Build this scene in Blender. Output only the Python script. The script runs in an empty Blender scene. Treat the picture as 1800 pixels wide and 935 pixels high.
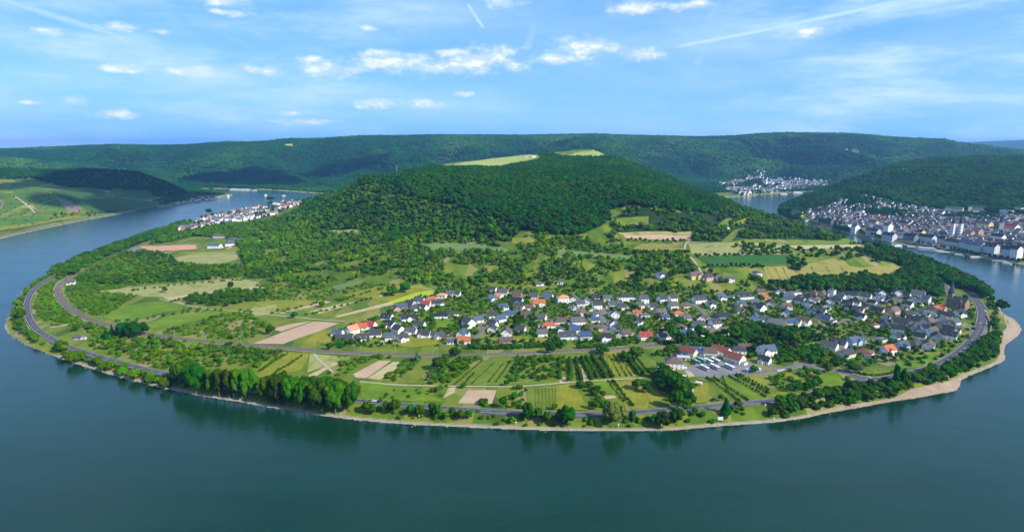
import bpy, bmesh, math, random
import numpy as np
from mathutils import Vector, Matrix

S = bpy.context.scene
COL = S.collection
rad = math.radians

# ------------------------------------------------------------------ camera
F = 1072.0            # focal length in pixels of an 1800 px wide picture
PITCH = rad(11.06)    # camera looks down
CAMZ = 220.0          # height over the river
cam = bpy.data.objects.new('camera', bpy.data.cameras.new('camera'))
COL.objects.link(cam)
cam.location = (0, 0, CAMZ)
cam.rotation_euler = (math.pi/2 - PITCH, 0, 0)
cam.data.sensor_width = 36.0
cam.data.lens = 36.0*F/1800.0
cam.data.clip_start = 1.0
cam.data.clip_end = 60000.0
S.camera = cam

# ------------------------------------------------------------------ light
SUN_DIR = Vector((0.87, -0.50, 0.0)).normalized()      # towards the sun, horizontally
SUN_EL = rad(37)
sd = Vector((SUN_DIR.x*math.cos(SUN_EL), SUN_DIR.y*math.cos(SUN_EL), math.sin(SUN_EL)))
sun = bpy.data.objects.new('sun', bpy.data.lights.new('sun', 'SUN'))
COL.objects.link(sun)
sun.data.energy = 4.8
sun.data.angle = rad(0.53)
sun.data.color = (1.0, 0.95, 0.86)
sun.rotation_euler = (-sd).to_track_quat('-Z', 'Y').to_euler()
sun.location = (3000, -1000, 3000)

S.view_settings.view_transform = 'Standard'
S.view_settings.look = 'None'
S.view_settings.exposure = 0.5
S.view_settings.gamma = 1.0
S.cycles.max_bounces = 5
S.cycles.diffuse_bounces = 2
S.cycles.glossy_bounces = 3
S.cycles.transparent_max_bounces = 8
S.cycles.volume_bounces = 0
S.cycles.caustics_reflective = False
S.cycles.caustics_refractive = False

def pix_dir(px, py):
    a = (px-900.0)/F
    b = -(py-467.5)/F
    cp, sp = math.cos(PITCH), math.sin(PITCH)
    return a, cp + b*sp, -sp + b*cp

def pix_azel(px, py):
    x, y, z = pix_dir(px, py)
    return math.atan2(x, y), math.atan2(z, math.hypot(x, y))

# ------------------------------------------------------------------ sky
W = bpy.data.worlds.new('World')
S.world = W
W.use_nodes = True
wt = W.node_tree
wn, wl = wt.nodes, wt.links
wn.clear()

def wnode(t, **k):
    n = wn.new(t)
    for a, b in k.items():
        setattr(n, a, b)
    return n

def wmath(op, a, b=None, c=None, clamp=False):
    n = wn.new('ShaderNodeMath'); n.operation = op; n.use_clamp = clamp
    for i, v in enumerate((a, b, c)):
        if v is None: continue
        if isinstance(v, (int, float)): n.inputs[i].default_value = v
        else: wl.new(v, n.inputs[i])
    return n.outputs[0]

def wsmooth(v, lo, hi):
    n = wn.new('ShaderNodeMapRange'); n.interpolation_type = 'SMOOTHSTEP'
    wl.new(v, n.inputs[0]); n.inputs[1].default_value = lo; n.inputs[2].default_value = hi
    return n.outputs[0]

wout = wnode('ShaderNodeOutputWorld')
bg = wnode('ShaderNodeBackground')
wl.new(bg.outputs[0], wout.inputs[0])
bg.inputs[1].default_value = 0.085
sky = wnode('ShaderNodeTexSky', sky_type='NISHITA', sun_disc=False)
sky.sun_elevation = SUN_EL
sky.sun_rotation = math.atan2(SUN_DIR.x, SUN_DIR.y)
sky.altitude = 0
sky.air_density = 1.0
sky.dust_density = 0.1
sky.ozone_density = 4.0
tc = wnode('ShaderNodeTexCoord')
sep = wnode('ShaderNodeSeparateXYZ'); wl.new(tc.outputs['Generated'], sep.inputs[0])
az = wmath('ARCTAN2', sep.outputs[0], sep.outputs[1])
el = wmath('ARCSINE', sep.outputs[2])
comb = wnode('ShaderNodeCombineXYZ'); wl.new(az, comb.inputs[0]); wl.new(el, comb.inputs[1])
AE = comb.outputs[0]

def wnoise(vec, scale, detail=5, rough=0.55, sx=1, sy=1, rot=0, off=(0, 0, 0)):
    m = wnode('ShaderNodeMapping'); wl.new(vec, m.inputs[0])
    m.inputs['Rotation'].default_value = (0, 0, rot)
    m.inputs['Scale'].default_value = (sx, sy, 1)
    m.inputs['Location'].default_value = off
    n = wnode('ShaderNodeTexNoise'); wl.new(m.outputs[0], n.inputs[0])
    n.inputs['Scale'].default_value = scale; n.inputs['Detail'].default_value = detail
    n.inputs['Roughness'].default_value = rough
    return n.outputs[0]

# cumulus: (px, py, half width px, half height px) of each cloud, turned into azimuth and elevation
CUM = [(1125, 12, 42, 12), (1020, 82, 50, 15), (1000, 103, 52, 10), (1130, 96, 32, 11), (840, 104, 76, 20), (780, 117, 100, 15),
       (565, 122, 50, 13), (470, 124, 38, 8), (340, 125, 40, 7), (215, 120, 30, 7), (660, 181, 42, 9), (740, 184, 36, 7),
       (814, 166, 14, 5), (127, 178, 24, 7), (215, 202, 40, 7), (538, 214, 42, 5), (508, 200, 14, 4), (1418, 57, 27, 9),
       (398, 4, 40, 10), (400, 22, 30, 6), (210, 47, 28, 7), (86, 57, 20, 8), (280, 56, 16, 5), (550, 104, 24, 6), (878, 3, 32, 9),
       (650, 52, 18, 5), (680, 112, 75, 16), (1210, 10, 34, 8), (690, 96, 60, 7), (905, 118, 22, 10), (620, 122, 40, 8), (60, 181, 18, 4)]
best = None
for i, (px, py, hw, hh) in enumerate(CUM):
    a0, e0 = pix_azel(px, py)
    a1, _ = pix_azel(px+hw, py); _, e1 = pix_azel(px, py-hh)
    v = wnode('ShaderNodeVectorMath', operation='SUBTRACT'); wl.new(AE, v.inputs[0]); v.inputs[1].default_value = (a0, e0, 0)
    v2 = wnode('ShaderNodeVectorMath', operation='MULTIPLY'); wl.new(v.outputs[0], v2.inputs[0])
    v2.inputs[1].default_value = (1/(a1-a0)/1.35, 1/(e1-e0)/1.3, 0)
    v3 = wnode('ShaderNodeVectorMath', operation='LENGTH'); wl.new(v2.outputs[0], v3.inputs[0])
    best = v3.outputs['Value'] if best is None else wmath('MINIMUM', best, v3.outputs['Value'])
n1 = wnoise(AE, 26, 8, 0.60, 1, 2.2)
n2 = wnoise(AE, 90, 4, 0.6, 1, 1.6, off=(3, 1, 0))
edge = wmath('ADD', wmath('MULTIPLY', wmath('SUBTRACT', n1, 0.5), 2.3), wmath('MULTIPLY', wmath('SUBTRACT', n2, 0.5), 0.8))
dens = wmath('SUBTRACT', wmath('SUBTRACT', 1.0, best), edge)
cmask = wmath('MULTIPLY', wsmooth(dens, -0.2, 1.1), 0.84)
# sunlit tops against greyer bases: the same density looked up a little lower in the sky
n1b = wnoise(AE, 26, 8, 0.60, 1, 2.2, off=(-0.012, -0.03, 0))
lit = wsmooth(wmath('SUBTRACT', n1b, n1), -0.03, 0.16)
# high thin cirrus
c1 = wnoise(AE, 2.6, 7, 0.6, 1.0, 4.5, rot=rad(-14), off=(0.4, 0, 0))
c2 = wnoise(AE, 5.0, 8, 0.65, 1.0, 5.0, rot=rad(24), off=(2, 5, 0))
rightmask = wsmooth(az, 0.12, 0.55)
leftmask = wsmooth(wmath('MULTIPLY', az, -1.0), -0.05, 0.35)
cir = wmath('ADD', wmath('MULTIPLY', wmath('MULTIPLY', wsmooth(c2, 0.40, 0.74), rightmask), 0.95),
            wmath('MULTIPLY', wmath('MULTIPLY', wsmooth(c1, 0.42, 0.72), leftmask), 0.85))
cir = wmath('ADD', cir, wmath('MULTIPLY', wsmooth(c1, 0.34, 0.75), 0.42))
# condensation trails: thin straight bands between two directions
def trail(p0, p1, wid, strength, rag=0.3):
    a0, e0 = pix_azel(*p0); a1, e1 = pix_azel(*p1)
    L = math.hypot(a1-a0, e1-e0); ux, uy = (a1-a0)/L, (e1-e0)/L
    dx = wmath('SUBTRACT', az, a0); dy = wmath('SUBTRACT', el, e0)
    t = wmath('ADD', wmath('MULTIPLY', dx, ux/L), wmath('MULTIPLY', dy, uy/L))
    d = wmath('ABSOLUTE', wmath('ADD', wmath('MULTIPLY', dx, -uy), wmath('MULTIPLY', dy, ux)))
    d = wmath('ADD', d, wmath('MULTIPLY', wmath('SUBTRACT', n2, 0.5), wid*rag*2))
    m = wmath('SUBTRACT', 1.0, wsmooth(d, 0.0, wid))
    e = wmath('MULTIPLY', wsmooth(t, -0.05, 0.08), wmath('SUBTRACT', 1.0, wsmooth(t, 0.9, 1.08)))
    return wmath('MULTIPLY', wmath('MULTIPLY', m, e), strength)
tr = trail((822, 8), (850, 50), 0.0048, 0.85)
for a in [((-60, -22), (300, 92), 0.007, 0.6), ((1180, 84), (1600, -2), 0.0065, 0.9), ((1190, 82), (1330, 52), 0.006, 0.12), ((240, -20), (450, 90), 0.006, 0.12),
          ((1225, 120), (1260, 0), 0.016, 0.36, 0.8), ((925, 90), (940, 40), 0.013, 0.34, 0.6), ((1180, 140), (1360, 148), 0.004, 0.18), ((1330, 100), (1640, -20), 0.014, 0.4, 0.9), ((1520, 170), (1810, 70), 0.02, 0.3, 0.9)]:
    tr = wmath('MAXIMUM', tr, trail(*a))
cir = wmath('MAXIMUM', cir, tr, clamp=True)

tint = wnode('ShaderNodeMix', data_type='RGBA', blend_type='MULTIPLY'); tint.inputs[0].default_value = 1.0
wl.new(sky.outputs[0], tint.inputs[6]); tint.inputs[7].default_value = (0.66, 0.97, 1.36, 1)
veil = wnode('ShaderNodeMix', data_type='RGBA'); wl.new(wmath('ADD', wmath('SUBTRACT', 0.55, wmath('MULTIPLY', wsmooth(el, 0.24, 0.95), 0.38)), wmath('MULTIPLY', wmath('SUBTRACT', 1.0, wsmooth(el, 0.0, 0.10)), 0.45)), veil.inputs[0]); wl.new(tint.outputs[2], veil.inputs[6]); veil.inputs[7].default_value = (2.2, 5.35, 11.0, 1)
mx1 = wnode('ShaderNodeMix', data_type='RGBA'); wl.new(cir, mx1.inputs[0]); wl.new(veil.outputs[2], mx1.inputs[6])
mx1.inputs[7].default_value = (5.2, 7.4, 11.2, 1)
ccol = wnode('ShaderNodeMix', data_type='RGBA'); wl.new(lit, ccol.inputs[0])
ccol.inputs[6].default_value = (6.3, 7.6, 11.2, 1); ccol.inputs[7].default_value = (9.6, 9.8, 11.0, 1)
mx2 = wnode('ShaderNodeMix', data_type='RGBA'); wl.new(cmask, mx2.inputs[0]); wl.new(mx1.outputs[2], mx2.inputs[6]); wl.new(ccol.outputs[2], mx2.inputs[7])
wl.new(mx2.outputs[2], bg.inputs[0])
W.cycles.sampling_method = 'MANUAL'
W.cycles.sample_map_resolution = 512

# ------------------------------------------------------------------ helpers
RNG = random.Random(7)
def link(o, parent=None):
    COL.objects.link(o)
    if parent is not None: o.parent = parent
    return o
def tag(o, label=None, cat=None, group=None, kind=None):
    if label: o['label'] = label
    if cat: o['category'] = cat
    if group: o['group'] = group
    if kind: o['kind'] = kind
    return o
def mesh_obj(name, verts, faces, mat, parent=None, smooth=False, mats=None, midx=None):
    me = bpy.data.meshes.new(name)
    me.from_pydata([tuple(v) for v in verts], [], [tuple(f) for f in faces])
    for m in (mats or [mat]): me.materials.append(m)
    if midx is not None: me.polygons.foreach_set('material_index', midx)
    if smooth: me.polygons.foreach_set('use_smooth', [True]*len(me.polygons))
    me.update()
    return link(bpy.data.objects.new(name, me), parent)
def empty(name, loc, rz=0.0, scale=1.0):
    o = bpy.data.objects.new(name, None)
    o.empty_display_size = 2
    o.location = loc; o.rotation_euler = (0, 0, rz); o.scale = (scale,)*3
    return link(o)

class MB:
    """collects boxes and prisms for one mesh"""
    def __init__(s): s.v = []; s.f = []; s.m = []
    def add(s, v, f, m=0):
        k = len(s.v); s.v += [tuple(p) for p in v]; s.f += [tuple(i+k for i in q) for q in f]; s.m += [m]*len(f)
    def box(s, x0, x1, y0, y1, z0, z1, m=0, M=None):
        v = [(x0,y0,z0),(x1,y0,z0),(x1,y1,z0),(x0,y1,z0),(x0,y0,z1),(x1,y0,z1),(x1,y1,z1),(x0,y1,z1)]
        if M is not None: v = [tuple(M @ Vector(p)) for p in v]
        s.add(v, [(0,3,2,1),(4,5,6,7),(0,1,5,4),(1,2,6,5),(2,3,7,6),(3,0,4,7)], m)
    def cyl(s, x, y, z0, z1, r0, r1, n=8, m=0):
        v = [(x+r0*math.cos(2*math.pi*i/n), y+r0*math.sin(2*math.pi*i/n), z0) for i in range(n)]
        v += [(x+r1*math.cos(2*math.pi*i/n), y+r1*math.sin(2*math.pi*i/n), z1) for i in range(n)]
        f = [(i, (i+1) % n, n+(i+1) % n, n+i) for i in range(n)] + [tuple(range(n-1, -1, -1)), tuple(range(n, 2*n))]
        s.add(v, f, m)
    def obj(s, name, mat, parent=None, mats=None, smooth=False):
        return mesh_obj(name, s.v, s.f, mat, parent, smooth, mats, s.m if mats else None)
# ------------------------------------------------------------------ terrain
def P(px, py, z=None, Y=None):
    """a point of the place seen at a pixel, at height z or at forward distance Y"""
    dx, dy, dz = pix_dir(px, py)
    t = (z-CAMZ)/dz if Y is None else Y/dy
    return (dx*t, dy*t, CAMZ+dz*t)
def wp(*pts): return [P(x, y, z=0.0)[:2] for x, y in pts]

# river outline: outer banks first (anticlockwise from the far left arm), then the shore of the peninsula
inner = wp((1250,362),(1340,392),(1420,415),(1500,436),(1600,460),(1670,480),(1715,500),(1740,520),(1757,540),(1765,552),(1783,562),(1794,576),(1790,590),
           (1768,606),(1764,618),(1767,632),(1742,645),(1712,656),(1690,668),(1682,686),(1650,692),(1620,698),(1585,703),(1550,709),(1500,718),(1450,727),(1415,735),(1350,743),
           (1290,747),(1240,751),(1190,756),(1150,757),(1075,757.5),(1000,757),(925,755),(850,752),(785,749),(720,746),(670,742),(620,737),(570,731),(520,723),
           (470,715),(420,706),(375,699),(330,691),(290,683),(250,673),(210,663),(170,651),(130,638),(95,626),(60,612),(38,602),(20,590),(11,580),(9,571),(13,562),(18,548),
           (30,528),(48,506),(75,489),(110,470),(160,450),(215,430),(270,410),(325,392),(380,379),(430,370),(480,361),(520,355),(560,351),(640,348))
outer = wp((700,345),(620,342),(550,339.5),(515,337),(480,334.5),(445,333),(410,332.5),(370,331.5),(350,332),(352,335),(372,337),(396,339),(408,342),(406,346),(385,350),(350,355),(300,362),
           (250,369.5),(200,378),(150,387),(100,397),(50,408),(0,420))
outer += [(-1420,1230),(-1560,900),(-1500,560),(-1000,330),(-400,230),(0,215),(400,230),(1100,330),(1600,620),(1560,900),(1220,1060)]
outer += wp((1800,465),(1770,460.5),(1740,456),(1700,448),(1660,442),(1640,439),(1600,432.5),(1570,427),(1530,419),(1480,408),(1430,396),(1390,386),(1366,378),(1372,365),(1398,354),(1428,346),(1455,340),(1520,337),
            (1600,334),(1600,331),(1520,332),(1480,334),(1440,335.5),(1400,338),(1360,340.5),(1320,344),(1290,347),(1240,350))
def _smooth(pts):
    p = [np.array(q) for q in pts]; out = []
    for i in range(len(p)-1):
        p0, p1, p2, p3 = p[max(i-1, 0)], p[i], p[i+1], p[min(i+2, len(p)-1)]
        n = 3 if p1[1] < 1200 and np.linalg.norm(p2-p1) > 14 else 1
        for k in range(n):
            t = k/n; out.append(tuple(0.5*((2*p1)+(-p0+p2)*t+(2*p0-5*p1+4*p2-p3)*t*t+(-p0+3*p1-3*p2+p3)*t**3)))
    out.append(tuple(p[-1])); return out
RIV = np.array(outer + _smooth(inner))

def in_poly(X, Y, poly):
    poly = np.asarray(poly); n = len(poly)
    ins = np.zeros(X.shape, bool)
    j = n-1
    for i in range(n):
        xi, yi = poly[i]; xj, yj = poly[j]
        c = ((yi > Y) != (yj > Y))
        if c.any():
            with np.errstate(divide='ignore', invalid='ignore'):
                ins ^= c & (X < (xj-xi)*(Y-yi)/(yj-yi+1e-12)+xi)
        j = i
    return ins
def poly_dist(X, Y, poly, closed=True):
    poly = np.asarray(poly); n = len(poly)
    d = np.full(X.shape, 1e9)
    for i in range(n if closed else n-1):
        ax, ay = poly[i]; bx, by = poly[(i+1) % n]
        vx, vy = bx-ax, by-ay; L = vx*vx+vy*vy+1e-9
        t = np.clip(((X-ax)*vx+(Y-ay)*vy)/L, 0, 1)
        d = np.minimum(d, np.hypot(X-ax-t*vx, Y-ay-t*vy))
    return d

# value noise
_nr = np.random.RandomState(3)
_tab = _nr.rand(256, 256)
def vnoise(X, Y):
    xi = np.floor(X).astype(int); yi = np.floor(Y).astype(int)
    fx = X-xi; fy = Y-yi
    fx = fx*fx*(3-2*fx); fy = fy*fy*(3-2*fy)
    a = _tab[xi & 255, yi & 255]; b = _tab[(xi+1) & 255, yi & 255]; c = _tab[xi & 255, (yi+1) & 255]; d = _tab[(xi+1) & 255, (yi+1) & 255]
    return (a*(1-fx)+b*fx)*(1-fy)+(c*(1-fx)+d*fx)*fy
def fbm(X, Y, o=4):
    s = 0; a = 0.5; t = 0
    for k in range(o):
        s = s + a*vnoise(X*2**k+17*k, Y*2**k+31*k); t += a; a *= 0.5
    return s/t

C3 = []
def cz(z, *pts):
    for x, y in pts: C3.append(P(x, y, z=z))
def cY(Y, *pts):
    for x, y in pts: C3.append(P(x, y, Y=Y))
# flat tongue of the peninsula
cz(5, (60,560),(110,600),(200,620),(300,600),(400,640),(500,600),(520,680),(650,620),(700,690),(800,600),(900,640),(1000,700),(1000,600),(1100,640),(1200,690),(1200,600),(1350,650),(1350,580),(1450,640),(1500,590),(1600,610),(1650,560),(1700,550))
cz(6, (130,500),(200,540),(300,560),(300,500),(400,540),(500,540),(600,530),(750,540),(250,445),(350,440),(400,470),(450,500))
cz(9, (900,525),(1000,525),(1100,527),(1200,535),(1300,535),(1400,528),(1500,525),(1600,520))
cz(8, (350,400),(400,385),(450,375),(500,368),(520,362))
cz(15, (640,490),(800,500),(900,500),(1000,500),(1120,500),(1220,505),(1330,505))
cz(18, (540,430),(560,460),(1450,505),(1560,500)); cz(12, (480,430),(640,520),(1640,500))
cz(10, (1690,490),(440,440))
cz(30, (640,455),(760,470),(1000,475),(1150,480)); cz(26, (900,478),(1300,488),(1400,480))
cz(38, (1230,465),(1350,462),(1450,455),(1530,450)); cz(45, (700,430),(600,400),(800,435),(1000,445))
cz(60, (780,400),(880,415),(1000,418),(1100,415),(1200,412),(1290,420)); cz(50, (1380,418),(1100,435),(1300,440))
cz(32, (1530,434)); cz(22, (1600,452)); cz(55, (1370,392),(560,375))
cz(80, (700,375),(1260,380),(1080,390)); cz(90, (800,375),(900,380),(1000,385),(620,345))
cz(112, (730,345),(850,350),(1000,350),(1150,355)); cz(140, (760,320),(880,318),(1000,320),(1100,325))
cY(1880, (560,350)); cY(1560, (635,313)); cY(1600, (700,312)); cY(1720, (780,303),(840,300)); cY(1800, (900,298)); cY(1850, (960,292),(1040,290)); cY(1800, (1100,298)); cY(1750, (1150,312)); cY(1720, (1200,332)); cY(1700, (1250,345)); cY(1690, (1290,357))
cY(2150, (1040,263),(1075,264),(980,270)); cY(2050, (1050,279),(1000,279)); cY(2000, (880,294),(950,283)); cY(2150, (850,280),(930,271),(780,287),(890,276)); cY(1900, (800,297),(850,295)); cY(1800, (680,310)); cY(2300, (1040,263),(900,280))
cY(2700, (700,345),(900,320),(1100,320),(1240,348))
cY(2500, (620,344))
# left bank with the vineyard hill
cY(2300, (0,303),(-200,300)); cY(2500, (100,302)); cY(2600, (180,301)); cY(2650, (230,303)); cY(2700, (262,310),(300,327)); cY(2700, (335,343))
cz(85, (0,335),(-150,330)); cz(40, (0,370),(-150,370)); cz(5, (0,402),(60,393),(120,384),(-200,430)); cz(75, (100,335)); cz(25, (100,372)); cz(50, (200,335)); cz(20, (200,361)); cz(4, (200,372),(250,365),(300,358),(350,350),(385,345)); cz(15, (290,350)); cz(55, (45,355)); cz(12, (60,385))
cY(2900, (100,312),(200,310)); cz(3, (360,338),(330,340))
# right bank: the town and its wooded hill
cz(6, (1800,455),(1700,437),(1600,422),(1500,402),(1420,385),(1380,372)); cz(10, (1800,425),(1700,415),(1600,405),(1500,390)); cz(20, (1700,398),(1600,388)); cz(25, (1500,372),(1440,365)); cz(30, (1800,382)); cz(38, (1700,367),(1620,365))
cz(50, (1480,346),(1560,355)); cz(85, (1600,330),(1700,332),(1800,335)); cz(128, (1600,302),(1700,302),(1800,303))
cY(2700, (1600,284),(1700,281),(1800,280),(1900,280)); cY(2600, (1550,292)); cY(2500, (1510,302)); cY(2450, (1470,322)); cY(2400, (1440,342)); cY(3000, (1800,281),(1650,285))
cY(3400, (1600,325),(1750,320))
# town on the far bend and valley floor
cz(3, (1300,341),(1360,337),(1420,332)); cY(3250, (1360,322),(1430,323),(1290,330)); cY(3400, (1340,307),(1420,313)); cY(3500, (1250,322))
# far plateau
cY(3300, (600,335),(450,330),(300,330)); cY(3400, (750,332),(900,320)); cY(3750, (100,300),(250,300),(400,300),(550,300),(700,295)); cY(3900, (900,292),(1050,285))
cY(4000, (1150,300),(1220,300)); cY(4300, (0,280),(150,277),(300,278),(450,275),(600,270),(750,268),(900,268)); cY(4300, (1050,262),(1200,268)); cY(3950, (1300,280),(1400,275),(1500,280)); cY(4200, (1600,278)); cY(4300, (1492,277))
for px, py in ((-150,266),(0,266),(60,263),(150,259),(210,257),(280,259),(340,257),(400,252),(450,254),(500,248),(560,247),(600,244),(640,242),(700,242),(750,240),(820,240),(900,240),(960,240),(1050,238),(1100,240),(1200,242),(1270,244)): cY(5400, (px,py))
for px, py in ((1310,241),(1340,238),(1400,237),(1500,238),(1550,242),(1600,246),(1620,249),(1680,252),(1720,258),(1760,263),(1800,267),(1900,272)): cY(5000, (px,py))
cY(7600, (0,280),(400,275),(800,268),(1200,270),(1600,275),(1800,275)); cY(10500, (0,275),(400,275),(800,275),(1200,275),(1500,270))
cY(11500, (1680,250),(1720,250),(1760,248),(1800,246),(1900,246)); cY(9500, (1680,256),(1800,258)); cY(14500, (0,280),(900,280),(1800,262))
C3 += [(-2500,500,60),(-2600,1200,110),(2500,600,110),(2300,1200,110),(-2500,-500,200),(2500,-500,200)]

C3 = np.array(C3)
_, _u = np.unique(np.round(C3[:, :2], -1), axis=0, return_index=True)
C3 = C3[np.sort(_u)]
RC = 25.0
def _phi(X, Y): 
    return np.sqrt((X[:, None]-C3[None, :, 0])**2+(Y[:, None]-C3[None, :, 1])**2+RC*RC)
_A = _phi(C3[:, 0], C3[:, 1]); _n = len(C3)
_M = np.zeros((_n+1, _n+1)); _M[:_n, :_n] = _A - np.eye(_n)*4.0; _M[:_n, _n] = 1; _M[_n, :_n] = 1
_w = np.linalg.solve(_M, np.append(C3[:, 2], 0))
def rbf(X, Y):
    out = np.empty(X.size); x = X.ravel(); y = Y.ravel()
    for i in range(0, x.size, 20000):
        out[i:i+20000] = _phi(x[i:i+20000], y[i:i+20000]) @ _w[:_n] + _w[_n]
    return out.reshape(X.shape)

def height(X, Y):
    """ground height; below zero in the river"""
    h = rbf(X, Y)
    far = np.clip((Y-2700)/1500, 0, 1)
    h = h + far*(fbm(X/760.0, Y/760.0, 5)-0.5)*300*np.clip((5000-Y)/900, 0.06, 1)
    rid = 1-np.abs(2*fbm(X/900.0+5, Y/1300.0+9, 3)-1)
    fade = np.clip((5000-Y)/600, 0, 1)*np.clip((Y-2900)/500, 0, 1)
    wx = X*0.94+Y*0.34+(fbm(X/900.0, Y/900.0, 3)-0.5)*1500            # side valleys running down to the river
    va = np.abs(np.sin(wx*math.pi/1250)); vb = np.abs(np.sin((wx*1.0+(fbm(X/400.0+7, Y/400.0, 2)-0.5)*700)*math.pi/430+1.0))
    cut = 0.78*(1-va)**1.3+0.26*(1-vb)**1.2-0.22
    town = np.exp(-((X-1250)/420.0)**2)*np.exp(-((Y-3200)/420.0)**2)
    h = h*(1-cut*fade*(1-town)) + (rid-0.9)*120*fade*(1-town)
    mid = np.clip((h-25)/60, 0, 1)*(1-far)
    h = h + mid*(fbm(X/130.0, Y/130.0, 4)-0.5)*14
    lowland = np.clip((2600-Y)/800, 0, 1)
    h = np.maximum(h, 3.2 + 1.2*(fbm(X/60, Y/60, 2)-0.5))
    ins = in_poly(X, Y, RIV)
    d = np.full(X.shape, 1e9)
    near = (Y < 3700)
    d[near] = poly_dist(X[near], Y[near], RIV)
    wob = (fbm(X/9.0, Y/9.0, 3)-0.5)*3.0
    dd = np.maximum(d+wob, 0)
    cap = np.where(dd < 5, 0.05+0.26*dd, 1.35+0.45*(dd-5))
    land = np.minimum(h, cap)
    river = -0.3-np.minimum(d*0.06, 4)
    return np.where(ins, river, land), d, ins

NU, UMAX = 560, 1.32
YR = [236.0]
while YR[-1] < 15500: YR.append(YR[-1]*(1.0052 if YR[-1] < 2700 else 1.011))
YR = np.array(YR); NV = len(YR)
US = np.linspace(-UMAX, UMAX, NU)
GX = US[None, :]*YR[:, None]; GY = np.repeat(YR[:, None], NU, 1)
GZ, GD, GI = height(GX, GY)
LY = np.log(YR)
def hgt(x, y):
    """height of the built ground sheet (works on arrays)"""
    x = np.asarray(x, float); y = np.asarray(y, float)
    y = np.maximum(y, 236.1)
    fu = np.clip((x/y+UMAX)/(2*UMAX)*(NU-1), 0, NU-1.001)
    fv = np.interp(np.log(y), LY, np.arange(NV)); fv = np.clip(fv, 0, NV-1.001)
    iu = fu.astype(int); iv = fv.astype(int); a = fu-iu; b = fv-iv
    return (GZ[iv, iu]*(1-a)+GZ[iv, iu+1]*a)*(1-b)+(GZ[iv+1, iu]*(1-a)+GZ[iv+1, iu+1]*a)*b
def G(px, py):
    """the point of the ground seen at a pixel of the photograph"""
    dx, dy, dz = pix_dir(px, py)
    Ys = np.geomspace(300, 15000, 2600); t = Ys/dy
    xs = dx*t; zs = CAMZ+dz*t
    hs = np.maximum(hgt(xs, Ys), 0.0)
    k = np.nonzero(zs <= hs)[0]
    if len(k) == 0: return None
    k = k[0]
    if k == 0: return (xs[0], Ys[0], hs[0])
    f0 = zs[k-1]-hs[k-1]; f1 = hs[k]-zs[k]; s = f0/(f0+f1+1e-9)
    return (xs[k-1]*(1-s)+xs[k]*s, Ys[k-1]*(1-s)+Ys[k]*s, hs[k-1]*(1-s)+hs[k]*s)
def GL(*pts):
    r = [G(*p) for p in pts]
    return [q for q in r if q is not None]
# ------------------------------------------------------------------ materials
def new_mat(name):
    m = bpy.data.materials.new(name); m.use_nodes = True
    nt = m.node_tree; b = nt.nodes['Principled BSDF']
    b.inputs['Specular IOR Level'].default_value = 0.12
    b.inputs['Roughness'].default_value = 0.85
    return m, nt, b
def tnoise(nt, scale, detail=4, rough=0.6, vec=None, rot=0, sc=(1, 1, 1)):
    if vec is None:
        tc = nt.nodes.new('ShaderNodeNewGeometry'); vec = tc.outputs['Position']
    mp = nt.nodes.new('ShaderNodeMapping'); nt.links.new(vec, mp.inputs[0])
    mp.inputs['Rotation'].default_value = (0, 0, rot); mp.inputs['Scale'].default_value = sc
    n = nt.nodes.new('ShaderNodeTexNoise'); nt.links.new(mp.outputs[0], n.inputs[0])
    n.inputs['Scale'].default_value = scale; n.inputs['Detail'].default_value = detail; n.inputs['Roughness'].default_value = rough
    return n.outputs[0]
def tramp(nt, fac, stops):
    r = nt.nodes.new('ShaderNodeValToRGB'); nt.links.new(fac, r.inputs[0])
    el = r.color_ramp.elements
    el[0].position, el[0].color = stops[0][0], (*stops[0][1], 1)
    el[1].position, el[1].color = stops[-1][0], (*stops[-1][1], 1)
    for p, c in stops[1:-1]:
        e = el.new(p); e.color = (*c, 1)
    return r.outputs[0]
def tmix(nt, fac, a, b, mode='MIX'):
    m = nt.nodes.new('ShaderNodeMix'); m.data_type = 'RGBA'; m.blend_type = mode
    for i, v in ((0, fac), (6, a), (7, b)):
        if isinstance(v, (int, float)): m.inputs[i].default_value = v
        elif isinstance(v, tuple): m.inputs[i].default_value = (*v, 1) if len(v) == 3 else v
        else: nt.links.new(v, m.inputs[i])
    return m.outputs[2]
def tmath(nt, op, a, b=None, clamp=False):
    n = nt.nodes.new('ShaderNodeMath'); n.operation = op; n.use_clamp = clamp
    for i, v in enumerate((a, b)):
        if v is None: continue
        if isinstance(v, (int, float)): n.inputs[i].default_value = v
        else: nt.links.new(v, n.inputs[i])
    return n.outputs[0]
def tbump(nt, b, h, strength=0.3, dist=0.5):
    n = nt.nodes.new('ShaderNodeBump'); n.inputs['Strength'].default_value = strength; n.inputs['Distance'].default_value = dist
    nt.links.new(h, n.inputs['Height']); nt.links.new(n.outputs[0], b.inputs['Normal'])

# ground: meadow green in patches, woodland floor where the wood attribute says so, stones along the waterline
m_ground, nt, b = new_mat('ground')
n1 = tnoise(nt, 0.018, 5, 0.6); n2 = tnoise(nt, 0.25, 4, 0.7); n3 = tnoise(nt, 0.07, 3, 0.6)
meadow = tramp(nt, n1, [(0.30, (0.045, 0.085, 0.007)), (0.45, (0.085, 0.145, 0.009)), (0.56, (0.145, 0.185, 0.014)), (0.68, (0.23, 0.21, 0.045))])
meadow = tmix(nt, tmath(nt, 'MULTIPLY', tramp(nt, n2, [(0.35, (0, 0, 0)), (0.7, (1, 1, 1))]), 0.45), meadow, (0.035, 0.08, 0.008))
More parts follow.
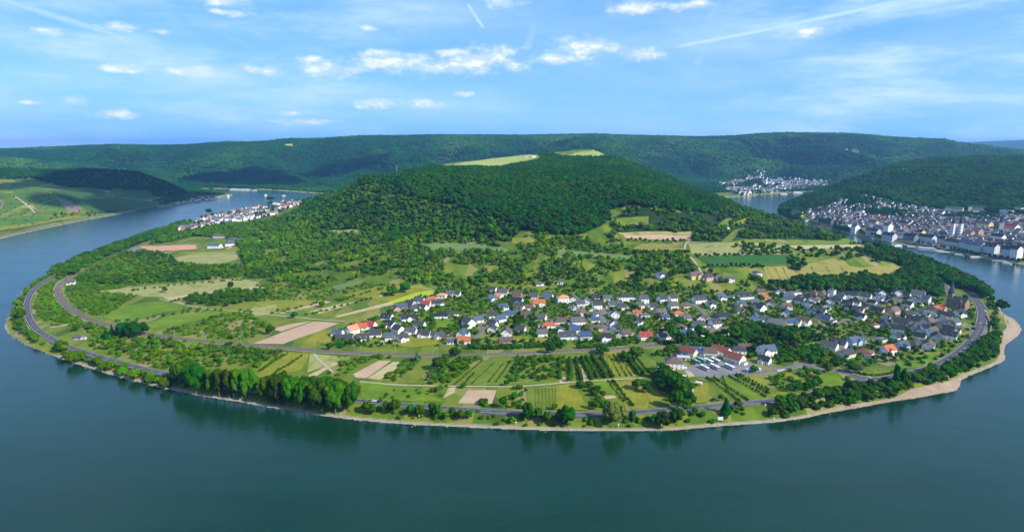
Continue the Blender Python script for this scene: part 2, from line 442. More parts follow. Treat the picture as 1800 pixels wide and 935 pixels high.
# small plots: cells longer than wide, each with its own grass or tilth
def plots(nt, rot, sx, sy, off):
    g = nt.nodes.new('ShaderNodeNewGeometry'); mp = nt.nodes.new('ShaderNodeMapping'); nt.links.new(g.outputs['Position'], mp.inputs[0])
    mp.inputs['Rotation'].default_value = (0, 0, rot); mp.inputs['Scale'].default_value = (1/sx, 1/sy, 0); mp.inputs['Location'].default_value = off
    v = nt.nodes.new('ShaderNodeTexVoronoi'); v.distance = 'CHEBYCHEV'; v.voronoi_dimensions = '2D'; v.inputs['Randomness'].default_value = 0.75; v.inputs['Scale'].default_value = 1.0
    nt.links.new(mp.outputs[0], v.inputs[0]); s_ = nt.nodes.new('ShaderNodeSeparateColor'); nt.links.new(v.outputs['Color'], s_.inputs[0]); return s_
pl_ = plots(nt, 0.35, 13, 42, (0, 0, 0))
pc = tramp(nt, pl_.outputs[0], [(0.0, (0.035, 0.075, 0.006)), (0.25, (0.075, 0.14, 0.008)), (0.5, (0.13, 0.19, 0.012)), (0.72, (0.19, 0.20, 0.02)), (0.9, (0.27, 0.235, 0.075)), (1.0, (0.34, 0.25, 0.15))])
meadow = tmix(nt, tmath(nt, 'MULTIPLY', tmath(nt, 'GREATER_THAN', pl_.outputs[1], 0.35), 0.6), meadow, pc)
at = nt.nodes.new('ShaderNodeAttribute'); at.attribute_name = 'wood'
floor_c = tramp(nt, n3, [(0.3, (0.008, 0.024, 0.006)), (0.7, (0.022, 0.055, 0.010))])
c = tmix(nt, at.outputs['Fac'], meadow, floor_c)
at2 = nt.nodes.new('ShaderNodeAttribute'); at2.attribute_name = 'stones'
stone = tramp(nt, tnoise(nt, 1.3, 3, 0.8), [(0.3, (0.20, 0.17, 0.125)), (0.7, (0.42, 0.37, 0.28))])
c = tmix(nt, at2.outputs['Fac'], c, stone)
nt.links.new(c, b.inputs['Base Color'])
tbump(nt, b, n2, 0.6, 0.6)

# river water
m_water, nt, b = new_mat('river_water')
b.inputs['Roughness'].default_value = 0.09
b.inputs['IOR'].default_value = 1.33
b.inputs['Specular IOR Level'].default_value = 0.5
wn1 = tnoise(nt, 0.006, 4, 0.6, sc=(1, 2.2, 1))
nt.links.new(tramp(nt, wn1, [(0.35, (0.004, 0.027, 0.011)), (0.65, (0.005, 0.036, 0.018))]), b.inputs['Base Color'])
w1 = tnoise(nt, 0.55, 3, 0.6, sc=(0.55, 1.1, 1)); w2 = tnoise(nt, 0.05, 3, 0.5, rot=0.4, sc=(0.5, 1.2, 1))
hgt_sum = tmath(nt, 'ADD', w1, tmath(nt, 'MULTIPLY', w2, 2.0))
tbump(nt, b, hgt_sum, 0.26, 0.55)
ws = tnoise(nt, 0.012, 5, 0.65, rot=0.15, sc=(0.35, 1.6, 1))
rr_ = nt.nodes.new('ShaderNodeMapRange'); nt.links.new(ws, rr_.inputs[0]); rr_.inputs[1].default_value = 0.38; rr_.inputs[2].default_value = 0.66; rr_.inputs[3].default_value = 0.03; rr_.inputs[4].default_value = 0.19
nt.links.new(rr_.outputs[0], b.inputs['Roughness'])

# wide sheet of ground
MARK_WOOD = np.zeros(GX.shape)
def project(X, Y, Z):
    """pixel of the photograph at which a point of the place is seen"""
    cp, sp = math.cos(PITCH), math.sin(PITCH)
    dz = Z-CAMZ
    fwd = Y*cp-dz*sp; up = Y*sp+dz*cp
    return 900+F*X/fwd, 467.5-F*up/fwd
# ------------------------------------------------------------------ fields, roads and tracks
def clip_half(poly, ax, lim, keep_less):
    out = []; n = len(poly)
    for i in range(n):
        a, b = poly[i], poly[(i+1) % n]
        ia = (a[ax] <= lim) if keep_less else (a[ax] >= lim)
        ib = (b[ax] <= lim) if keep_less else (b[ax] >= lim)
        if ia: out.append(a)
        if ia != ib:
            t = (lim-a[ax])/(b[ax]-a[ax])
            out.append((a[0]+(b[0]-a[0])*t, a[1]+(b[1]-a[1])*t))
    return out
def drape(poly, cell, off):
    """cut a flat outline into cells and lay it on the ground"""
    xs = [p[0] for p in poly]; ys = [p[1] for p in poly]
    V = []; Fc = []; idx = {}
    x = math.floor(min(xs)/cell)*cell
    while x < max(xs):
        sp = clip_half(clip_half(poly, 0, x, False), 0, x+cell, True)
        if len(sp) >= 3:
            yy = [p[1] for p in sp]; y = math.floor(min(yy)/cell)*cell
            while y < max(yy):
                q = clip_half(clip_half(sp, 1, y, False), 1, y+cell, True)
                if len(q) >= 3:
                    f = []
                    for p in q:
                        k = (round(p[0], 2), round(p[1], 2))
                        if k not in idx: idx[k] = len(V); V.append(k)
                        if idx[k] not in f: f.append(idx[k])
                    if len(f) >= 3: Fc.append(f)
                y += cell
        x += cell
    if not V: return [], []
    z = hgt([p[0] for p in V], [p[1] for p in V])+off
    return [(p[0], p[1], float(h)) for p, h in zip(V, z)], Fc

def field_mat(name, ca, cb, scale=0.12, cc=None, rows=None, bump=0.4):
    m, nt, b = new_mat(name)
    n = tnoise(nt, scale, 5, 0.65); n2 = tnoise(nt, scale*7, 3, 0.7)
    c = tramp(nt, n, [(0.32, ca), (0.68, cb)] if cc is None else [(0.30, ca), (0.5, cb), (0.68, cc)])
    dk = tuple(x*0.62 for x in ca)
    c = tmix(nt, tmath(nt, 'MULTIPLY', tramp(nt, n2, [(0.42, (0, 0, 0)), (0.72, (1, 1, 1))]), 0.35), c, dk)
    if rows:
        period, ang, amp, rc = rows
        g = nt.nodes.new('ShaderNodeNewGeometry'); mp = nt.nodes.new('ShaderNodeMapping'); nt.links.new(g.outputs['Position'], mp.inputs[0])
        mp.inputs['Rotation'].default_value = (0, 0, ang)
        w = nt.nodes.new('ShaderNodeTexWave'); w.wave_type = 'BANDS'; w.bands_direction = 'X'
        nt.links.new(mp.outputs[0], w.inputs[0]); w.inputs['Scale'].default_value = 0.31416/period*1.0; w.inputs['Distortion'].default_value = 0.6; w.inputs['Detail Scale'].default_value = 0.4
        c = tmix(nt, tmath(nt, 'MULTIPLY', tmath(nt, 'GREATER_THAN', w.outputs[0], 0.55), amp), c, rc)
    nt.links.new(c, b.inputs['Base Color'])
    tbump(nt, b, n2, bump, 0.4)
    return m
FM = {
 'lime': field_mat('meadow_grass', (0.085,0.165,0.006), (0.165,0.24,0.014), 0.05, rows=(8, 0.9, 0.14, (0.06,0.13,0.01))),
 'green': field_mat('short_grass', (0.085,0.145,0.009), (0.19,0.215,0.028), 0.06, rows=(6, 1.2, 0.16, (0.06,0.11,0.01))),
 'pale': field_mat('pale_grass', (0.10,0.17,0.05), (0.16,0.22,0.07), 0.05),
 'dry': field_mat('dry_grass', (0.21,0.225,0.06), (0.33,0.31,0.11), 0.05, (0.15,0.20,0.03), rows=(7, 0.5, 0.14, (0.2,0.2,0.05))),
 'olive': field_mat('yellow_grass', (0.15,0.18,0.010), (0.28,0.25,0.028), 0.07, rows=(5, 0.2, 0.15, (0.11,0.15,0.01))),
 'soil': field_mat('ploughed_soil', (0.40,0.265,0.17), (0.50,0.34,0.22), 0.05, rows=(5.0, 0.15, 0.22, (0.36,0.27,0.15))),
 'tan': field_mat('stubble', (0.36,0.29,0.14), (0.47,0.37,0.20), 0.08, (0.26,0.26,0.09)),
 'clay': field_mat('sports_clay', (0.50,0.25,0.15), (0.55,0.31,0.20), 0.05, bump=0.1),
 'rape': field_mat('rape_field', (0.36,0.40,0.02), (0.26,0.33,0.03), 0.09),
 'crop': field_mat('dark_crop', (0.020,0.085,0.012), (0.035,0.12,0.02), 0.06, rows=(6, 1.57, 0.4, (0.05,0.13,0.02))),
 'gold': field_mat('golden_slope', (0.22,0.205,0.04), (0.28,0.24,0.06), 0.03, (0.13,0.16,0.02)),
 'vine': field_mat('vineyard', (0.055,0.13,0.012), (0.12,0.19,0.022), 0.012, rows=(14, 0.5, 0.3, (0.03,0.09,0.015))),
 'vine_shade': field_mat('vineyard_shaded', (0.035,0.09,0.012), (0.06,0.13,0.016), 0.012, rows=(14, 1.1, 0.25, (0.02,0.06,0.012))),  # vines under the cloud's shade, with that shade put into a darker green
 'rock': field_mat('bare_rock', (0.16,0.11,0.08), (0.30,0.22,0.17), 0.05),
 'far': field_mat('far_meadow', (0.34,0.36,0.10), (0.40,0.40,0.14), 0.01),
 'hill': field_mat('hill_meadow', (0.26,0.33,0.07), (0.36,0.38,0.11), 0.01),
 'asphalt': field_mat('yard_asphalt', (0.16,0.155,0.15), (0.23,0.22,0.215), 0.06, bump=0.1),
 'sand': field_mat('sand', (0.27,0.20,0.135), (0.38,0.295,0.21), 0.12),
 'town': field_mat('town_paving', (0.075,0.075,0.07), (0.15,0.145,0.135), 0.03, (0.04,0.07,0.015)),
}
FIELDS = [
 ('dry',[(170,512),(225,506),(330,497),(420,489),(450,495),(460,502),(400,508),(300,524),(262,522),(200,516)]),
 ('tan',[(287,524),(340,517),(400,509),(450,503),(470,506),(440,510),(380,514),(300,528)]),
 ('lime',[(180,558),(208,541),(257,532),(303,528),(340,540),(282,550),(244,561),(216,568)]),
 ('lime',[(256,571),(295,556),(370,547),(424,548),(359,561),(303,574),(272,581)]),
 ('dry',[(303,455),(339,446),(411,443),(424,455),(385,464),(316,465)]),
 ('clay',[(246,433),(344,430),(346,438),(257,443)]),
 ('asphalt',[(222,441),(236,434),(246,433),(257,443),(240,445)]),
 ('lime',[(268,431),(300,427),(306,430),(275,433)]),
 ('olive',[(306,444),(415,440),(415,445),(340,448)]),
 ('olive',[(395,438),(418,432),(425,441),(400,443)]),
 ('soil',[(445,604),(500,583),(552,565),(597,568),(560,583),(512,599),(498,605)]),
 ('soil',[(478,579),(535,562),(551,564),(494,583)]),
 ('soil',[(489,550),(573,529),(583,531),(501,552)]),
 ('tan',[(544,548),(583,538),(630,529),(600,541),(560,552)]),
 ('tan',[(588,556),(689,530),(693,535),(594,558)]),
 ('rape',[(681,531),(727,515),(757,510),(773,514),(725,526),(692,533)]),
 ('pale',[(583,504),(640,491),(637,497),(594,512)]),
 ('olive',[(445,533),(480,528),(573,528),(491,549),(470,545)]),
 ('olive',[(600,520),(660,505),(740,500),(756,509),(727,514),(681,530)]),
 ('green',[(440,552),(520,545),(585,533),(590,554),(560,563),(470,575)]),
 ('dry',[(430,545),(485,535),(489,550),(450,556)]),
 ('soil',[(620,658),(666,634),(688,634),(644,665),(626,664)]),
 ('tan',[(646,665),(691,636),(702,636),(698,647),(668,668)]),
 ('tan',[(540,661),(590,635),(606,634),(567,654),(554,663)]),
 ('lime',[(632,671),(720,677),(782,706),(657,705),(635,698)]),
 ('green',[(698,673),(736,637),(747,630),(783,631),(765,643),(729,674)]),
 ('soil',[(804,709),(823,686),(873,686),(864,711)]),
 ('green',[(792,677),(846,633),(903,635),(884,677)]),
 ('tan',[(779,700),(788,682),(800,680),(800,690)]),
 ('olive',[(460,640),(500,618),(545,622),(530,650),(470,665),(452,662)]),
 ('dry',[(545,622),(590,626),(600,634),(540,655)]),
 ('green',[(925,681),(976,678),(976,719),(929,719)]),
 ('olive',[(977,678),(1010,673),(1034,721),(977,719)]),
 ('lime',[(1039,671),(1068,669),(1084,694),(1060,694)]),
 ('tan',[(1060,696),(1080,695),(1084,700),(1064,702)]),
 ('olive',[(1080,670),(1111,667),(1143,706),(1136,720),(1110,720)]),
 ('olive',[(1111,667),(1128,668),(1160,694),(1180,698),(1176,712),(1145,708)]),
 ('green',[(900,636),(975,630),(1012,628),(1012,671),(960,676),(890,676)]),
 ('tan',[(1009,632),(1013,632),(1037,669),(1027,671),(1017,650)]),
 ('tan',[(983,664),(1000,662),(1002,671),(984,673)]),
 ('olive',[(1066,621),(1092,619),(1118,663),(1075,668)]),
 ('green',[(1092,619),(1130,622),(1160,640),(1150,660),(1118,663)]),
 ('green',[(1240,664),(1290,659),(1380,688),(1350,701),(1287,710)]),
 ('lime',[(1270,665),(1283,664),(1345,700),(1330,703)]),
 ('olive',[(1357,696),(1377,685),(1387,692),(1372,700)]),
 ('olive',[(1315,660),(1330,663),(1350,672),(1345,682),(1325,675)]),
 ('olive',[(1212,670),(1245,674),(1245,707),(1224,708)]),
 ('olive',[(1370,655),(1385,653),(1420,672),(1405,678)]),
 ('lime',[(1434,652),(1460,650),(1485,672),(1470,683),(1445,683)]),
 ('olive',[(1400,602),(1430,607),(1428,616),(1410,614)]),
 ('lime',[(1575,632),(1610,620),(1660,624),(1615,645),(1575,648)]),
 ('asphalt',[(1200,650),(1235,634),(1310,634),(1345,648),(1330,655),(1290,663),(1240,664),(1205,660)]),
 ('tan',[(1205,650),(1216,655),(1222,662),(1210,663)]),
 ('olive',[(848,594),(868,594),(962,594),(962,601),(880,601)]),
 ('lime',[(760,565),(795,561),(800,574),(765,578)]),
 ('olive',[(690,590),(760,590),(775,605),(720,612),(690,606)]),
 ('tan',[(660,598),(674,597),(676,606),(663,606)]),
 ('olive',[(560,582),(590,580),(580,604),(530,604)]),
 ('pale',[(727,433),(758,428),(835,429),(886,436),(899,443),(861,440),(815,442),(758,443)]),
 ('pale',[(964,446),(1003,441),(1064,446),(1110,450),(1113,458),(1028,452)]),
 ('soil',[(1095,413),(1213,413),(1213,421),(1175,423),(1100,419)]),
 ('dry',[(1080,408),(1215,407),(1215,412),(1095,413)]),
 ('gold',[(1105,442),(1128,429),(1200,430),(1202,443)]),
 ('green',[(1203,424),(1208,427),(1208,448),(1203,440)]),
 ('dry',[(1209,428),(1320,426),(1385,431),(1385,447),(1218,451)]),
 ('crop',[(1223,453),(1350,447),(1388,449),(1388,466),(1248,468)]),
 ('lime',[(1388,427),(1510,424),(1519,429),(1386,431)]),
 ('tan',[(1386,432),(1519,430),(1522,434),(1478,438),(1401,438)]),
 ('green',[(1386,439),(1500,438),(1495,448),(1395,466)]),
 ('gold',[(1342,470),(1386,468),(1411,491),(1381,497),(1350,496)]),
 ('gold',[(1409,466),(1463,454),(1483,458),(1494,468),(1519,471),(1568,464),(1588,473),(1563,487),(1514,486),(1473,490),(1409,490),(1395,468)]),
 ('green',[(1070,385),(1140,380),(1140,395),(1090,400)]),
 ('olive',[(900,418),(945,420),(930,432),(900,428)]),
 ('green',[(1265,428),(1290,405),(1310,400),(1285,425)]),
 ('olive',[(1290,392),(1320,380),(1310,392),(1290,398)]),
 ('green',[(1258,400),(1275,385),(1300,382),(1280,398)]),
 ('hill',[(978,277),(1023,267),(1077,262.5),(1077,269),(1051,280),(1003,279)]),
 ('hill',[(770,297),(790,290),(850,281),(900,276),(935,272),(952,276),(950,284),(900,294),(885,298),(845,298)]),
 ('hill',[(652,312),(704,306),(700,310),(680,313)]),
 ('hill',[(575,405),(630,403),(636,412),(590,412)]),
 ('far',[(494,254),(524,252.5),(514,258),(503,260)]),
 ('far',[(1600,283),(1650,280),(1640,284.5),(1604,286)]),
 ('far',[(1681,288),(1735,291),(1720,294)]),
 ('vine',[(20,322),(49,318),(85,337),(26,346)]),
 ('vine',[(26,347),(85,341),(103,348),(72,360),(44,358)]),
 ('vine',[(59,361),(103,353),(121,371),(77,374)]),
 ('vine',[(-60,334),(0,336),(20,346),(0,347),(-60,347)]),
 ('vine',[(-60,384),(0,384),(64,377),(97,375),(77,392),(26,397),(-60,402)]),
 ('vine_shade',[(90,337),(180,333),(185,343),(144,351),(108,348)]),
 ('vine_shade',[(123,353),(205,348),(275,356),(277,369),(164,374)]),
 ('vine_shade',[(190,334),(262,336),(275,350),(206,346)]),
 ('vine',[(0,349),(24,349),(40,360),(10,376),(-30,378)]),
 ('rock',[(100,348),(112,350),(144,368),(138,374),(122,372),(106,358)]),
 ('rock',[(0,352),(8,354),(4,368),(-20,366)]),
 ('rock',[(186,331),(197,330),(192,340),(186,341)]),
 ('olive',[(-40,404),(60,391),(140,378),(145,381),(60,398),(-40,412)]),
 ('sand',[(1150,756),(1200,753),(1250,744),(1240,750),(1190,756)]),
 ('sand',[(1415,735),(1452,722),(1500,711),(1560,702),(1618,693),(1600,700),(1550,709),(1500,718),(1450,727)]),
 ('sand',[(1560,706),(1600,685),(1632,677),(1662,672),(1682,664),(1692,657),(1702,662),(1690,668),(1682,686),(1650,692),(1620,698)]),
 ('sand',[(1700,663),(1727,646),(1750,636),(1758,622),(1758,606),(1763,596),(1762,584),(1770,576),(1764,560),(1766,552),(1772,560),(1794,576),(1790,590),(1768,606),(1764,618),(1767,632),(1742,645)]),
 ('sand',[(1733,518),(1745,520),(1757,540),(1750,538)]),
 ('olive',[(10,560),(18,560),(26,590),(60,604),(110,622),(90,624),(40,602),(18,588)]),
]
FIELDS += [
 ('town',[(1418,374),(1475,366),(1520,368),(1560,368),(1620,371),(1700,378),(1820,378),(1820,462),(1740,453),(1700,445),(1640,435),(1600,429),(1570,423),(1530,415),(1480,402),(1430,390)]),
 ('town',[(312,407),(330,396),(352,388),(375,378),(400,370),(440,364),(470,356),(500,352),(528,352),(532,359),(505,368),(478,380),(440,388),(415,392),(380,396),(350,405),(325,411)]),
]
FIELD_W = []
FNAME = {'soil':'ploughed_field','tan':'stubble_field','clay':'sports_ground','rape':'rape_field','crop':'crop_field','gold':'hill_field','vine':'vineyard','vine_shade':'vineyard','rock':'bare_rock','asphalt':'yard','sand':'river_beach','town':'town_ground'}
def build_fields():
    for k, (ty, poly) in enumerate(FIELDS):
        w = []
        for a, b_ in zip(poly, poly[1:]+poly[:1]):      # denser outline so that it follows the slope
            n = 1 if abs(a[0]-b_[0])+abs(a[1]-b_[1]) < 30 else 3
            for i in range(n):
                g = G(a[0]+(b_[0]-a[0])*i/n, a[1]+(b_[1]-a[1])*i/n)
                if g is not None: w.append((g[0], g[1]))
        if len(w) < 3: continue
        if ty == 'sand': w = [p for p in w]
        FIELD_W.append((ty, w))
        ym = sum(p[1] for p in w)/len(w)
        cell = 6 if ym < 1300 else (14 if ym < 2800 else 40)
        v, f = drape(w, cell, 0.25+0.02*(k % 7) if ym < 1300 else 1.0)
        if v:
            o = mesh_obj(FNAME.get(ty, 'meadow'), v, f, FM[ty], smooth=True)
            o['kind'] = 'structure'

def resample(pts, step):
    pts = [np.array(p[:2], float) for p in pts]
    # Catmull-Rom through the points
    out = []
    for i in range(len(pts)-1):
        p0 = pts[max(i-1, 0)]; p1 = pts[i]; p2 = pts[i+1]; p3 = pts[min(i+2, len(pts)-1)]
        n = max(1, int(np.linalg.norm(p2-p1)/step))
        for k in range(n):
            t = k/n
            out.append(0.5*((2*p1)+(-p0+p2)*t+(2*p0-5*p1+4*p2-p3)*t*t+(-p0+3*p1-3*p2+p3)*t**3))
    out.append(pts[-1])
    return np.array(out)
def ribbon(name, line, w, mat, off, o0=0.0, o1=None, dash=None, zline=None):
    """a strip of width w along the line; o0 shifts it sideways"""
    d = np.gradient(line, axis=0); L = np.linalg.norm(d, axis=1); nrm = np.stack([-d[:, 1]/L, d[:, 0]/L], 1)
    A = line+nrm*(o0+w/2); B = line+nrm*(o0-w/2)
    zc = (hgt(line[:, 0], line[:, 1]) if zline is None else zline)+off
    v = []; f = []
    n = len(line)
    for i in range(n): v += [(A[i, 0], A[i, 1], zc[i]), (B[i, 0], B[i, 1], zc[i])]
    s = 0.0
    for i in range(n-1):
        seg = np.linalg.norm(line[i+1]-line[i])
        if dash is None or (s % (dash[0]+dash[1])) < dash[0]:
            f.append((2*i, 2*i+1, 2*i+3, 2*i+2))
        s += seg
    return v, f
def ground_under(line, width, extra=0.0):
    """smooth the ground along the line so that roads do not dip, returns the level"""
    z = hgt(line[:, 0], line[:, 1])
    k = np.ones(15)/15
    zp = np.pad(z, 7, mode='edge')
    return np.convolve(zp, k, 'valid')+extra
ROADS = []   # (line, clear width) kept free of plants
# wooded areas: outlines in the photograph, with the range of distance they cover
F_HILL = [(716,346),(735,352),(790,360),(830,372),(862,381),(880,392),(915,403),(955,412),(1000,416),(1030,410),(1062,396),(1072,384),(1068,370),(1110,362),(1160,368),(1205,372),(1240,376),(1262,372),(1285,362),(1296,350),(1292,330),(1200,300),(1060,278),(952,274),(900,288),(820,290),(760,297),(715,305),(690,330)]
F_FLANK = [(530,366),(545,345),(600,300),(640,300),(716,300),(690,330),(716,346),(790,362),(862,383),(915,405),(900,424),(860,424),(800,422),(730,425),(690,432),(640,428),(600,425),(560,420),(500,400),(500,378)]
F_RIGHT = [(1262,374),(1296,345),(1400,380),(1450,400),(1530,420),(1600,440),(1660,466),(1705,482),(1740,500),(1700,505),(1668,490),(1640,486),(1590,470),(1568,462),(1520,450),(1500,440),(1490,424),(1400,421),(1330,420),(1260,425),(1215,424),(1215,408),(1075,410),(1072,388),(1110,364),(1205,374)]
F_BANK = [(1340,506),(1380,498),(1410,492),(1470,492),(1515,488),(1565,488),(1590,474),(1640,488),(1662,505),(1664,520),(1650,522),(1600,515),(1500,512),(1440,512),(1400,508)]
F_TOWN = [(1366,372),(1395,335),(1440,300),(1500,270),(1800,262),(1900,262),(1900,380),(1800,377),(1740,374),(1700,370),(1640,368),(1600,362),(1560,350),(1520,341),(1490,340),(1476,346),(1468,356),(1445,362),(1425,352),(1400,368),(1378,378)]
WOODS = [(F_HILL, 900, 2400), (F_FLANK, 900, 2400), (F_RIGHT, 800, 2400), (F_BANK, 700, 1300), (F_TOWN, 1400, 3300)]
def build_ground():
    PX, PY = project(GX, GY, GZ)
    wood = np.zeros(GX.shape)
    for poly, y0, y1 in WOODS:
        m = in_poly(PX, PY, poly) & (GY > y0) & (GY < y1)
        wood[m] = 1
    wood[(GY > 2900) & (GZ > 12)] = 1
    sx = np.clip((GX-350)/200, 0, 1)
    stones = np.clip(1-(GD-2.6)/1.6, 0, 1)*(GY < 3200)*(1-GI.astype(float)*0.0)
    stones = np.where(GI, 1.0, stones)
    v = np.stack([GX.ravel(), GY.ravel(), GZ.ravel()], 1)
    ii = np.arange(NV*NU).reshape(NV, NU)
    q = np.stack([ii[:-1, :-1], ii[:-1, 1:], ii[1:, 1:], ii[1:, :-1]], -1).reshape(-1, 4)
    me = bpy.data.meshes.new('ground')
    me.vertices.add(len(v)); me.vertices.foreach_set('co', v.ravel().astype(np.float32))
    me.loops.add(q.size); me.loops.foreach_set('vertex_index', q.ravel().astype(np.int32))
    me.polygons.add(len(q)); me.polygons.foreach_set('loop_start', (np.arange(len(q))*4).astype(np.int32))
    me.polygons.foreach_set('use_smooth', np.ones(len(q), bool))
    me.materials.append(m_ground)
    me.update(calc_edges=True)
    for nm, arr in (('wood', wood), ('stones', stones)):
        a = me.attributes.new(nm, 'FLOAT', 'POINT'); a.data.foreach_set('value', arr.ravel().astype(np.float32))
    o = link(bpy.data.objects.new('ground', me)); o['kind'] = 'structure'
    # the near valley side below the viewpoint and the ground to both sides, out of the picture
    xs = np.linspace(-3200, 3200, 81); ys = np.linspace(-1500, 236, 30)
    X2, Y2 = np.meshgrid(xs, ys)
    zz = np.clip(216-(Y2+20)*1.02, -4, 216)
    zz = np.where(Y2 < -20, 216+(-20-Y2)*0.03, zz)
    zz = zz+(fbm(X2/90, Y2/90, 4)-0.5)*10*np.clip((216-zz)/80, 0, 1)
    far = np.clip((np.abs(X2)-500)/600, 0, 1); zz = zz*(1-far)+far*np.where(Y2 > 100, -4, zz)
    i2 = np.arange(X2.size).reshape(X2.shape)
    q = np.stack([i2[:-1, :-1], i2[:-1, 1:], i2[1:, 1:], i2[1:, :-1]], -1).reshape(-1, 4)
    o = mesh_obj('near_hillside', np.stack([X2.ravel(), Y2.ravel(), zz.ravel()], 1).tolist(), q.tolist(), m_ground, smooth=True)
    o['kind'] = 'structure'
    # water: one level sheet
    o = mesh_obj('river', [(-9000,-1500,0),(9000,-1500,0),(9000,4200,0),(-9000,4200,0)], [(0,1,2,3)], m_water)
    o['kind'] = 'structure'
m_asph = field_mat('asphalt', (0.062,0.062,0.066), (0.105,0.104,0.108), 0.2, bump=0.1)
m_white = field_mat('road_paint', (0.62,0.62,0.60), (0.75,0.75,0.72), 0.5, bump=0.0)
m_ballast = field_mat('ballast', (0.10,0.072,0.055), (0.18,0.135,0.10), 0.3)
m_rail = field_mat('rail_steel', (0.30,0.27,0.25), (0.36,0.33,0.31), 0.5)
m_track = field_mat('gravel_track', (0.34,0.30,0.20), (0.45,0.40,0.29), 0.2)
m_conc = field_mat('concrete', (0.36,0.34,0.31), (0.46,0.44,0.40), 0.3)
m_village_road = field_mat('village_asphalt', (0.13,0.125,0.12), (0.19,0.18,0.17), 0.15, bump=0.1)

def road(pts, w, centre=True, edges=True, name='road'):
    g = [G(*p) for p in pts]; g = [p for p in g if p is not None]
    line = resample(g, 4.0); z = ground_under(line, w, 0.55)
    ROADS.append((line, w/2+2.5))
    # carriageway as a low slab with shoulders
    v = []; f = []
    d = np.gradient(line, axis=0); L = np.linalg.norm(d, axis=1); nr = np.stack([-d[:, 1]/L, d[:, 0]/L], 1)
    offs = [(w/2+1.6, -1.4), (w/2+0.2, 0), (-w/2-0.2, 0), (-w/2-1.6, -1.4)]
    for i in range(len(line)):
        for o, dz in offs: v.append((line[i, 0]+nr[i, 0]*o, line[i, 1]+nr[i, 1]*o, z[i]+dz))
    for i in range(len(line)-1):
        for k in range(3): f.append((4*i+k, 4*i+k+1, 4*i+4+k+1, 4*i+4+k))
    o = mesh_obj(name, v, f, m_asph if edges else m_village_road); o['kind'] = 'structure'
    if edges:
        V = []; Fq = []
        for args in ([(w/2-0.45, 0.22, None), (-w/2+0.45, 0.22, None)] + ([(0, 0.2, (6, 9))] if centre else [])):
            vv, ff = ribbon('', line, args[1], None, 0.04, args[0], dash=args[2], zline=z)
            k = len(V); V += vv; Fq += [tuple(i+k for i in q) for q in ff]
        p = mesh_obj('road_marking', V, Fq, m_white); p['kind'] = 'structure'
    return line, z
B42 = [(104,482),(85,491),(68,502),(55,515),(48,532),(48,548),(54,565),(66,580),(86,593),(110,606),(150,620),(180,629),(210,637),(250,648),(290,657),(340,668),(400,680),(470,690),(540,698),(600,703),(650,706),(700,711),(760,716),(820,720),(880,724),(950,727),(1030,728),(1100,726),(1170,721),(1230,716),(1300,710),(1370,703),(1430,692),(1480,681),(1530,669)]
main_line, main_z = road(B42, 7.8, name='river_road')
B42b = [(1530,670),(1570,664),(1600,657),(1640,645),(1675,628),(1700,608),(1718,585),(1726,562),(1724,540),(1712,523),(1697,512)]
road(B42b, 11.0, name='river_road')
road([(1515,668),(1500,658),(1470,652),(1440,648),(1410,640),(1395,645),(1370,650),(1335,655),(1290,660)], 6.5, centre=False, edges=False, name='village_road')
road([(1500,660),(1520,668),(1545,668)], 7, centre=False, name='junction_road')
road([(1063,606),(1068,590),(1063,575),(1058,555),(1062,540)], 6, centre=False, edges=False, name='village_road')
road([(1248,562),(1235,548),(1222,538),(1212,533)], 5.5, centre=False, edges=False, name='village_road')
road([(1300,560),(1360,575),(1400,578),(1470,568),(1520,560)], 5, centre=False, edges=False, name='village_road')
road([(830,598),(850,580),(846,570)], 4.5, centre=False, edges=False, name='village_road')
road([(1236,600),(1180,606),(1140,606),(1110,610)], 4, centre=False, edges=False, name='village_road')

# railway: ballast bed with two tracks
def railway(pts, lift=0.9):
    g = [G(*p) for p in pts]; g = [p for p in g if p is not None]
    line = resample(g, 4.0); z = ground_under(line, 10, lift)
    ROADS.append((line, 6.5))
    v = []; f = []
    d = np.gradient(line, axis=0); L = np.linalg.norm(d, axis=1); nr = np.stack([-d[:, 1]/L, d[:, 0]/L], 1)
    offs = [(6.2, -1.9), (4.1, 0), (-4.1, 0), (-6.2, -1.9)]
    for i in range(len(line)):
        for o, dz in offs: v.append((line[i, 0]+nr[i, 0]*o, line[i, 1]+nr[i, 1]*o, z[i]+dz))
    for i in range(len(line)-1):
        for k in range(3): f.append((4*i+k, 4*i+k+1, 4*i+4+k+1, 4*i+4+k))
    o = mesh_obj('railway_embankment', v, f, None, mats=[m_ballast, FM['green']], midx=[0 if k % 3 == 1 else 1 for k in range(len(f))]); o['kind'] = 'structure'
    V = []; Fq = []
    for off in (-2.75, -1.3, 1.3, 2.75):
        vv, ff = ribbon('', line, 0.22, None, 0.18, off, zline=z)
        k = len(V); V += vv; Fq += [tuple(i+k for i in q) for q in ff]
    # sleepers
    W_ = []; Fs = []
    for i in range(0, len(line), 1):
        for off in (-2.02, 2.02):
            c = line[i]+nr[i]*off; t = d[i]/L[i]
            k = len(W_)
            for a, b_ in ((-1.3, -0.15), (1.3, -0.15), (1.3, 0.15), (-1.3, 0.15)):
                q = c+nr[i]*a+t*b_; W_.append((q[0], q[1], z[i]+0.07))
            Fs.append((k, k+1, k+2, k+3))
    k = len(V); V += W_; Fq += [tuple(i+k for i in q) for q in Fs]
    r = mesh_obj('railway_track', V, Fq, m_rail); r['kind'] = 'structure'
    # cable trough of pale concrete beside the bed
    vv, ff = ribbon('', line, 0.9, None, -0.3, -5.0, zline=z)
    r = mesh_obj('cable_trough', vv, ff, m_conc); r['kind'] = 'structure'
    return line, z, nr
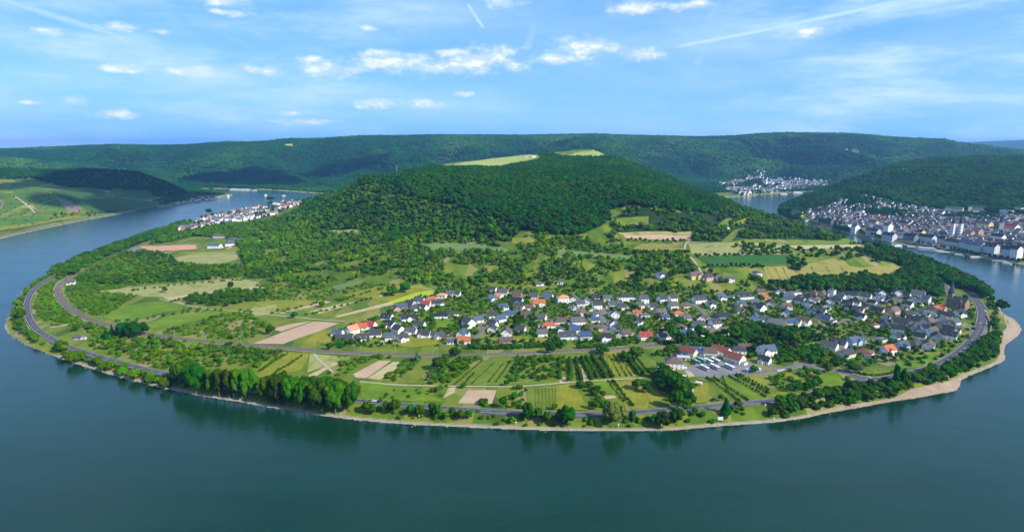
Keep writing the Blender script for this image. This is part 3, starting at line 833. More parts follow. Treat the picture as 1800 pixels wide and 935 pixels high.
RAIL = [(131,484),(118,490),(107,499),(102,509),(104,521),(112,533),(124,544),(140,554),(160,563),(190,572),(225,581),(260,588),(300,594),(350,600),(400,604),(460,609),(520,614),(580,619),(640,622),(700,624.5),(760,625.5),(820,625),(880,623.5),(940,621),(1000,618),(1060,615),(1120,611),(1180,606.5)]
rail_line, rail_z, rail_n = railway(RAIL)
rail2, rail2z, _r = railway([(1664,545),(1669,530),(1668,516),(1662,505),(1652,496),(1640,489)], 0.6)

def track(pts, w=2.6, mat=None):
    g = [G(*p) for p in pts]; g = [p for p in g if p is not None]
    far = np.mean([p[1] for p in g])
    line = resample(g, 4.0 if far < 1300 else 12.0)
    ROADS.append((line, w/2+0.8))
    v, f = ribbon('', line, w, None, 0.5 if far < 1300 else 1.6)
    o = mesh_obj('field_track', v, f, mat or m_track); o['kind'] = 'structure'
track([(632,671),(700,677),(780,679),(840,679.5),(900,680),(950,677),(1010,672),(1070,668),(1130,665)])
track([(280,526),(310,532),(340,539),(370,544),(410,547),(450,551),(500,556),(560,562),(610,566)], 2.8)
track([(340,539),(357,540)], 2.2)
track([(1203,442),(1205,430),(1212,424)], 3); track([(1212,450),(1222,462),(1232,478),(1240,492)], 3)
track([(552,622),(560,632),(575,645),(585,655)], 2.6)
track([(88,576),(110,573),(135,567),(158,562)], 4.5, m_conc)
track([(245,628),(290,617),(330,608)], 2.0)
track([(700,505),(740,506),(765,511)], 2.4); track([(395,392),(400,405),(412,418),(410,430),(400,440)], 3.6, m_conc)
track([(1128,429),(1200,429)], 1.6); track([(1210,428),(1347,425),(1386,427)], 1.6)
track([(1215,446),(1350,446)], 1.4); track([(1240,469),(1388,467)], 1.6)
for pts in ([(0,347),(26,347),(62,342),(85,338)], [(26,346),(44,359),(62,375)], [(0,361),(30,358),(44,358)], [(0,384),(30,377),(60,375),(95,376),(140,377)],
            [(72,360),(90,354),(103,350)], [(20,322),(30,320),(49,317)], [(44,358),(60,368),(77,374)], [(100,337),(140,336),(180,333),(230,333)], [(125,352),(160,350),(206,347),(250,352)], [(0,338),(-40,336)]):
    track(pts, 4.0)
# towpath wall of pale stone on the left bank and low riverside road
track([(0,417.5),(50,405.5),(100,394.5),(150,384.5),(200,375.5),(250,367),(300,359.5),(350,352.5),(385,348),(403,343.5)], 4.0, m_conc)
track([(0,409),(60,397),(120,385),(180,375),(250,363)], 4.0, m_asph)

# quay of the town on the right bank
qp = wp((1800,463),(1770,458.5),(1740,454.5),(1700,446.5),(1660,440),(1640,437),(1600,430.5),(1570,425),(1530,417))
ql = resample(qp, 10)
vv, ff = [], []
nq = len(ql); dq = np.gradient(ql, axis=0); Lq = np.linalg.norm(dq, axis=1); nrq = np.stack([-dq[:, 1]/Lq, dq[:, 0]/Lq], 1)
sgn = 1.0 if nrq[nq//2][1] > 0 else -1.0
for i in range(nq):
    a = ql[i]; b_ = ql[i]+sgn*nrq[i]*3; c = ql[i]+sgn*nrq[i]*26
    vv += [(a[0], a[1], -0.5), (b_[0], b_[1], 4.2), (c[0], c[1], 7.0)]
for i in range(nq-1):
    for k in range(2): ff.append((3*i+k, 3*i+k+1, 3*i+4+k, 3*i+3+k))
o = mesh_obj('quay', vv, ff, m_village_road); o['kind'] = 'structure'
# ------------------------------------------------------------------ plants
def foliage_mat(name, bluish=0.0):
    m, nt, b = new_mat(name)
    b.inputs['Specular IOR Level'].default_value = 0.05
    a = nt.nodes.new('ShaderNodeAttribute'); a.attribute_type = 'INSTANCER'; a.attribute_name = 'tint'
    oi = nt.nodes.new('ShaderNodeObjectInfo')
    c = tramp(nt, a.outputs['Fac'], [(0.0, (0.009, 0.044, 0.008)), (0.2, (0.018, 0.068, 0.007)), (0.45, (0.044, 0.110, 0.006)), (0.7, (0.078, 0.160, 0.008)), (0.86, (0.125, 0.195, 0.012)), (1.0, (0.10, 0.105, 0.035))])
    hs = nt.nodes.new('ShaderNodeHueSaturation'); nt.links.new(c, hs.inputs['Color'])
    hs.inputs['Saturation'].default_value = 1.12 - 0.6*bluish
    nt.links.new(tmath(nt, 'ADD', tmath(nt, 'MULTIPLY', oi.outputs['Random'], 0.05), 0.474 + 0.07*bluish), hs.inputs['Hue'])
    g = nt.nodes.new('ShaderNodeTexCoord')
    nn = tnoise(nt, 0.9, 3, 0.6, vec=g.outputs['Object'])
    v = tmath(nt, 'MULTIPLY', tmath(nt, 'ADD', tmath(nt, 'MULTIPLY', oi.outputs['Random'], 0.75), 0.62), tmath(nt, 'ADD', tmath(nt, 'MULTIPLY', nn, 0.9), 0.55))
    nt.links.new(v, hs.inputs['Value'])
    nt.links.new(hs.outputs[0], b.inputs['Base Color'])
    return m
m_leaf = foliage_mat('foliage'); m_blue = foliage_mat('blue_foliage', 0.8)
m_bark, nt, b = new_mat('bark'); nt.links.new(tramp(nt, tnoise(nt, 2.0), [(0.3, (0.10, 0.08, 0.06)), (0.7, (0.22, 0.19, 0.15))]), b.inputs['Base Color'])

_s, _t = 0.525731, 0.850651
_ico_v = np.array([(-_s,0,_t),(_s,0,_t),(-_s,0,-_t),(_s,0,-_t),(0,_t,_s),(0,_t,-_s),(0,-_t,_s),(0,-_t,-_s),(_t,_s,0),(-_t,_s,0),(_t,-_s,0),(-_t,-_s,0)])
_ico_f = [(0,1,4),(0,4,9),(9,4,5),(4,8,5),(4,1,8),(8,1,10),(8,10,3),(5,8,3),(5,3,2),(2,3,7),(7,3,10),(7,10,6),(7,6,11),(11,6,0),(0,6,1),(6,10,1),(9,11,0),(9,2,11),(9,5,2),(7,11,2)]
def subdiv(v, f):
    v = [tuple(p) for p in v]; c = {}; nf = []
    def mid(a, b_):
        k = (min(a, b_), max(a, b_))
        if k not in c:
            p = (np.array(v[a])+np.array(v[b_])); p = p/np.linalg.norm(p); c[k] = len(v); v.append(tuple(p))
        return c[k]
    for a, b_, d in f:
        x, y, z = mid(a, b_), mid(b_, d), mid(d, a)
        nf += [(a, x, z), (b_, y, x), (d, z, y), (x, y, z)]
    return np.array(v), nf
ICO1 = subdiv(_ico_v, [(a, c, b_) for a, b_, c in _ico_f]); ICO2 = subdiv(*ICO1)
# make sure the faces look outwards
def _outw(v, f):
    v = np.array(v); out = []
    for q in f:
        a, b_, c = v[q[0]], v[q[1]], v[q[2]]
        out.append(q if np.dot(np.cross(b_-a, c-a), a+b_+c) > 0 else (q[0], q[2], q[1]))
    return v, out
ICO0 = _outw(_ico_v, _ico_f); ICO1 = _outw(*ICO1); ICO2 = _outw(*ICO2)

def crown(seed, rx, rz, zc, lobes, leaves, leaf, flat=0.0, cone=False, lobe_r=0.45, core=ICO1):
    """lumpy crown: several displaced lobes with leaf faces standing out of them"""
    r = np.random.RandomState(seed); V = []; Fc = []
    L = []
    for i in range(lobes):
        if cone:
            t = (i+0.5)/lobes; ang = i*2.4; rad_ = rx*(1-t)*0.55
            c = np.array([rad_*math.cos(ang), rad_*math.sin(ang), zc-rz+2*rz*t]); lr = rx*(1-t)*0.62+rx*0.10; L.append((c, np.array([lr, lr, lr*1.1+rz*0.12])))
        else:
            z = r.uniform(-0.75, 0.85) if i else 0.8
            ang = i*2.4+r.uniform(-.4, .4); rr = math.sqrt(max(0, 1-z*z))*r.uniform(0.45, 0.8)
            c = np.array([rx*rr*math.cos(ang), rx*rr*math.sin(ang), zc+rz*z*0.62]); lr = rx*lobe_r*r.uniform(0.75, 1.2); L.append((c, np.array([lr, lr, lr*min(1.3, rz/rx)])))
    if not cone: L.append((np.array([0, 0, zc]), np.array([rx*0.62, rx*0.62, rz*0.66])))
    for c, s in L:
        v, f = core; k = len(V)
        d = 1+r.uniform(-0.22, 0.18, len(v))
        V += [tuple(q) for q in (c+v*s*d[:, None])]; Fc += [tuple(i+k for i in q) for q in f]
    n = leaves
    for i in range(n):
        c, s = L[r.randint(len(L))]
        u = r.normal(size=3); u /= np.linalg.norm(u)
        if u[2] < -0.5: u[2] = -u[2]
        p = c+u*s*r.uniform(0.92, 1.22)
        nrm = u+r.normal(size=3)*0.45; nrm /= np.linalg.norm(nrm)
        t1 = np.cross(nrm, r.normal(size=3)); t1 /= np.linalg.norm(t1); t2 = np.cross(nrm, t1)
        a = leaf*r.uniform(0.6, 1.3); k = len(V)
        V += [tuple(p+t1*a), tuple(p+t2*a*0.8), tuple(p-t1*a*0.7), tuple(p-t2*a)]
        Fc += [(k, k+1, k+2, k+3)]
    return V, Fc
def trunk(h, r0, seed, branch=True, spread=1.6):
    m = MB(); m.cyl(0, 0, -0.6, h, r0, r0*0.55, 6)
    rr = random.Random(seed)
    if branch:
        for i in range(4):
            a = i*1.6+rr.random(); x, y = spread*math.cos(a), spread*math.sin(a)
            k = len(m.v); w = r0*0.35
            m.v += [(w, 0, h*0.55), (-w, 0, h*0.55), (0, w, h*0.6), (x, y, h*1.35)]
            m.f += [(k, k+1, k+3), (k+1, k+2, k+3), (k+2, k, k+3)]; m.m += [0]*3
    return m.v, m.f
def to_mesh(name, v, f, mats, mi=None):
    me = bpy.data.meshes.new(name); me.from_pydata([tuple(p) for p in v], [], f)
    for m in mats: me.materials.append(m)
    if mi is not None: me.polygons.foreach_set('material_index', mi)
    me.update(); return me
# kinds with height about 10 and radius about 4.5 unless noted
KINDS = {}
def kind(name, cr, tr, mat=None, bare=False):
    v, f = cr
    cm = to_mesh(name+'_crown', v, f, [mat or m_leaf])
    tm = None
    V, Fq, MI = list(v), list(f), [0]*len(f)
    if tr is not None:
        tm = to_mesh(name+'_trunk', tr[0], tr[1], [m_bark])
        k = len(V); V += tr[0]; Fq += [tuple(i+k for i in q) for q in tr[1]]; MI += [1]*len(tr[1])
    jm = to_mesh(name+'_whole', V, Fq, [mat or m_leaf, m_bark], MI)
    KINDS[name] = (cm, tm, jm)
for i in range(4): kind('tree%d' % i, crown(10+i, 4.6, 4.3, 5.7, 14+i, 800, 0.36, lobe_r=0.38), trunk(4.5, 0.34, i))
for i in range(3): kind('bush%d' % i, crown(30+i, 4.6, 3.4, 3.0, 8, 260, 0.52), None)
for i in range(3): kind('wood%d' % i, crown(50+i, 4.7, 4.0+i*0.5, 5.2, 6+3*i, 170, 0.66, core=ICO1, lobe_r=0.38+0.06*i), None)
for i in range(3): kind('giant%d' % i, crown(60+i, 4.4, 4.7, 5.3, 24, 1700, 0.27, lobe_r=0.30), trunk(3.4, 0.30, i))
kind('poplar0', crown(70, 2.1, 4.9, 5.4, 22, 1000, 0.24, lobe_r=0.46), trunk(3, 0.22, 1, False))
kind('poplar1', crown(71, 1.7, 4.9, 5.4, 22, 900, 0.23, lobe_r=0.46), trunk(3, 0.22, 2, False))
kind('conifer0', crown(80, 3.0, 4.9, 5.0, 9, 460, 0.35, cone=True), trunk(1.2, 0.25, 3, False))
kind('blue0', crown(81, 2.9, 4.9, 5.0, 9, 460, 0.34, cone=True), trunk(1.2, 0.25, 4, False), m_blue)
kind('willow0', crown(90, 4.8, 4.4, 5.0, 14, 700, 0.34, lobe_r=0.36), trunk(3, 0.3, 5))
kind('wood3', crown(54, 3.2, 4.9, 5.4, 9, 190, 0.5, lobe_r=0.5), None)
m_rock, nt, b = new_mat('shore_rock'); nt.links.new(tramp(nt, tnoise(nt, 0.6), [(0.3, (0.14, 0.12, 0.10)), (0.7, (0.42, 0.38, 0.32))]), b.inputs['Base Color'])
_rk = np.random.RandomState(4); _v0, _f0 = ICO0
for i in range(2): kind('rock%d' % i, ([tuple(p) for p in _v0*(1+_rk.uniform(-.3, .3, 12))[:, None]*np.array([1, .8, .6])], list(_f0)), None, m_rock)
# patch of closed far woodland, about 30 m across, seen from kilometres away
def patch(seed):
    r = np.random.RandomState(seed); V = []; Fc = []
    for i in range(9):
        a = r.uniform(0, 6.28); d = 15*math.sqrt(r.uniform(0, 1)); s = r.uniform(4.5, 7.5)
        v, f = ICO1; k = len(V)
        q = v*np.array([s, s, s*r.uniform(0.8, 1.25)])*(1+r.uniform(-.2, .2, len(v)))[:, None]+np.array([d*math.cos(a), d*math.sin(a), r.uniform(1, 5)])
        V += [tuple(p) for p in q]; Fc += [tuple(i_+k for i_ in t) for t in f]
    return V, Fc
for i in range(4): kind('patch%d' % i, patch(100+i), None)

def scatter_object(name, pts, label, kinds, cat='trees', kindtag='stuff', only_mesh='whole'):
    """one object whose geometry nodes set the given plants at the points: (x, y, z, sxy, sz, rot, kind index, tint)"""
    if not len(pts): return None
    pts = np.array(pts, float)
    me = bpy.data.meshes.new(name); me.vertices.add(len(pts)); me.vertices.foreach_set('co', pts[:, :3].ravel().astype(np.float32))
    for nm, c, ty in (('sxy', 3, 'FLOAT'), ('sz', 4, 'FLOAT'), ('rot', 5, 'FLOAT'), ('kindex', 6, 'INT'), ('tint', 7, 'FLOAT')):
        a = me.attributes.new(nm, ty, 'POINT'); a.data.foreach_set('value', pts[:, c].astype(np.int32 if ty == 'INT' else np.float32))
    me.update()
    o = link(bpy.data.objects.new(name, me))
    tag(o, label, cat, kind=kindtag)
    ng = bpy.data.node_groups.new(name+'_scatter', 'GeometryNodeTree')
    ng.interface.new_socket('Geometry', in_out='INPUT', socket_type='NodeSocketGeometry'); ng.interface.new_socket('Geometry', in_out='OUTPUT', socket_type='NodeSocketGeometry')
    N = ng.nodes; Lk = ng.links
    gi = N.new('NodeGroupInput'); go = N.new('NodeGroupOutput'); join = N.new('GeometryNodeJoinGeometry')
    def attr(nm, ty):
        a = N.new('GeometryNodeInputNamedAttribute'); a.data_type = ty; a.inputs[0].default_value = nm
        return a.outputs[0]
    sx, sz, ro, ki, ti = attr('sxy', 'FLOAT'), attr('sz', 'FLOAT'), attr('rot', 'FLOAT'), attr('kindex', 'INT'), attr('tint', 'FLOAT')
    cs = N.new('ShaderNodeCombineXYZ'); Lk.new(sx, cs.inputs[0]); Lk.new(sx, cs.inputs[1]); Lk.new(sz, cs.inputs[2])
    cr = N.new('ShaderNodeCombineXYZ'); Lk.new(ro, cr.inputs[2])
    for k, kd in enumerate(kinds):
        po = bpy.data.objects.new('source_'+kd, KINDS[kd][2])
        inf = N.new('GeometryNodeObjectInfo'); inf.inputs[0].default_value = po
        cmp = N.new('FunctionNodeCompare'); cmp.data_type = 'INT'; cmp.operation = 'EQUAL'; Lk.new(ki, cmp.inputs[2]); cmp.inputs[3].default_value = k
        ip = N.new('GeometryNodeInstanceOnPoints'); Lk.new(gi.outputs[0], ip.inputs['Points']); Lk.new(cmp.outputs[0], ip.inputs['Selection'])
        Lk.new(inf.outputs['Geometry'], ip.inputs['Instance']); Lk.new(cr.outputs[0], ip.inputs['Rotation']); Lk.new(cs.outputs[0], ip.inputs['Scale'])
        Lk.new(ip.outputs[0], join.inputs[0])
    Lk.new(join.outputs[0], go.inputs[0])
    md = o.modifiers.new('scatter', 'NODES'); md.node_group = ng
    return o
# ------------------------------------------------------------------ houses
def obj_color_mat(name, rough=0.8, spec=0.2, var=0.25, scale=1.5, rows=None):
    m, nt, b = new_mat(name)
    b.inputs['Roughness'].default_value = rough; b.inputs['Specular IOR Level'].default_value = spec
    oi = nt.nodes.new('ShaderNodeObjectInfo'); tcx = nt.nodes.new('ShaderNodeTexCoord')
    n = tnoise(nt, scale, 4, 0.65, vec=tcx.outputs['Object'])
    c = tmix(nt, 1.0, oi.outputs['Color'], tramp(nt, n, [(0.3, (1-var,)*3), (0.7, (1+var*0.35,)*3)]), 'MULTIPLY')
    if rows:
        w = nt.nodes.new('ShaderNodeTexWave'); w.bands_direction = 'Z'; nt.links.new(tcx.outputs['Object'], w.inputs[0]); w.inputs['Scale'].default_value = rows
        c = tmix(nt, tmath(nt, 'MULTIPLY', w.outputs[0], 0.22), c, (0.02, 0.02, 0.02))
        tbump(nt, b, w.outputs[0], 0.4, 0.1)
    nt.links.new(c, b.inputs['Base Color'])
    return m
m_wall = obj_color_mat('render_wall', 0.9, 0.1, 0.10, 0.6)
m_roof = obj_color_mat('roof_tiles', 0.75, 0.25, 0.30, 1.0, rows=1.1)
m_paint = obj_color_mat('painted_part', 0.6, 0.3, 0.08, 1.0)
m_glass, nt, b = new_mat('window_glass'); b.inputs['Base Color'].default_value = (0.035, 0.045, 0.06, 1); b.inputs['Roughness'].default_value = 0.12; b.inputs['Specular IOR Level'].default_value = 0.6
m_frame, nt, b = new_mat('window_frame'); b.inputs['Base Color'].default_value = (0.72, 0.72, 0.70, 1)
m_solar, nt, b = new_mat('solar_glass'); b.inputs['Roughness'].default_value = 0.25; b.inputs['Specular IOR Level'].default_value = 0.5
nt.links.new(tramp(nt, tnoise(nt, 0.8), [(0.4, (0.03, 0.06, 0.15)), (0.6, (0.06, 0.11, 0.24))]), b.inputs['Base Color'])
ROOFC = {'k': ((0.030,0.032,0.040),'near-black'), 'd': ((0.062,0.062,0.070),'dark grey'), 'g': ((0.11,0.108,0.115),'grey'), 'b': ((0.085,0.115,0.17),'blue-grey'), 'n': ((0.15,0.10,0.085),'brown'),
         'o': ((0.50,0.135,0.050),'orange-red'), 'O': ((0.68,0.30,0.14),'pale orange'), 'r': ((0.46,0.065,0.045),'bright red'), 'q': ((0.30,0.095,0.055),'rust-red'), 'm': ((0.21,0.14,0.15),'mauve'), 'R': ((0.20,0.075,0.055),'dark red')}
WALLC = {'w': ((0.88,0.87,0.84),'white'), 'c': ((0.72,0.66,0.50),'cream'), 'y': ((0.74,0.58,0.24),'yellow'), 'p': ((0.70,0.42,0.36),'pink'), 't': ((0.45,0.30,0.20),'brick'), 'l': ((0.45,0.58,0.72),'pale blue'),
         'u': ((0.66,0.47,0.24),'ochre'), 'G': ((0.58,0.64,0.48),'greenish'), 'B': ((0.22,0.36,0.62),'blue'), 'k': ((0.16,0.20,0.23),'dark grey'), 'a': ((0.60,0.56,0.50),'beige'), 's':((0.62,0.62,0.62),'light grey')}

def gable_wall(L, W, e, rise, down=2.5):
    h, w = L/2, W/2
    v = [(-h,-w,-down),(h,-w,-down),(h,w,-down),(-h,w,-down),(-h,-w,e),(h,-w,e),(h,w,e),(-h,w,e),(-h,0,e+rise),(h,0,e+rise)]
    f = [(0,1,5,4),(2,3,7,6),(1,2,6,9,5),(3,0,4,8,7),(4,5,9,8),(6,7,8,9)]
    return v, f
def gable_roof(L, W, e, rise, ov=0.55, th=0.28):
    h, w = L/2+ov*0.8, W/2; sl = rise/w; w2 = w+ov; z0 = e-ov*sl+0.05; zr = e+rise+0.05
    v = []; f = []
    for s in (-1, 1):
        k = len(v)
        v += [(-h, s*w2, z0), (h, s*w2, z0), (h, 0, zr), (-h, 0, zr), (-h, s*w2, z0+th), (h, s*w2, z0+th), (h, 0, zr+th), (-h, 0, zr+th)]
        q = [(4,5,6,7),(0,3,2,1),(0,1,5,4),(1,2,6,5),(3,0,4,7)]
        f += [tuple((i+k for i in (t if s < 0 else t[::-1]))) for t in q]
    return v, f
def hip_roof(L, W, e, rise, ov=0.6, th=0.25):
    h, w = L/2+ov, W/2+ov; r = max(0.3, h-w); z = e
    v = [(-h,-w,z),(h,-w,z),(h,w,z),(-h,w,z),(-h,-w,z+th),(h,-w,z+th),(h,w,z+th),(-h,w,z+th),(-r,0,z+th+rise),(r,0,z+th+rise)]
    f = [(0,3,2,1),(0,1,5,4),(1,2,6,5),(2,3,7,6),(3,0,4,7),(4,5,9,8),(6,7,8,9),(5,6,9),(7,4,8)]
    return v, f
def add_window(mb, x, y, z, nx, ny, w=1.05, h=1.2):
    """frame and pane set on a wall facing (nx, ny)"""
    tx, ty = -ny, nx
    def q(off, hw, hh):
        return [(x+tx*a+nx*off, y+ty*a+ny*off, z+c) for a, c in ((-hw,-hh),(hw,-hh),(hw,hh),(-hw,hh))]
    a = q(0.0, w/2+0.14, h/2+0.14); b_ = q(0.07, w/2+0.14, h/2+0.14)
    mb.add(a+b_, [(4,5,6,7),(0,1,5,4),(1,2,6,5),(2,3,7,6),(3,0,4,7)], 0)
    for s in (-1, 1):
        p = [(x+tx*(s*w/4+c)+nx*0.095, y+ty*(s*w/4+c)+ny*0.095, z+d) for c, d in ((-w/4+0.05,-h/2),(w/4-0.05,-h/2),(w/4-0.05,h/2),(-w/4+0.05,h/2))]
        mb.add(p, [(0,1,2,3)], 1)

HOUSES = []     # records for labels
YARDS = []
FOOT = []       # footprints kept clear of plants: x, y, radius
def house(x, y, z, L, W, rz, e, roof, wall, opts='', name='house', px=None, area='', detail=2, fam='house'):
    rise = W/2*(0.80 if 'h' not in opts else 0.52)
    if 's' in opts: rise *= 0.55
    root = empty(name, (x, y, z), rz)
    FOOT.append((x, y, math.hypot(L, W)/2*0.95))
    rc, rn = ROOFC[roof]; wc, wn_ = WALLC[wall]
    jr = RNG.uniform(0.85, 1.15)
    def part(nm, v, f, mat, col=None, parent=root, mats=None, mi=None):
        o = mesh_obj(nm, v, f, mat, parent, mats=mats, midx=mi)
        if col is not None: o.color = (*[min(1, c*jr) if mat is m_roof else c for c in col], 1)
        return o
    if 'f' in opts:
        m = MB(); m.box(-L/2, L/2, -W/2, W/2, -2.5, e); part('wall', m.v, m.f, m_wall, wc)
        m = MB(); m.box(-L/2-0.35, L/2+0.35, -W/2-0.35, W/2+0.35, e+0.004, e+0.4); rf = part('roof', m.v, m.f, m_roof, rc)
        if detail > 1:
            m = MB(); m.box(L*0.1, L*0.1+1.2, -0.6, 0.6, e+0.404, e+1.1); part('roof_vent', m.v, m.f, m_paint, (0.5,0.5,0.5), rf)
    elif 'h' in opts:
        m = MB(); m.box(-L/2, L/2, -W/2, W/2, -2.5, e-0.004); part('wall', m.v, m.f, m_wall, wc)
        rf = part('roof', *hip_roof(L, W, e, rise), m_roof, rc)
    else:
        part('wall', *gable_wall(L, W, e, rise), m_wall, wc)
        rf = part('roof', *gable_roof(L, W, e, rise), m_roof, rc)
    if 'f' not in opts and detail > 0:
        cx = L*RNG.choice((-0.18, 0.22)); m = MB(); m.box(cx-0.4, cx+0.4, 0.5, 1.3, e+rise*0.5, e+rise+1.1); m.box(cx-0.5, cx+0.5, 0.4, 1.4, e+rise+1.104, e+rise+1.25)
        part('chimney', m.v, m.f, m_paint, (0.33, 0.2, 0.16) if roof in 'orOR' else (0.22, 0.22, 0.23), rf)
    if detail > 0:
        wm = MB(); floors = max(1, int((e+0.4)/2.7))
        for s in (-1, 1):
            n = max(2, int(L/4.2))
            for fl in range(floors):
                for i in range(n):
                    if fl == 0 and i == n//2 and s < 0: continue
                    add_window(wm, -L/2+L*(i+0.5)/n, s*W/2, 1.6+fl*2.75, 0, s)
            if 'h' not in opts and 'f' not in opts:
                for i in (-1, 1):
                    for fl in range(floors): add_window(wm, s*L/2, i*W*0.24, 1.6+fl*2.75, s, 0)
                add_window(wm, s*L/2, 0, e+rise*0.36, s, 0, 1.5, 1.2)
            else:
                for fl in range(floors):
                    for i in (-1, 1): add_window(wm, s*L/2, i*W*0.24, 1.6+fl*2.75, s, 0)
        o = wm.obj('window', None, root, [m_frame, m_glass]); o['kind'] = 'stuff'
        d = MB(); d.box(-0.55, 0.55, -W/2-0.09, -W/2-0.004, 0, 2.1); k = 0
        n = max(2, int(L/4.2)); xx = -L/2+L*(n//2+0.5)/n
        d.v = [(p[0]+xx, p[1], p[2]) for p in d.v]; part('door', d.v, d.f, m_paint, (0.18, 0.10, 0.06))
    if detail > 1 and not any(c in opts for c in 'fhDSB') and RNG.random() < 0.55 and L > 8:
        # cross gable or lower annexe, as most of these houses have
        wl_, pr = W*RNG.uniform(0.5, 0.62), RNG.uniform(1.6, 3.2); sx = RNG.choice((-1, 1))*L*0.2; fr = RNG.choice((-1, -1, 1))
        r2 = wl_/2*0.8; Lw = W/2+pr; v, f = gable_wall(Lw, wl_, e-0.1, r2)
        tr = lambda p: (sx+p[1]*fr, -fr*(-1)*(0)+fr*(p[0]+Lw/2), p[2])
        part('wing_wall', [tr(p) for p in v], f, m_wall, wc)
        v, f = gable_roof(Lw, wl_, e-0.1, r2, 0.4, 0.25); rw_ = part('wing_roof', [tr(p) for p in v], f, m_roof, rc)
        m = MB(); add_window(m, sx, fr*(Lw+0.0), 1.6, 0, fr, 1.5, 1.3); add_window(m, sx, fr*(Lw+0.0), e+r2*0.3, 0, fr, 1.1, 0.9)
        o = m.obj('wing_window', None, root, [m_frame, m_glass]); o['kind'] = 'stuff'
    elif detail > 1 and RNG.random() < 0.6 and 'f' not in opts:
        m = MB(); gx = RNG.choice((-1, 1))*(L/2+2.0); m.box(gx-2.0+0.01, gx+2.0-0.01, -W*0.3, W*0.25, -2, 2.6); part('garage', m.v, m.f, m_wall, wc)
        m = MB(); m.box(gx-2.1, gx+2.1, -W*0.32, W*0.27, 2.604, 2.85); part('garage_roof', m.v, m.f, m_roof, (0.2, 0.2, 0.2))
    if detail > 1: YARDS.append((x, y, rz, L, W))
    if 'D' in opts:
        sl = rise/(W/2)
        for cx in ((-L*0.22, L*0.22) if L > 10 else (0,)):
            m = MB(); y0 = -W/2*0.80; zt = e+(W/2+y0)*sl; dz = 1.45
            yb = y0+dz/sl+0.35
            m.add([(cx-1.1,y0,zt-0.1),(cx+1.1,y0,zt-0.1),(cx+1.1,y0,zt+dz),(cx-1.1,y0,zt+dz),(cx-1.1,yb,zt+dz),(cx+1.1,yb,zt+dz)], [(0,1,2,3),(1,5,2),(0,3,4)])
            dm = part('dormer', m.v, m.f, m_wall, (0.78,0.78,0.75), rf)
            m = MB(); m.box(cx-1.3, cx+1.3, y0-0.25, yb, zt+dz+0.004, zt+dz+0.2); part('dormer_roof', m.v, m.f, m_roof, rc, rf) if False else part('dormer', m.v, m.f, m_roof, rc, rf)
            m = MB(); add_window(m, cx, y0, zt+0.7, 0, -1, 1.4, 0.9)
            m.obj('dormer_window', None, rf, [m_frame, m_glass])
    if 'S' in opts and 'f' not in opts:
        sl = rise/(W/2); m = MB(); n = max(3, int(L/1.8))
        for i in range(n):
            for j in range(3):
                x0 = -L/2+0.5+(L-1)*i/n; x1 = x0+(L-1)/n-0.12
                ya, yb = -W/2+0.3+j*(W/2-0.7)/3, -W/2+0.3+(j+1)*(W/2-0.7)/3-0.12
                za, zb = e+(W/2+ya)*sl+0.42, e+(W/2+yb)*sl+0.42
                m.add([(x0,ya,za),(x1,ya,za),(x1,yb,zb),(x0,yb,zb),(x0,ya,za-0.1),(x1,ya,za-0.1)], [(0,1,2,3),(4,5,1,0)])
        o = part('solar_panel', m.v, m.f, m_solar, None, rf); o['kind'] = 'stuff'
    if 'S' in opts and 'f' in opts:
        m = MB()
        for i in range(int(L/2)): 
            for j in range(int(W/2.2)): m.box(-L/2+0.6+i*2, -L/2+2.4+i*2, -W/2+0.5+j*2.2, -W/2+2.3+j*2.2, e+0.45, e+0.55)
        o = part('solar_panel', m.v, m.f, m_solar, None, rf); o['kind'] = 'stuff'
    if 'B' in opts:
        m = MB(); m.box(-L*0.32, L*0.32, -W/2-1.5, -W/2-0.004, 2.75, 2.95); m.box(-L*0.32, L*0.32, -W/2-1.5, -W/2-1.4, 2.954, 3.9)
        part('balcony', m.v, m.f, m_paint, (0.62,0.60,0.57))
    ty = 'flat' if 'f' in opts else ('hipped' if 'h' in opts else 'gabled')
    look = '%s house with %s %s%s roof' % (wn_, rn, 'solar ' if 'S' in opts else ('dormered ' if 'D' in opts else ''), ty)
    HOUSES.append((area, look, px if px is not None else x, root, fam))
    return root

def crop_houses(x0, y0, sc, area, rows, z_extra=0):
    for r in rows:
        cx, cy, L, W, rot, e, rw = r[:7]
        if sc > 1: L, W, e = L*1.2, W*1.2, e*(1.18 if x0 < 1350 else 1.32)
        opts = r[7] if len(r) > 7 else ''
        px, py = x0+cx/sc, y0+cy/sc
        if px > 1400 and sc > 1 and -16 < rot < 31: rot = RNG.choice((38, 28, -46, -46, 20))+RNG.uniform(-5, 5)
        elif px > 1140 and sc == 6 and -16 < rot < 16: rot += 14
        elif px > 860 and sc == 6 and -16 < rot < 16: rot += 7
        g = G(px, py)
        if g is None: continue
        a = rad(rot); half = abs(W/2*math.cos(a))+abs(L/2*math.sin(a))
        x, y = g[0], g[1]+half*0.9
        z = float(hgt(x, y))
        ar = area(px, py) if callable(area) else area
        house(x, y, z, L, W, a, e, rw[0], rw[1], opts, px=px, area=ar)

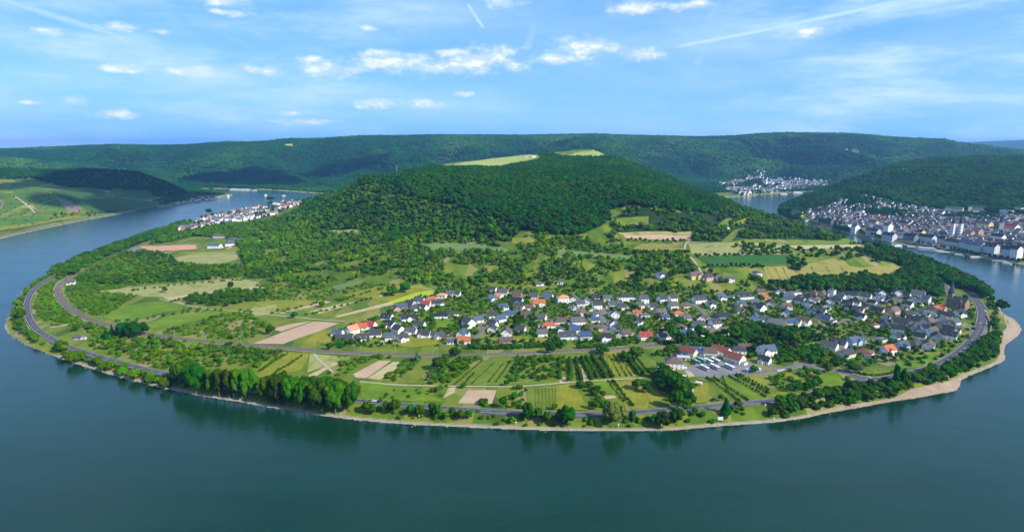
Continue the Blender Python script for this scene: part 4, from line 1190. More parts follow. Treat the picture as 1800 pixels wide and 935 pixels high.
crop_houses(560, 490, 6, "village left end", [
 (190,612,10,8,-10,3,'bw'),(262,662,15,8,6,2.6,'dw'),(335,592,11,10,50,4,'Ow'),(440,545,12,9,5,3,'ow'),(540,535,9,9,-15,3.6,'rw'),(455,662,12,9,12,2.8,'dw','D'),(590,618,11,9,8,2.8,'dw'),
 (742,655,8.5,8.5,8,3.4,'bw','D'),(876,672,9.5,8.5,35,3.6,'dw'),(832,585,12,9,-48,4,'dw'),(760,530,12,9,-50,3.2,'dw'),(712,440,11.5,9,-14,2.9,'kw','D'),(905,458,11,9.5,32,3.4,'kw'),(1012,432,8,6,0,2.4,'kt'),
 (1055,527,11,9,-14,3,'dw'),(970,588,10,8,-8,2.8,'gw'),(1108,625,12,9,-10,3.2,'dw'),(1192,618,7,6,-10,2.6,'dw'),(1270,632,8,8,60,2.8,'dw'),(1345,632,11,5,0,2.2,'nt','f'),(1285,418,15,9,4,2.6,'kw','s'),(1405,398,13,8,12,2.6,'dw','s'),
 (872,332,12,9,6,3,'bt'),(812,348,8,8,-60,2.4,'nt'),(960,303,11,9,-30,3,'da'),(1062,262,10,8,-10,3,'bw'),(1000,348,10,9,60,3,'dw'),(1092,338,10,8,-30,3,'dw'),(1132,300,10,8.5,-12,3,'rw'),(1240,288,11,8,5,2.8,'dw'),
 (1182,245,11,9,0,3,'oa','h'),(1292,210,11,9,-10,3,'Ow','h'),(1392,188,10,8,0,3,'gw'),(1452,190,9,8,-10,3,'dw'),(1580,525,14,10,-60,5.5,'gw','B'),(1680,468,10,8,20,3,'bw'),(1512,625,10,9,72,3.6,'bw'),(1530,692,12,8,4,3.2,'ow'),(1388,692,6,5,0,2.6,'bw')])
crop_houses(860, 490, 6, lambda px, py: "upper village row, left half" if py < 535 else "village centre, left half", [
 (30,148,10,8,-20,3,'dw'),(148,172,11,8.5,-14,3,'gw'),(292,208,11,10,-14,3.6,'nu'),(98,218,9,8,-30,3.2,'Ow'),(30,242,9,8,30,3,'bw'),(292,272,13,11,-18,2.6,'kl'),(470,218,10.5,9,-14,3.4,'gw'),(622,232,11,9.5,-18,3.8,'bw','B'),
 (525,292,14,10,-4,3,'ow'),(780,262,13,11,0,6.2,'Ow','h'),(900,248,9,9,80,3.4,'gw'),(1022,272,10,9,82,3.6,'gw'),(965,308,8.5,8.5,0,5,'gw','B'),(1150,230,8.5,8,0,3.2,'kw'),(1142,328,9.5,9,0,5.6,'dw'),(1252,238,11,8,-4,3.4,'gw','D'),
 (1445,242,18,10,0,5.2,'dw','h'),(1330,312,13,9,0,4,'gw','D'),(1410,328,8,8,0,3,'dw'),(1640,262,9,9,0,5.6,'gw'),(1592,322,9,8,0,4.6,'gw'),(320,350,10,9,-28,3,'nw','D'),(145,335,11,9,20,2.8,'bw'),(392,418,11,9,-14,3,'na'),
 (205,412,10,8,10,3,'bw','S'),(118,462,9.5,9,35,3.2,'bw'),(545,448,11,9,-18,3,'gw'),(622,522,14,9.5,0,2.6,'ow','h'),(770,480,17,11,0,2.6,'na','h'),(965,398,11,9,15,3,'na'),(1102,425,10,9,62,4,'gw'),(1120,460,9,7,0,2.4,'bw','S'),
 (1328,418,9,9,90,4.6,'gw'),(935,492,14,10,4,3.6,'gw','D'),(1118,555,15,10,0,2.8,'ny','h'),(905,585,9.5,8.5,0,4.4,'bw','S'),(1018,645,11.5,9,0,3.6,'dw','SB'),(830,645,16,9,0,3.4,'dw','D'),(757,572,5.5,6,90,3,'gw'),(558,612,9.5,8.5,0,3.4,'gw'),
 (1230,665,10,8.5,0,4,'kw'),(1320,505,9.5,9,90,3,'gw'),(1338,555,9,8,55,2.8,'kw'),(1385,622,7,7,80,2.8,'dc'),(1448,608,9,8,0,2.6,'na'),(1660,648,12,9,0,3.6,'rw','D'),(1562,402,9.5,8,0,3,'oa'),(1640,412,10,8,4,2.8,'gl','f'),(1585,490,8,7,60,3,'kw'),
 (332,572,9,8,-18,3,'dw'),(180,612,12,10,84,3.4,'nw'),(30,565,10,8,80,3,'dw'),(175,682,13,7,0,2.4,'nt'),(20,420,11,9,10,2.8,'dw'),(30,520,10,8,-30,3,'dw'),(420,330,9,7,-10,2.6,'nw'),(880,310,6,6,0,2.4,'gw','f'),(1080,340,7,5,0,2.4,'gw','f'),(860,340,6,5,10,2.2,'bw')])
crop_houses(1140, 460, 6, lambda px, py: "slope above the village" if py < 498 else ("upper village row, right half" if py < 535 else "village centre, right half"), [
 (150,442,8.5,9,0,5.2,'dw','B'),(265,428,8.5,8.5,0,5,'dw'),(265,512,8.5,9,0,5,'nw','B'),(55,505,9,8,0,3,'dw'),(140,185,11,9,10,3,'dw'),(505,193,15,9,0,3.6,'ny'),(642,208,10,9,0,3.8,'dp','D'),(757,202,8,7,0,3,'nw'),(870,212,9,7,-10,2.6,'gw'),
 (1155,180,9,9,0,5.4,'gw','h'),(548,443,14,10,0,4.4,'dw','D'),(668,494,8.5,8.5,0,4.6,'dw'),(780,412,10.5,9,0,3.2,'bw'),(1038,402,18,9,0,3.2,'kw','D'),(900,392,7,6,0,2.6,'gw','f'),(1242,402,6,6,0,2.2,'ot'),(400,503,9,8,20,3.4,'gy'),
 (315,582,12,9,-4,2.8,'ow','h'),(135,562,12,8,0,2.8,'na','D'),(178,612,9,7,0,2.4,'bw','S'),(392,625,12,8,0,2.6,'ga','D'),(570,632,10,9,80,2.8,'nw'),(980,493,10,9,0,4,'by'),(893,470,6,6,0,2.4,'nt','f'),(972,545,9,8,0,2.6,'da'),
 (1190,532,13,10.5,-62,3.6,'dw'),(1305,482,10,9,70,4,'ds'),(1130,455,9,7,0,3,'bw'),(1468,515,11,9,0,3.6,'na'),(1470,585,11,9.5,68,3.6,'dw'),(1142,642,11,9.5,64,4.4,'bw'),(1232,645,9,8,0,3.2,'dw'),(1352,705,16,11,-10,4.4,'gc','B'),(1522,685,14,9,-4,3.6,'nc','S'),
 (1665,672,13,9,-8,2.8,'nw'),(800,606,16,11,0,2.6,'kk','s'),(542,726,12,9,8,4.4,'dw'),(716,705,10,9.5,4,5,'dw','D'),(622,788,18,9,4,3,'nw','D'),(830,775,10.5,9,-6,3.4,'nw','D'),(350,722,10,9,0,2.6,'na','h'),(408,802,13,9,0,2.6,'bw','S'),(172,826,12,8,0,3.2,'gw','D'),
 (1560,356,15,6,0,2.6,'gw','f'),(1400,345,9,8,70,3,'nw'),(1500,430,14,8,0,3,'dw'),(1650,425,9,8,20,3,'dw'),(1740,445,9,8,72,3.6,'nw'),(1100,508,7,6,0,2.6,'gw','f'),(1490,390,12,7,0,2.8,'bw','S'),(1190,350,11,7,0,3,'nt'),(1360,350,6,6,0,3,'gw','f')])
crop_houses(1400, 480, 6, lambda px, py: "upper village row near church" if py < 535 else ("lower right corner of village" if py > 580 else "village core near church"), [
 (90,305,10,8,30,3,'kw'),(165,315,10,9,82,3.4,'dw'),(225,325,9,7,0,3,'na'),(210,252,9,8,0,3.4,'Rt','h'),(300,258,9,7,0,3.2,'na'),(388,258,6.5,7,0,7,'gw','f'),(362,338,9,9,72,3.2,'kw'),(488,292,9,8,10,3,'bw'),(592,280,12,9,-22,3.6,'kw'),
 (570,365,11,9,0,3,'kw'),(740,298,17,10,0,3.6,'dw','D'),(900,252,8,8,88,4,'gw'),(905,315,11,9,0,3.4,'bs'),(1080,255,9,9,80,4,'gw'),(1000,330,11,8,74,3.4,'ka'),(1070,310,10,8,60,3.6,'na'),(1175,275,11,9,0,3,'kw'),(1200,388,10,8,-56,4.8,'kw'),
 (1155,412,9,8,-10,3.6,'dp'),(1320,278,14,9,-40,4.6,'gw'),(1395,334,8,7.5,-58,6,'bw'),(1340,344,9,8,0,3,'kw'),(340,385,9,8,70,3,'dw'),(268,452,14,9,0,3.4,'dw','D'),(200,435,9,8,60,3,'bs'),(222,525,9.5,8.5,60,3.2,'ky'),(102,556,12,9,4,3,'nw'),
 (330,522,13,9,0,2.8,'da','S'),(400,535,10,6,0,2.4,'gc','f'),(20,565,9,8,0,3.6,'bc'),(680,434,11,9,30,3.2,'ds'),(768,412,9,8.5,78,3.6,'nu','B'),(705,505,9.5,9,-50,3.2,'kw'),(892,444,12,9,-52,3.4,'ky'),(595,412,10,8,0,3,'kw'),(1055,448,12,9,0,4,'mp'),
 (1505,455,10.5,8,0,3,'kc'),(1530,425,17,12,-6,3.8,'ot','s'),(1140,575,15,10,-20,4.2,'kc'),(1270,540,12,9,-40,3.4,'kc'),(1350,548,10,8,-40,3.4,'da'),(1330,465,14,8,0,3,'kw'),(1610,508,13,9,-40,4.6,'kw'),(1585,594,17,9,0,3.4,'kc','D'),(840,582,7,6.5,0,3,'Rw','h'),
 (955,578,9,8,62,3,'dB'),(1098,664,10.5,8,-30,6,'kw'),(1100,716,11,8,0,3,'kw'),(1270,634,10,8.5,50,3.6,'dG'),(1350,570,9,7,0,3,'dc'),(1470,675,13,9,0,4.2,'nw'),(1338,655,10,8,58,3.2,'bs'),(1650,715,14,9,18,4.2,'kw','D'),(1525,725,11,9,58,3.6,'da'),(1340,714,9,8,0,3,'kw'),
 (632,775,12,9,18,3.8,'bl'),(712,742,9,8,68,3.8,'dw'),(490,800,12,9,18,3.4,'dw','D'),(388,822,13,9,8,3,'gw','B'),(565,905,13,9,10,3.2,'dc'),(770,892,12,10,0,2.8,'Rw','h'),(912,752,10,8,-6,3.6,'gG','f'),(1000,865,12,9.5,30,3.4,'ow'),(1148,812,12,9,10,3,'bl'),
 (1288,795,12,10,0,2.6,'dk','h'),(1440,815,11,9,48,3.4,'nw'),(1752,470,12,9,0,3.4,'kw'),(1700,560,12,8,0,3.2,'bs'),(1560,540,9,8,30,3,'dw'),(1440,560,10,8,0,3.4,'nc'),(1210,470,9,8,20,3,'kw'),(1080,525,8,7,0,2.8,'ds'),(980,500,9,8,10,3,'da'),(880,400,9,8,0,3.2,'dw'),
 (1250,330,9,8,10,3.2,'dw'),(820,350,9,7,-10,3,'kw'),(650,360,9,8,0,3,'dw'),(450,330,10,7,0,3,'dw'),(1640,640,10,8,20,3.4,'kw'),(1420,620,9,7,0,3,'dw'),(1390,470,9,8,30,3.2,'gw'),(60,330,9,8,0,3,'dw'),(130,360,10,8,60,3,'kw'),(1220,590,9,7,10,3,'da'),(1700,640,9,8,40,3.4,'dw')])
crop_houses(1140, 580, 6.677, "beside the coach yard", [
 (318,462,14,12,-8,5.4,'nw','h'),(232,508,7,6,60,2.6,'ow'),(492,318,15,8,-48,3.6,'qa'),(602,296,14,11,-4,4.2,'bw','fS'),(735,322,11,9,-8,4.2,'nw','B'),(380,352,11,9,-10,3,'kw','f'),(885,322,15,9,-50,4.4,'qw'),(1062,280,14,10,-6,2.8,'dw','h'),
 (1050,408,15,10,-52,4,'qw','B'),(1270,228,14,9,0,2.8,'na','h'),(1412,315,15,10,14,5,'bw'),(1390,408,9,7.5,-42,3,'kw'),(105,488,8,5,-20,2.2,'gw','f'),(1130,245,10,8,0,2.8,'na')])
crop_houses(0, 0, 1, "outside the village", [
 (121,501,11,8,20,3.2,'gw'),(136,597,9,5,-4,2.6,'gs'),(1512,652,8,6,-20,2.6,'dt'),(669,521,5,4,0,2.2,'gw','f'),(375,437,26,14,-4,6,'bw','s'),(401,433,17,12,20,5,'gw','s'),(385,419,30,14,-6,5,'na','s'),(409,426,22,14,6,5,'bk','s'),(423,425,12,9,0,4,'bw'),
 (462,414,14,8,20,4,'Ou'),(452,425,10,6,0,3,'gw','f'),(357,398,12,9,0,4,'gw'),(366,405,14,9,20,4,'gw'),(985,500,9,7,0,3,'gw'),(947,503,8,6,0,3,'gw'),(1420,389,14,8,10,4,'gw'),(1280,404,10,8,10,4,'bw')])
# paved yards and drives beside the houses
_v, _f = [], []
for (x, y, rz, L, W) in YARDS:
    if RNG.random() < 0.75:
        a = rz+RNG.uniform(-.2, .2); w_, l_ = RNG.uniform(3, 6), RNG.uniform(7, 13); s_ = RNG.choice((-1, 1))
        ox = s_*(L/2+w_/2-1); P_ = [(ox-w_/2, -l_*0.7), (ox+w_/2, -l_*0.7), (ox+w_/2, l_*0.3), (ox-w_/2, l_*0.3)]
        w = [(x+p*math.cos(a)-q*math.sin(a), y+p*math.sin(a)+q*math.cos(a)) for p, q in P_]
        vv, ff = drape(w, 4, 0.22); k = len(_v); _v += vv; _f += [tuple(i+k for i in t) for t in ff]
o = mesh_obj('paved_yards', _v, _f, m_village_road, smooth=True); o['kind'] = 'structure'
# ------------------------------------------------------------------ towns on the other banks
def px_region_points(poly, spacing, y0, y1, seed, jitter=0.3):
    """points of the ground in a region of the photograph"""
    r = np.random.RandomState(seed)
    gs = [G(*p) for p in poly]; gs = [g for g in gs if g is not None]
    xs = [g[0] for g in gs]; ys = [g[1] for g in gs]
    x = np.arange(min(xs)-60, max(xs)+60, spacing); y = np.arange(max(y0, min(ys)-100), min(y1, max(ys)+150), spacing)
    X, Y = np.meshgrid(x, y); X[1::2] += spacing/2
    X = X+r.uniform(-jitter, jitter, X.shape)*spacing; Y = Y+r.uniform(-jitter, jitter, Y.shape)*spacing
    Z = hgt(X, Y); PX, PY = project(X, Y, Z)
    m = in_poly(PX, PY, poly) & (Y > y0) & (Y < y1) & (Z > 2.2)
    return np.stack([X[m], Y[m], Z[m], PX[m], PY[m]], 1)
_wr = random.Random(11)
def town_batch(name, label, pts, rots, sizes, roofs, walls, rs=5):
    """many small houses too far away to name singly, joined as one object with wall and roof faces"""
    r = random.Random(rs); m = MB()
    mats = [m_tw1, m_tw2, m_tw3, m_tr1, m_tr2, m_tr3, m_tr4, m_glass]
    for (x, y, z, px, py) in pts:
        L = r.uniform(*sizes[0]); W = r.uniform(*sizes[1]); e = r.uniform(*sizes[2]); rise = W/2*0.85
        a = rad(r.choice(rots)+r.uniform(-8, 8)); ca, sa = math.cos(a), math.sin(a)
        T = lambda v: [(x+p[0]*ca-p[1]*sa, y+p[0]*sa+p[1]*ca, z+p[2]) for p in v]
        wi = r.choices((0, 1, 2), walls)[0]; ri = 3+r.choices((0, 1, 2, 3), roofs)[0]
        v, f = gable_wall(L, W, e, rise, 5); m.add(T(v), f, wi)
        v, f = gable_roof(L, W, e, rise, 0.4, 0.25); m.add(T(v), f, ri)
        for s in ((-1, 1) if y < 1900 else ()):
            q = []
            for i in range(max(2, int(L/3.5))):
                for fl in range(int((e+0.4)/2.8)):
                    cx = -L/2+L*(i+0.5)/max(2, int(L/3.5)); cz_ = 1.6+fl*2.8
                    q.append([(cx-0.5, s*(W/2+0.05), cz_-0.65), (cx+0.5, s*(W/2+0.05), cz_-0.65), (cx+0.5, s*(W/2+0.05), cz_+0.65), (cx-0.5, s*(W/2+0.05), cz_+0.65)])
            for p in q: m.add(T(p), [(0,1,2,3)], 7)
        FOOT.append((x, y, max(L, W)*0.5))
    o = m.obj(name, None, None, mats); tag(o, label, 'houses', kind='stuff')
    return o
def flat_mat(name, c, var=0.12):
    m, nt, b = new_mat(name); n = tnoise(nt, 0.11, 3)
    nt.links.new(tramp(nt, n, [(0.3, tuple(x*(1-var) for x in c)), (0.7, tuple(min(1, x*(1+var)) for x in c))]), b.inputs['Base Color']); return m
m_tw1 = flat_mat('town_wall_white', (0.86,0.85,0.82), 0.08); m_tw2 = flat_mat('town_wall_cream', (0.66,0.58,0.44)); m_tw3 = flat_mat('town_wall_ochre', (0.56,0.36,0.20), 0.3)
m_tr1 = flat_mat('town_roof_slate', (0.075,0.075,0.085), 0.3); m_tr2 = flat_mat('town_roof_grey', (0.15,0.15,0.165), 0.3); m_tr3 = flat_mat('town_roof_brown', (0.13,0.10,0.09), 0.3); m_tr4 = flat_mat('town_roof_red', (0.38,0.13,0.07), 0.25)

# large buildings of the town, read off the photograph: px, py of the front foot, length, depth, angle, eaves, roof+wall, options, label
BIG = [
 (1789,455,15,14,-28,15,'kw','','white hotel with stepped front at the right edge of the town quay'),
 (1776,453,13,13,-28,13,'ks','','light grey hotel beside the white one on the town quay'),
 (1748,447,20,13,-28,12,'ks','D','grey-white turreted house on the quay left of the white hotel'),
 (1722,443,30,14,-26,11,'bs','D','long pale hotel with rounded gable on the quay'),
 (1705,438,22,14,-26,11,'bs','D','pale hotel with slate mansard behind the landing stage'),
 (1682,434,30,12,-24,8,'ds','','low long pale building on the quay below the twin towers'),
 (1660,430,14,12,-24,10,'ka','','dark timbered house on the quay beside the excursion boat'),
 (1636,427,34,12,-18,10,'ks','','long pale apartment house on the quay facing the excursion boat'),
 (1621,420,11,12,-30,13,'ky','','tall yellow gabled house rising behind the quay'),
 (1606,424,26,12,-18,9,'kk','','dark timber-fronted row on the quay left of the yellow house'),
 (1568,424,27,13,-12,10,'ks','D','pale blue-grey hotel with many windows at the quay ferry ramp'),
 (1540,415,30,13,-12,9,'ks','D','long shaded hotel row on the quay left of the ferry ramp'),
 (1563,410,14,14,-30,15,'gw','','tall white block standing behind the shaded quay hotels'),
 (1505,411,13,13,-30,14,'gw','','tall white cube-shaped block at the left end of the quay'),
 (1538,399,26,12,-8,9,'nc','','long cream hall with brown roof above the quay hotels'),
 (1493,401,14,12,58,8,'dw','','white gabled house left of the tall white cube-shaped block'),
 (1452,378,36,16,-6,11,'dw','','large white convent wing with two bright bays near the point'),
 (1440,378,30,14,-6,11,'ku','','ochre wing of the convent buildings near the point'),
 (1404,380,34,14,-4,9,'dc','','cream villa among dark trees on the river point'),
 (1468,373,30,13,-6,9,'gc','','cream school block behind the convent'),
 (1484,384,12,12,-20,8,'gc','','square cream house with flat look in the upper town'),
 (1549,388,24,10,4,8,'ou','','ochre long building with orange gable in the middle town'),
 (1737,404,26,14,-24,11,'gy','','large yellow house with grey roof behind the riverside church'),
 (1721,418,17,15,-34,12,'mt','','brick building with mauve roof right of the twin towers'),
 (1707,420,15,13,-34,11,'mt','','smaller brick building next to the twin-towered church nave'),
 (1787,390,15,14,-30,13,'Rt','f','red brick block on the rise at the right edge'),
 (1783,408,30,16,-30,9,'rw','','white villa with red roof edge under the red brick block'),
 (1657,381,18,12,-10,12,'gw','','white block of flats in front of the wooded hill'),
 (1672,372,20,12,-4,9,'gc','','cream block on the terrace under the wood'),
 (1688,374,26,14,0,10,'ga','','beige former convent wing on the terrace under the wood'),
 (1730,372,40,13,0,9,'da','','long dull convent range at the foot of the wooded hill'),
 (1775,377,30,14,-10,10,'gs','f','pale clinic wing in the upper right of the town'),
 (1795,374,24,14,-10,13,'ds','f','grey clinic tower block at the right edge under the wood'),
 (1783,384,26,12,-10,8,'gs','f','lower clinic wing with flat roof in front of the grey block'),
 (1622,374,11,11,60,8,'gw','','white gabled house below the edge of the wood'),
 (1432,362,12,10,80,7,'kw','','small white gabled house near the top of the point'),
 (1595,400,30,12,-8,8,'dc','','long cream row with dark roofs in the old town'),
 (1650,411,12,11,40,10,'ka','','grey stone house left of the twin-towered church'),
 (1760,425,24,12,-26,9,'kw','','white vaulted shed roof building behind the quay hotels'),
]
def build_towns():
    used = []
    for (px, py, L, W, rot, e, rw, op, lab) in BIG:
        g = G(px, py)
        if g is None: continue
        rot = -74 if -34 <= rot <= -8 else (16 if rot >= 20 else -48)
        a = rad(rot); half = abs(W/2*math.cos(a))+abs(L/2*math.sin(a))
        x, y = g[0], g[1]+half*0.8; z = float(hgt(x, y))
        if py > 398: L, W, e = L*1.1, W*1.12, e*1.25
        o = house(x, y, z, L, W, a, e, rw[0], rw[1], op, name='town_building', px=px, area='', detail=1, fam='big')
        o['label'] = lab; o['category'] = 'building'
        used.append((x, y, math.hypot(L, W)/2))
    def free(pts, gap=4):
        keep = []
        for p in pts:
            if all(math.hypot(p[0]-u[0], p[1]-u[1]) > u[2]+gap for u in used): keep.append(p)
        return keep
    # old town of the right bank: the nearest ones singly, the rest joined
    old = [(1420,372),(1475,372),(1530,382),(1600,388),(1640,385),(1690,388),(1760,392),(1810,398),(1810,452),(1760,444),(1700,434),(1640,424),(1590,414),(1540,404),(1500,396),(1460,388),(1425,384)]
    pts = free(px_region_points(old, 12.6, 1050, 2300, 3))
    pts.sort(key=lambda p: -p[4])
    nsing = 96
    for p in pts[:nsing]:
        wr = _wr
        roof = wr.choices('kdgnRm', (7, 5, 3, 0.9, 0.05, 0.2))[0]; wall = wr.choices('wcatus', (5, 2, 2.2, 1, .7, 3))[0]
        house(p[0], p[1], p[2], wr.uniform(9, 14), wr.uniform(8, 11), rad(wr.choice((-74, 16, -70, -60))+wr.uniform(-9, 9)), wr.uniform(5, 8), roof, wall, '', name='town_house', px=p[3], area='in the riverside town', detail=0, fam='town')
    town_batch('town_houses', 'close-packed slate-roofed white houses of the old town behind the quay', pts[nsing:], (-74, -66, 16), ((9, 14), (9, 12), (4.5, 7.5)), (8, 4, 1.0, 0.15), (5, 2.4, 1.0), 5)
    ter = [(1476,346),(1500,342),(1560,356),(1620,368),(1690,380),(1640,386),(1560,380),(1480,372),(1450,366),(1470,358)]
    pts = [p for p in free(px_region_points(ter, 18, 1400, 2700, 4), 2) if fbm(np.array([p[0]/75.0]), np.array([p[1]/75.0]), 2)[0] > 0.43]
    town_batch('terrace_houses', 'white gabled houses stepping up the slope under the wooded hill', pts, (-70, -64, 20), ((9, 12), (8, 10), (5, 7)), (5, 4, 2, 0.2), (9, 1, 0.4), 6)
    ter2 = [(1700,384),(1800,380),(1810,398),(1730,398),(1690,390)]
    town_batch('upper_town_houses', 'scattered roofs of the upper town right of the twin towers', free(px_region_points(ter2, 17, 1300, 2300, 9), 2), (-74, -66, 16), ((9, 13), (8, 10), (5, 7)), (5, 4, 1, 0.3), (8, 2, 1), 16)
    # village on the left shore
    lv = [(312,407),(330,396),(352,388),(375,378),(400,370),(440,364),(470,356),(500,352),(528,352),(532,359),(505,368),(478,380),(440,388),(415,392),(380,396),(350,405),(325,411)]
    pts = [p for p in px_region_points(lv, 17, 1300, 2900, 7) if fbm(np.array([p[0]/60.0]), np.array([p[1]/60.0]), 2)[0] > 0.40]
    town_batch('shore_village_houses', 'white houses with brown and grey roofs crowded along the left shore', free(pts, 2), (18, -72, 10, -60), ((9, 13), (8, 10), (6, 9)), (3.0, 3.6, 1.0, 0.4), (9, 1.2, 0.3), 8)
    # town at the far bend
    kb = [(1292,340),(1270,331),(1262,323),(1285,320),(1310,314),(1325,302),(1342,299),(1352,306),(1340,314),(1360,316),(1392,311),(1412,316),(1440,319),(1455,320),(1455,330),(1430,333),(1390,337),(1340,342),(1300,346)]
    pts = [p for p in px_region_points(kb, 24, 2750, 4100, 9) if fbm(np.array([p[0]/90.0]), np.array([p[1]/90.0]), 2)[0] > 0.40]
    town_batch('far_bend_town_houses', 'bright white houses of the distant town on the far river bend', pts, (10, -75, 0, -60), ((10, 16), (9, 12), (7, 11)), (3, 4, 1.0, 0.3), (9, 2, 0.4), 9)
    ls = [(300,360),(330,353),(350,346),(380,346),(404,341),(410,344),(400,348),(370,352),(330,358),(306,363)]
    town_batch('left_bank_houses', 'row of tiny white houses and caravans on the left bank tip', px_region_points(ls, 21, 2000, 3400, 12), (20, 30, 110), ((9, 16), (7, 9), (3, 5)), (1, 4, 2, 0.5), (9, 1, 0.3), 10)
    pl = [(893,280),(935,274),(948,278),(920,282),(895,285)]
    town_batch('plateau_farmhouses', 'small white farm buildings on the meadow above the central wood', px_region_points(pl, 44, 1900, 2500, 13), (10, 100), ((9, 14), (8, 10), (4, 6)), (2, 3, 2, 0.5), (9, 1, 0), 12)
build_towns()

# churches --------------------------------------------------------------------
def stone_mat(name, a, b_, s=1.2):
    m, nt, b = new_mat(name); tcx = nt.nodes.new('ShaderNodeTexCoord')
    br = nt.nodes.new('ShaderNodeTexVoronoi'); nt.links.new(tcx.outputs['Object'], br.inputs[0]); br.inputs['Scale'].default_value = s
    nt.links.new(tramp(nt, br.outputs['Color'], [(0.2, a), (0.8, b_)]), b.inputs['Base Color']); tbump(nt, b, br.outputs['Distance'], 0.5, 0.1); return m
m_stone = stone_mat('quarry_stone', (0.19,0.125,0.08), (0.38,0.27,0.18)); m_white_stone = stone_mat('white_render_stone', (0.66,0.64,0.60), (0.76,0.74,0.70), 0.4)
m_slate = flat_mat('spire_slate', (0.06,0.075,0.11), 0.2)
def spire(m, x, y, z0, h, r, n=4, mi=0, rot=math.pi/4):
    k = len(m.v)
    m.v += [(x+r*math.cos(rot+2*math.pi*i/n), y+r*math.sin(rot+2*math.pi*i/n), z0) for i in range(n)]+[(x, y, z0+h)]
    m.f += [(k+i, k+(i+1) % n, k+n) for i in range(n)]; m.m += [mi]*n
def church_near():
    g = G(1688, 543); x, y = g[0], g[1]+5; z = float(hgt(x, y))
    r = empty('church', (x, y, z), rad(-62)); tag(r, 'brown stone village church with a slender dark slate spire by the river road', 'church')
    FOOT.append((x, y, 19))
    # tower at the near left corner of the nave, nave running back to the right
    m = MB(); m.box(-13, -7, -3, 3, -3, 19); 
    for sx in (-13.3, -7.7):
        for sy in (-3.3, 2.3): m.box(sx, sx+1, sy, sy+1, -3, 14)
    t = mesh_obj('tower', m.v, m.f, m_stone, r)
    m = MB(); spire(m, -10, 0, 19.0, 17, 4.0, 8, rot=math.pi/8); spire(m, -10, 0, 18.7, 4.2, 4.9, 4)
    s = mesh_obj('spire', m.v, m.f, m_slate, t)
    m = MB(); m.cyl(-10, 0, 35.5, 38, 0.12, 0.12, 5); m.box(-10.6, -9.4, -0.08, 0.08, 36.8, 37.0); mesh_obj('cross', m.v, m.f, m_slate, s)
    v, f = gable_wall(18, 13, 9, 6.5, 3); v = [(a+2, b_, c) for a, b_, c in v]; mesh_obj('nave', v, f, m_stone, r)
    v, f = gable_roof(18, 13, 9, 6.5, 0.4, 0.3); v = [(a+2, b_, c) for a, b_, c in v]; rf = mesh_obj('roof', v, f, m_roof, r); rf.color = (0.10, 0.085, 0.085, 1)
    v, f = gable_wall(15, 7, 8, 4.4, 3); v = [(-b_+5, a, c) for a, b_, c in v]; mesh_obj('transept', v, f, m_stone, r)
    v, f = gable_roof(15, 7, 8, 4.4, 0.4, 0.3); v = [(-b_+5, a, c+0.02) for a, b_, c in v]; rf = mesh_obj('transept_roof', v, f, m_roof, r); rf.color = (0.10, 0.085, 0.085, 1)
    m = MB()
    for i in range(4):
        for sy in (-1, 1): add_window(m, -4+i*2.6 if i < 2 else 3+i*2.6, sy*6.52, 5, 0, sy, 1.1, 4.2)
    for sy in (-1, 1): add_window(m, 5, sy*7.52, 5, 0, sy, 1.8, 5)
    for (a, b_, nx, ny) in ((-13.02, 0, -1, 0), (-10, -3.02, 0, -1), (-10, 3.02, 0, 1)): add_window(m, a, b_, 15.5, nx, ny, 1.4, 3); add_window(m, a, b_, 9, nx, ny, 0.9, 2.4)
    o = m.obj('window', None, r, [m_stone, m_glass]); o['kind'] = 'stuff'
    m = MB(); m.box(-13.3, -13.02, -0.9, 0.9, 0, 3.4); mesh_obj('door', m.v, m.f, m_bark2, r)
m_bark2 = flat_mat('dark_wood', (0.06,0.035,0.02))
church_near()
def church_twin():
    g = G(1679, 419); x, y = g[0], g[1]+8; z = float(hgt(x, y))
    r = empty('twin_towered_church', (x, y, z), rad(20)); tag(r, 'white church with two tall towers and pointed slate spires in the riverside town', 'church')
    FOOT.append((x, y, 24))
    for dx, dy in ((-4, 0), (9.5, -8)):
        m = MB(); m.box(dx-4, dx+4, dy-4, dy+4, -2, 34)
        for k in range(5): m.box(dx-4.3, dx+4.3, dy-4.3, dy+4.3, 7*k+5, 7*k+5.5)
        t = mesh_obj('tower', m.v, m.f, m_white_stone, r)
        m = MB(); spire(m, dx, dy, 34, 25, 5.4, 4)
        for a in range(4):
            ang = a*math.pi/2; cx, cy = dx+4*math.cos(ang), dy+4*math.sin(ang); 
            k = len(m.v); px_, py_ = -math.sin(ang), math.cos(ang)
            m.v += [(cx-px_*4, cy-py_*4, 34), (cx+px_*4, cy+py_*4, 34), (cx, cy, 40), (dx, dy, 40)]; m.f += [(k, k+1, k+2), (k, k+2, k+3), (k+1, k+3, k+2)]; m.m += [0]*3
        mesh_obj('spire', m.v, m.f, m_slate, t)
        m = MB()
        for k in range(1, 5):
            for nx, ny in ((0, -1), (1, 0), (-1, 0), (0, 1)):
                for o_ in (-1.6, 1.6): add_window(m, dx+nx*4.03+(-ny)*o_, dy+ny*4.03+nx*o_, 7*k+2, nx, ny, 1.3, 2.8)
        o = m.obj('window', None, t, [m_white_stone, m_glass]); o['kind'] = 'stuff'
    v, f = gable_wall(30, 16, 13, 9, 3); v = [(a+27, b_-4, c) for a, b_, c in v]; mesh_obj('nave', v, f, m_white_stone, r)
    v, f = gable_roof(30, 16, 13, 9, 0.4, 0.3); v = [(a+27, b_-4, c) for a, b_, c in v]; rf = mesh_obj('roof', v, f, m_roof, r); rf.color = (0.09, 0.09, 0.10, 1)
church_twin()
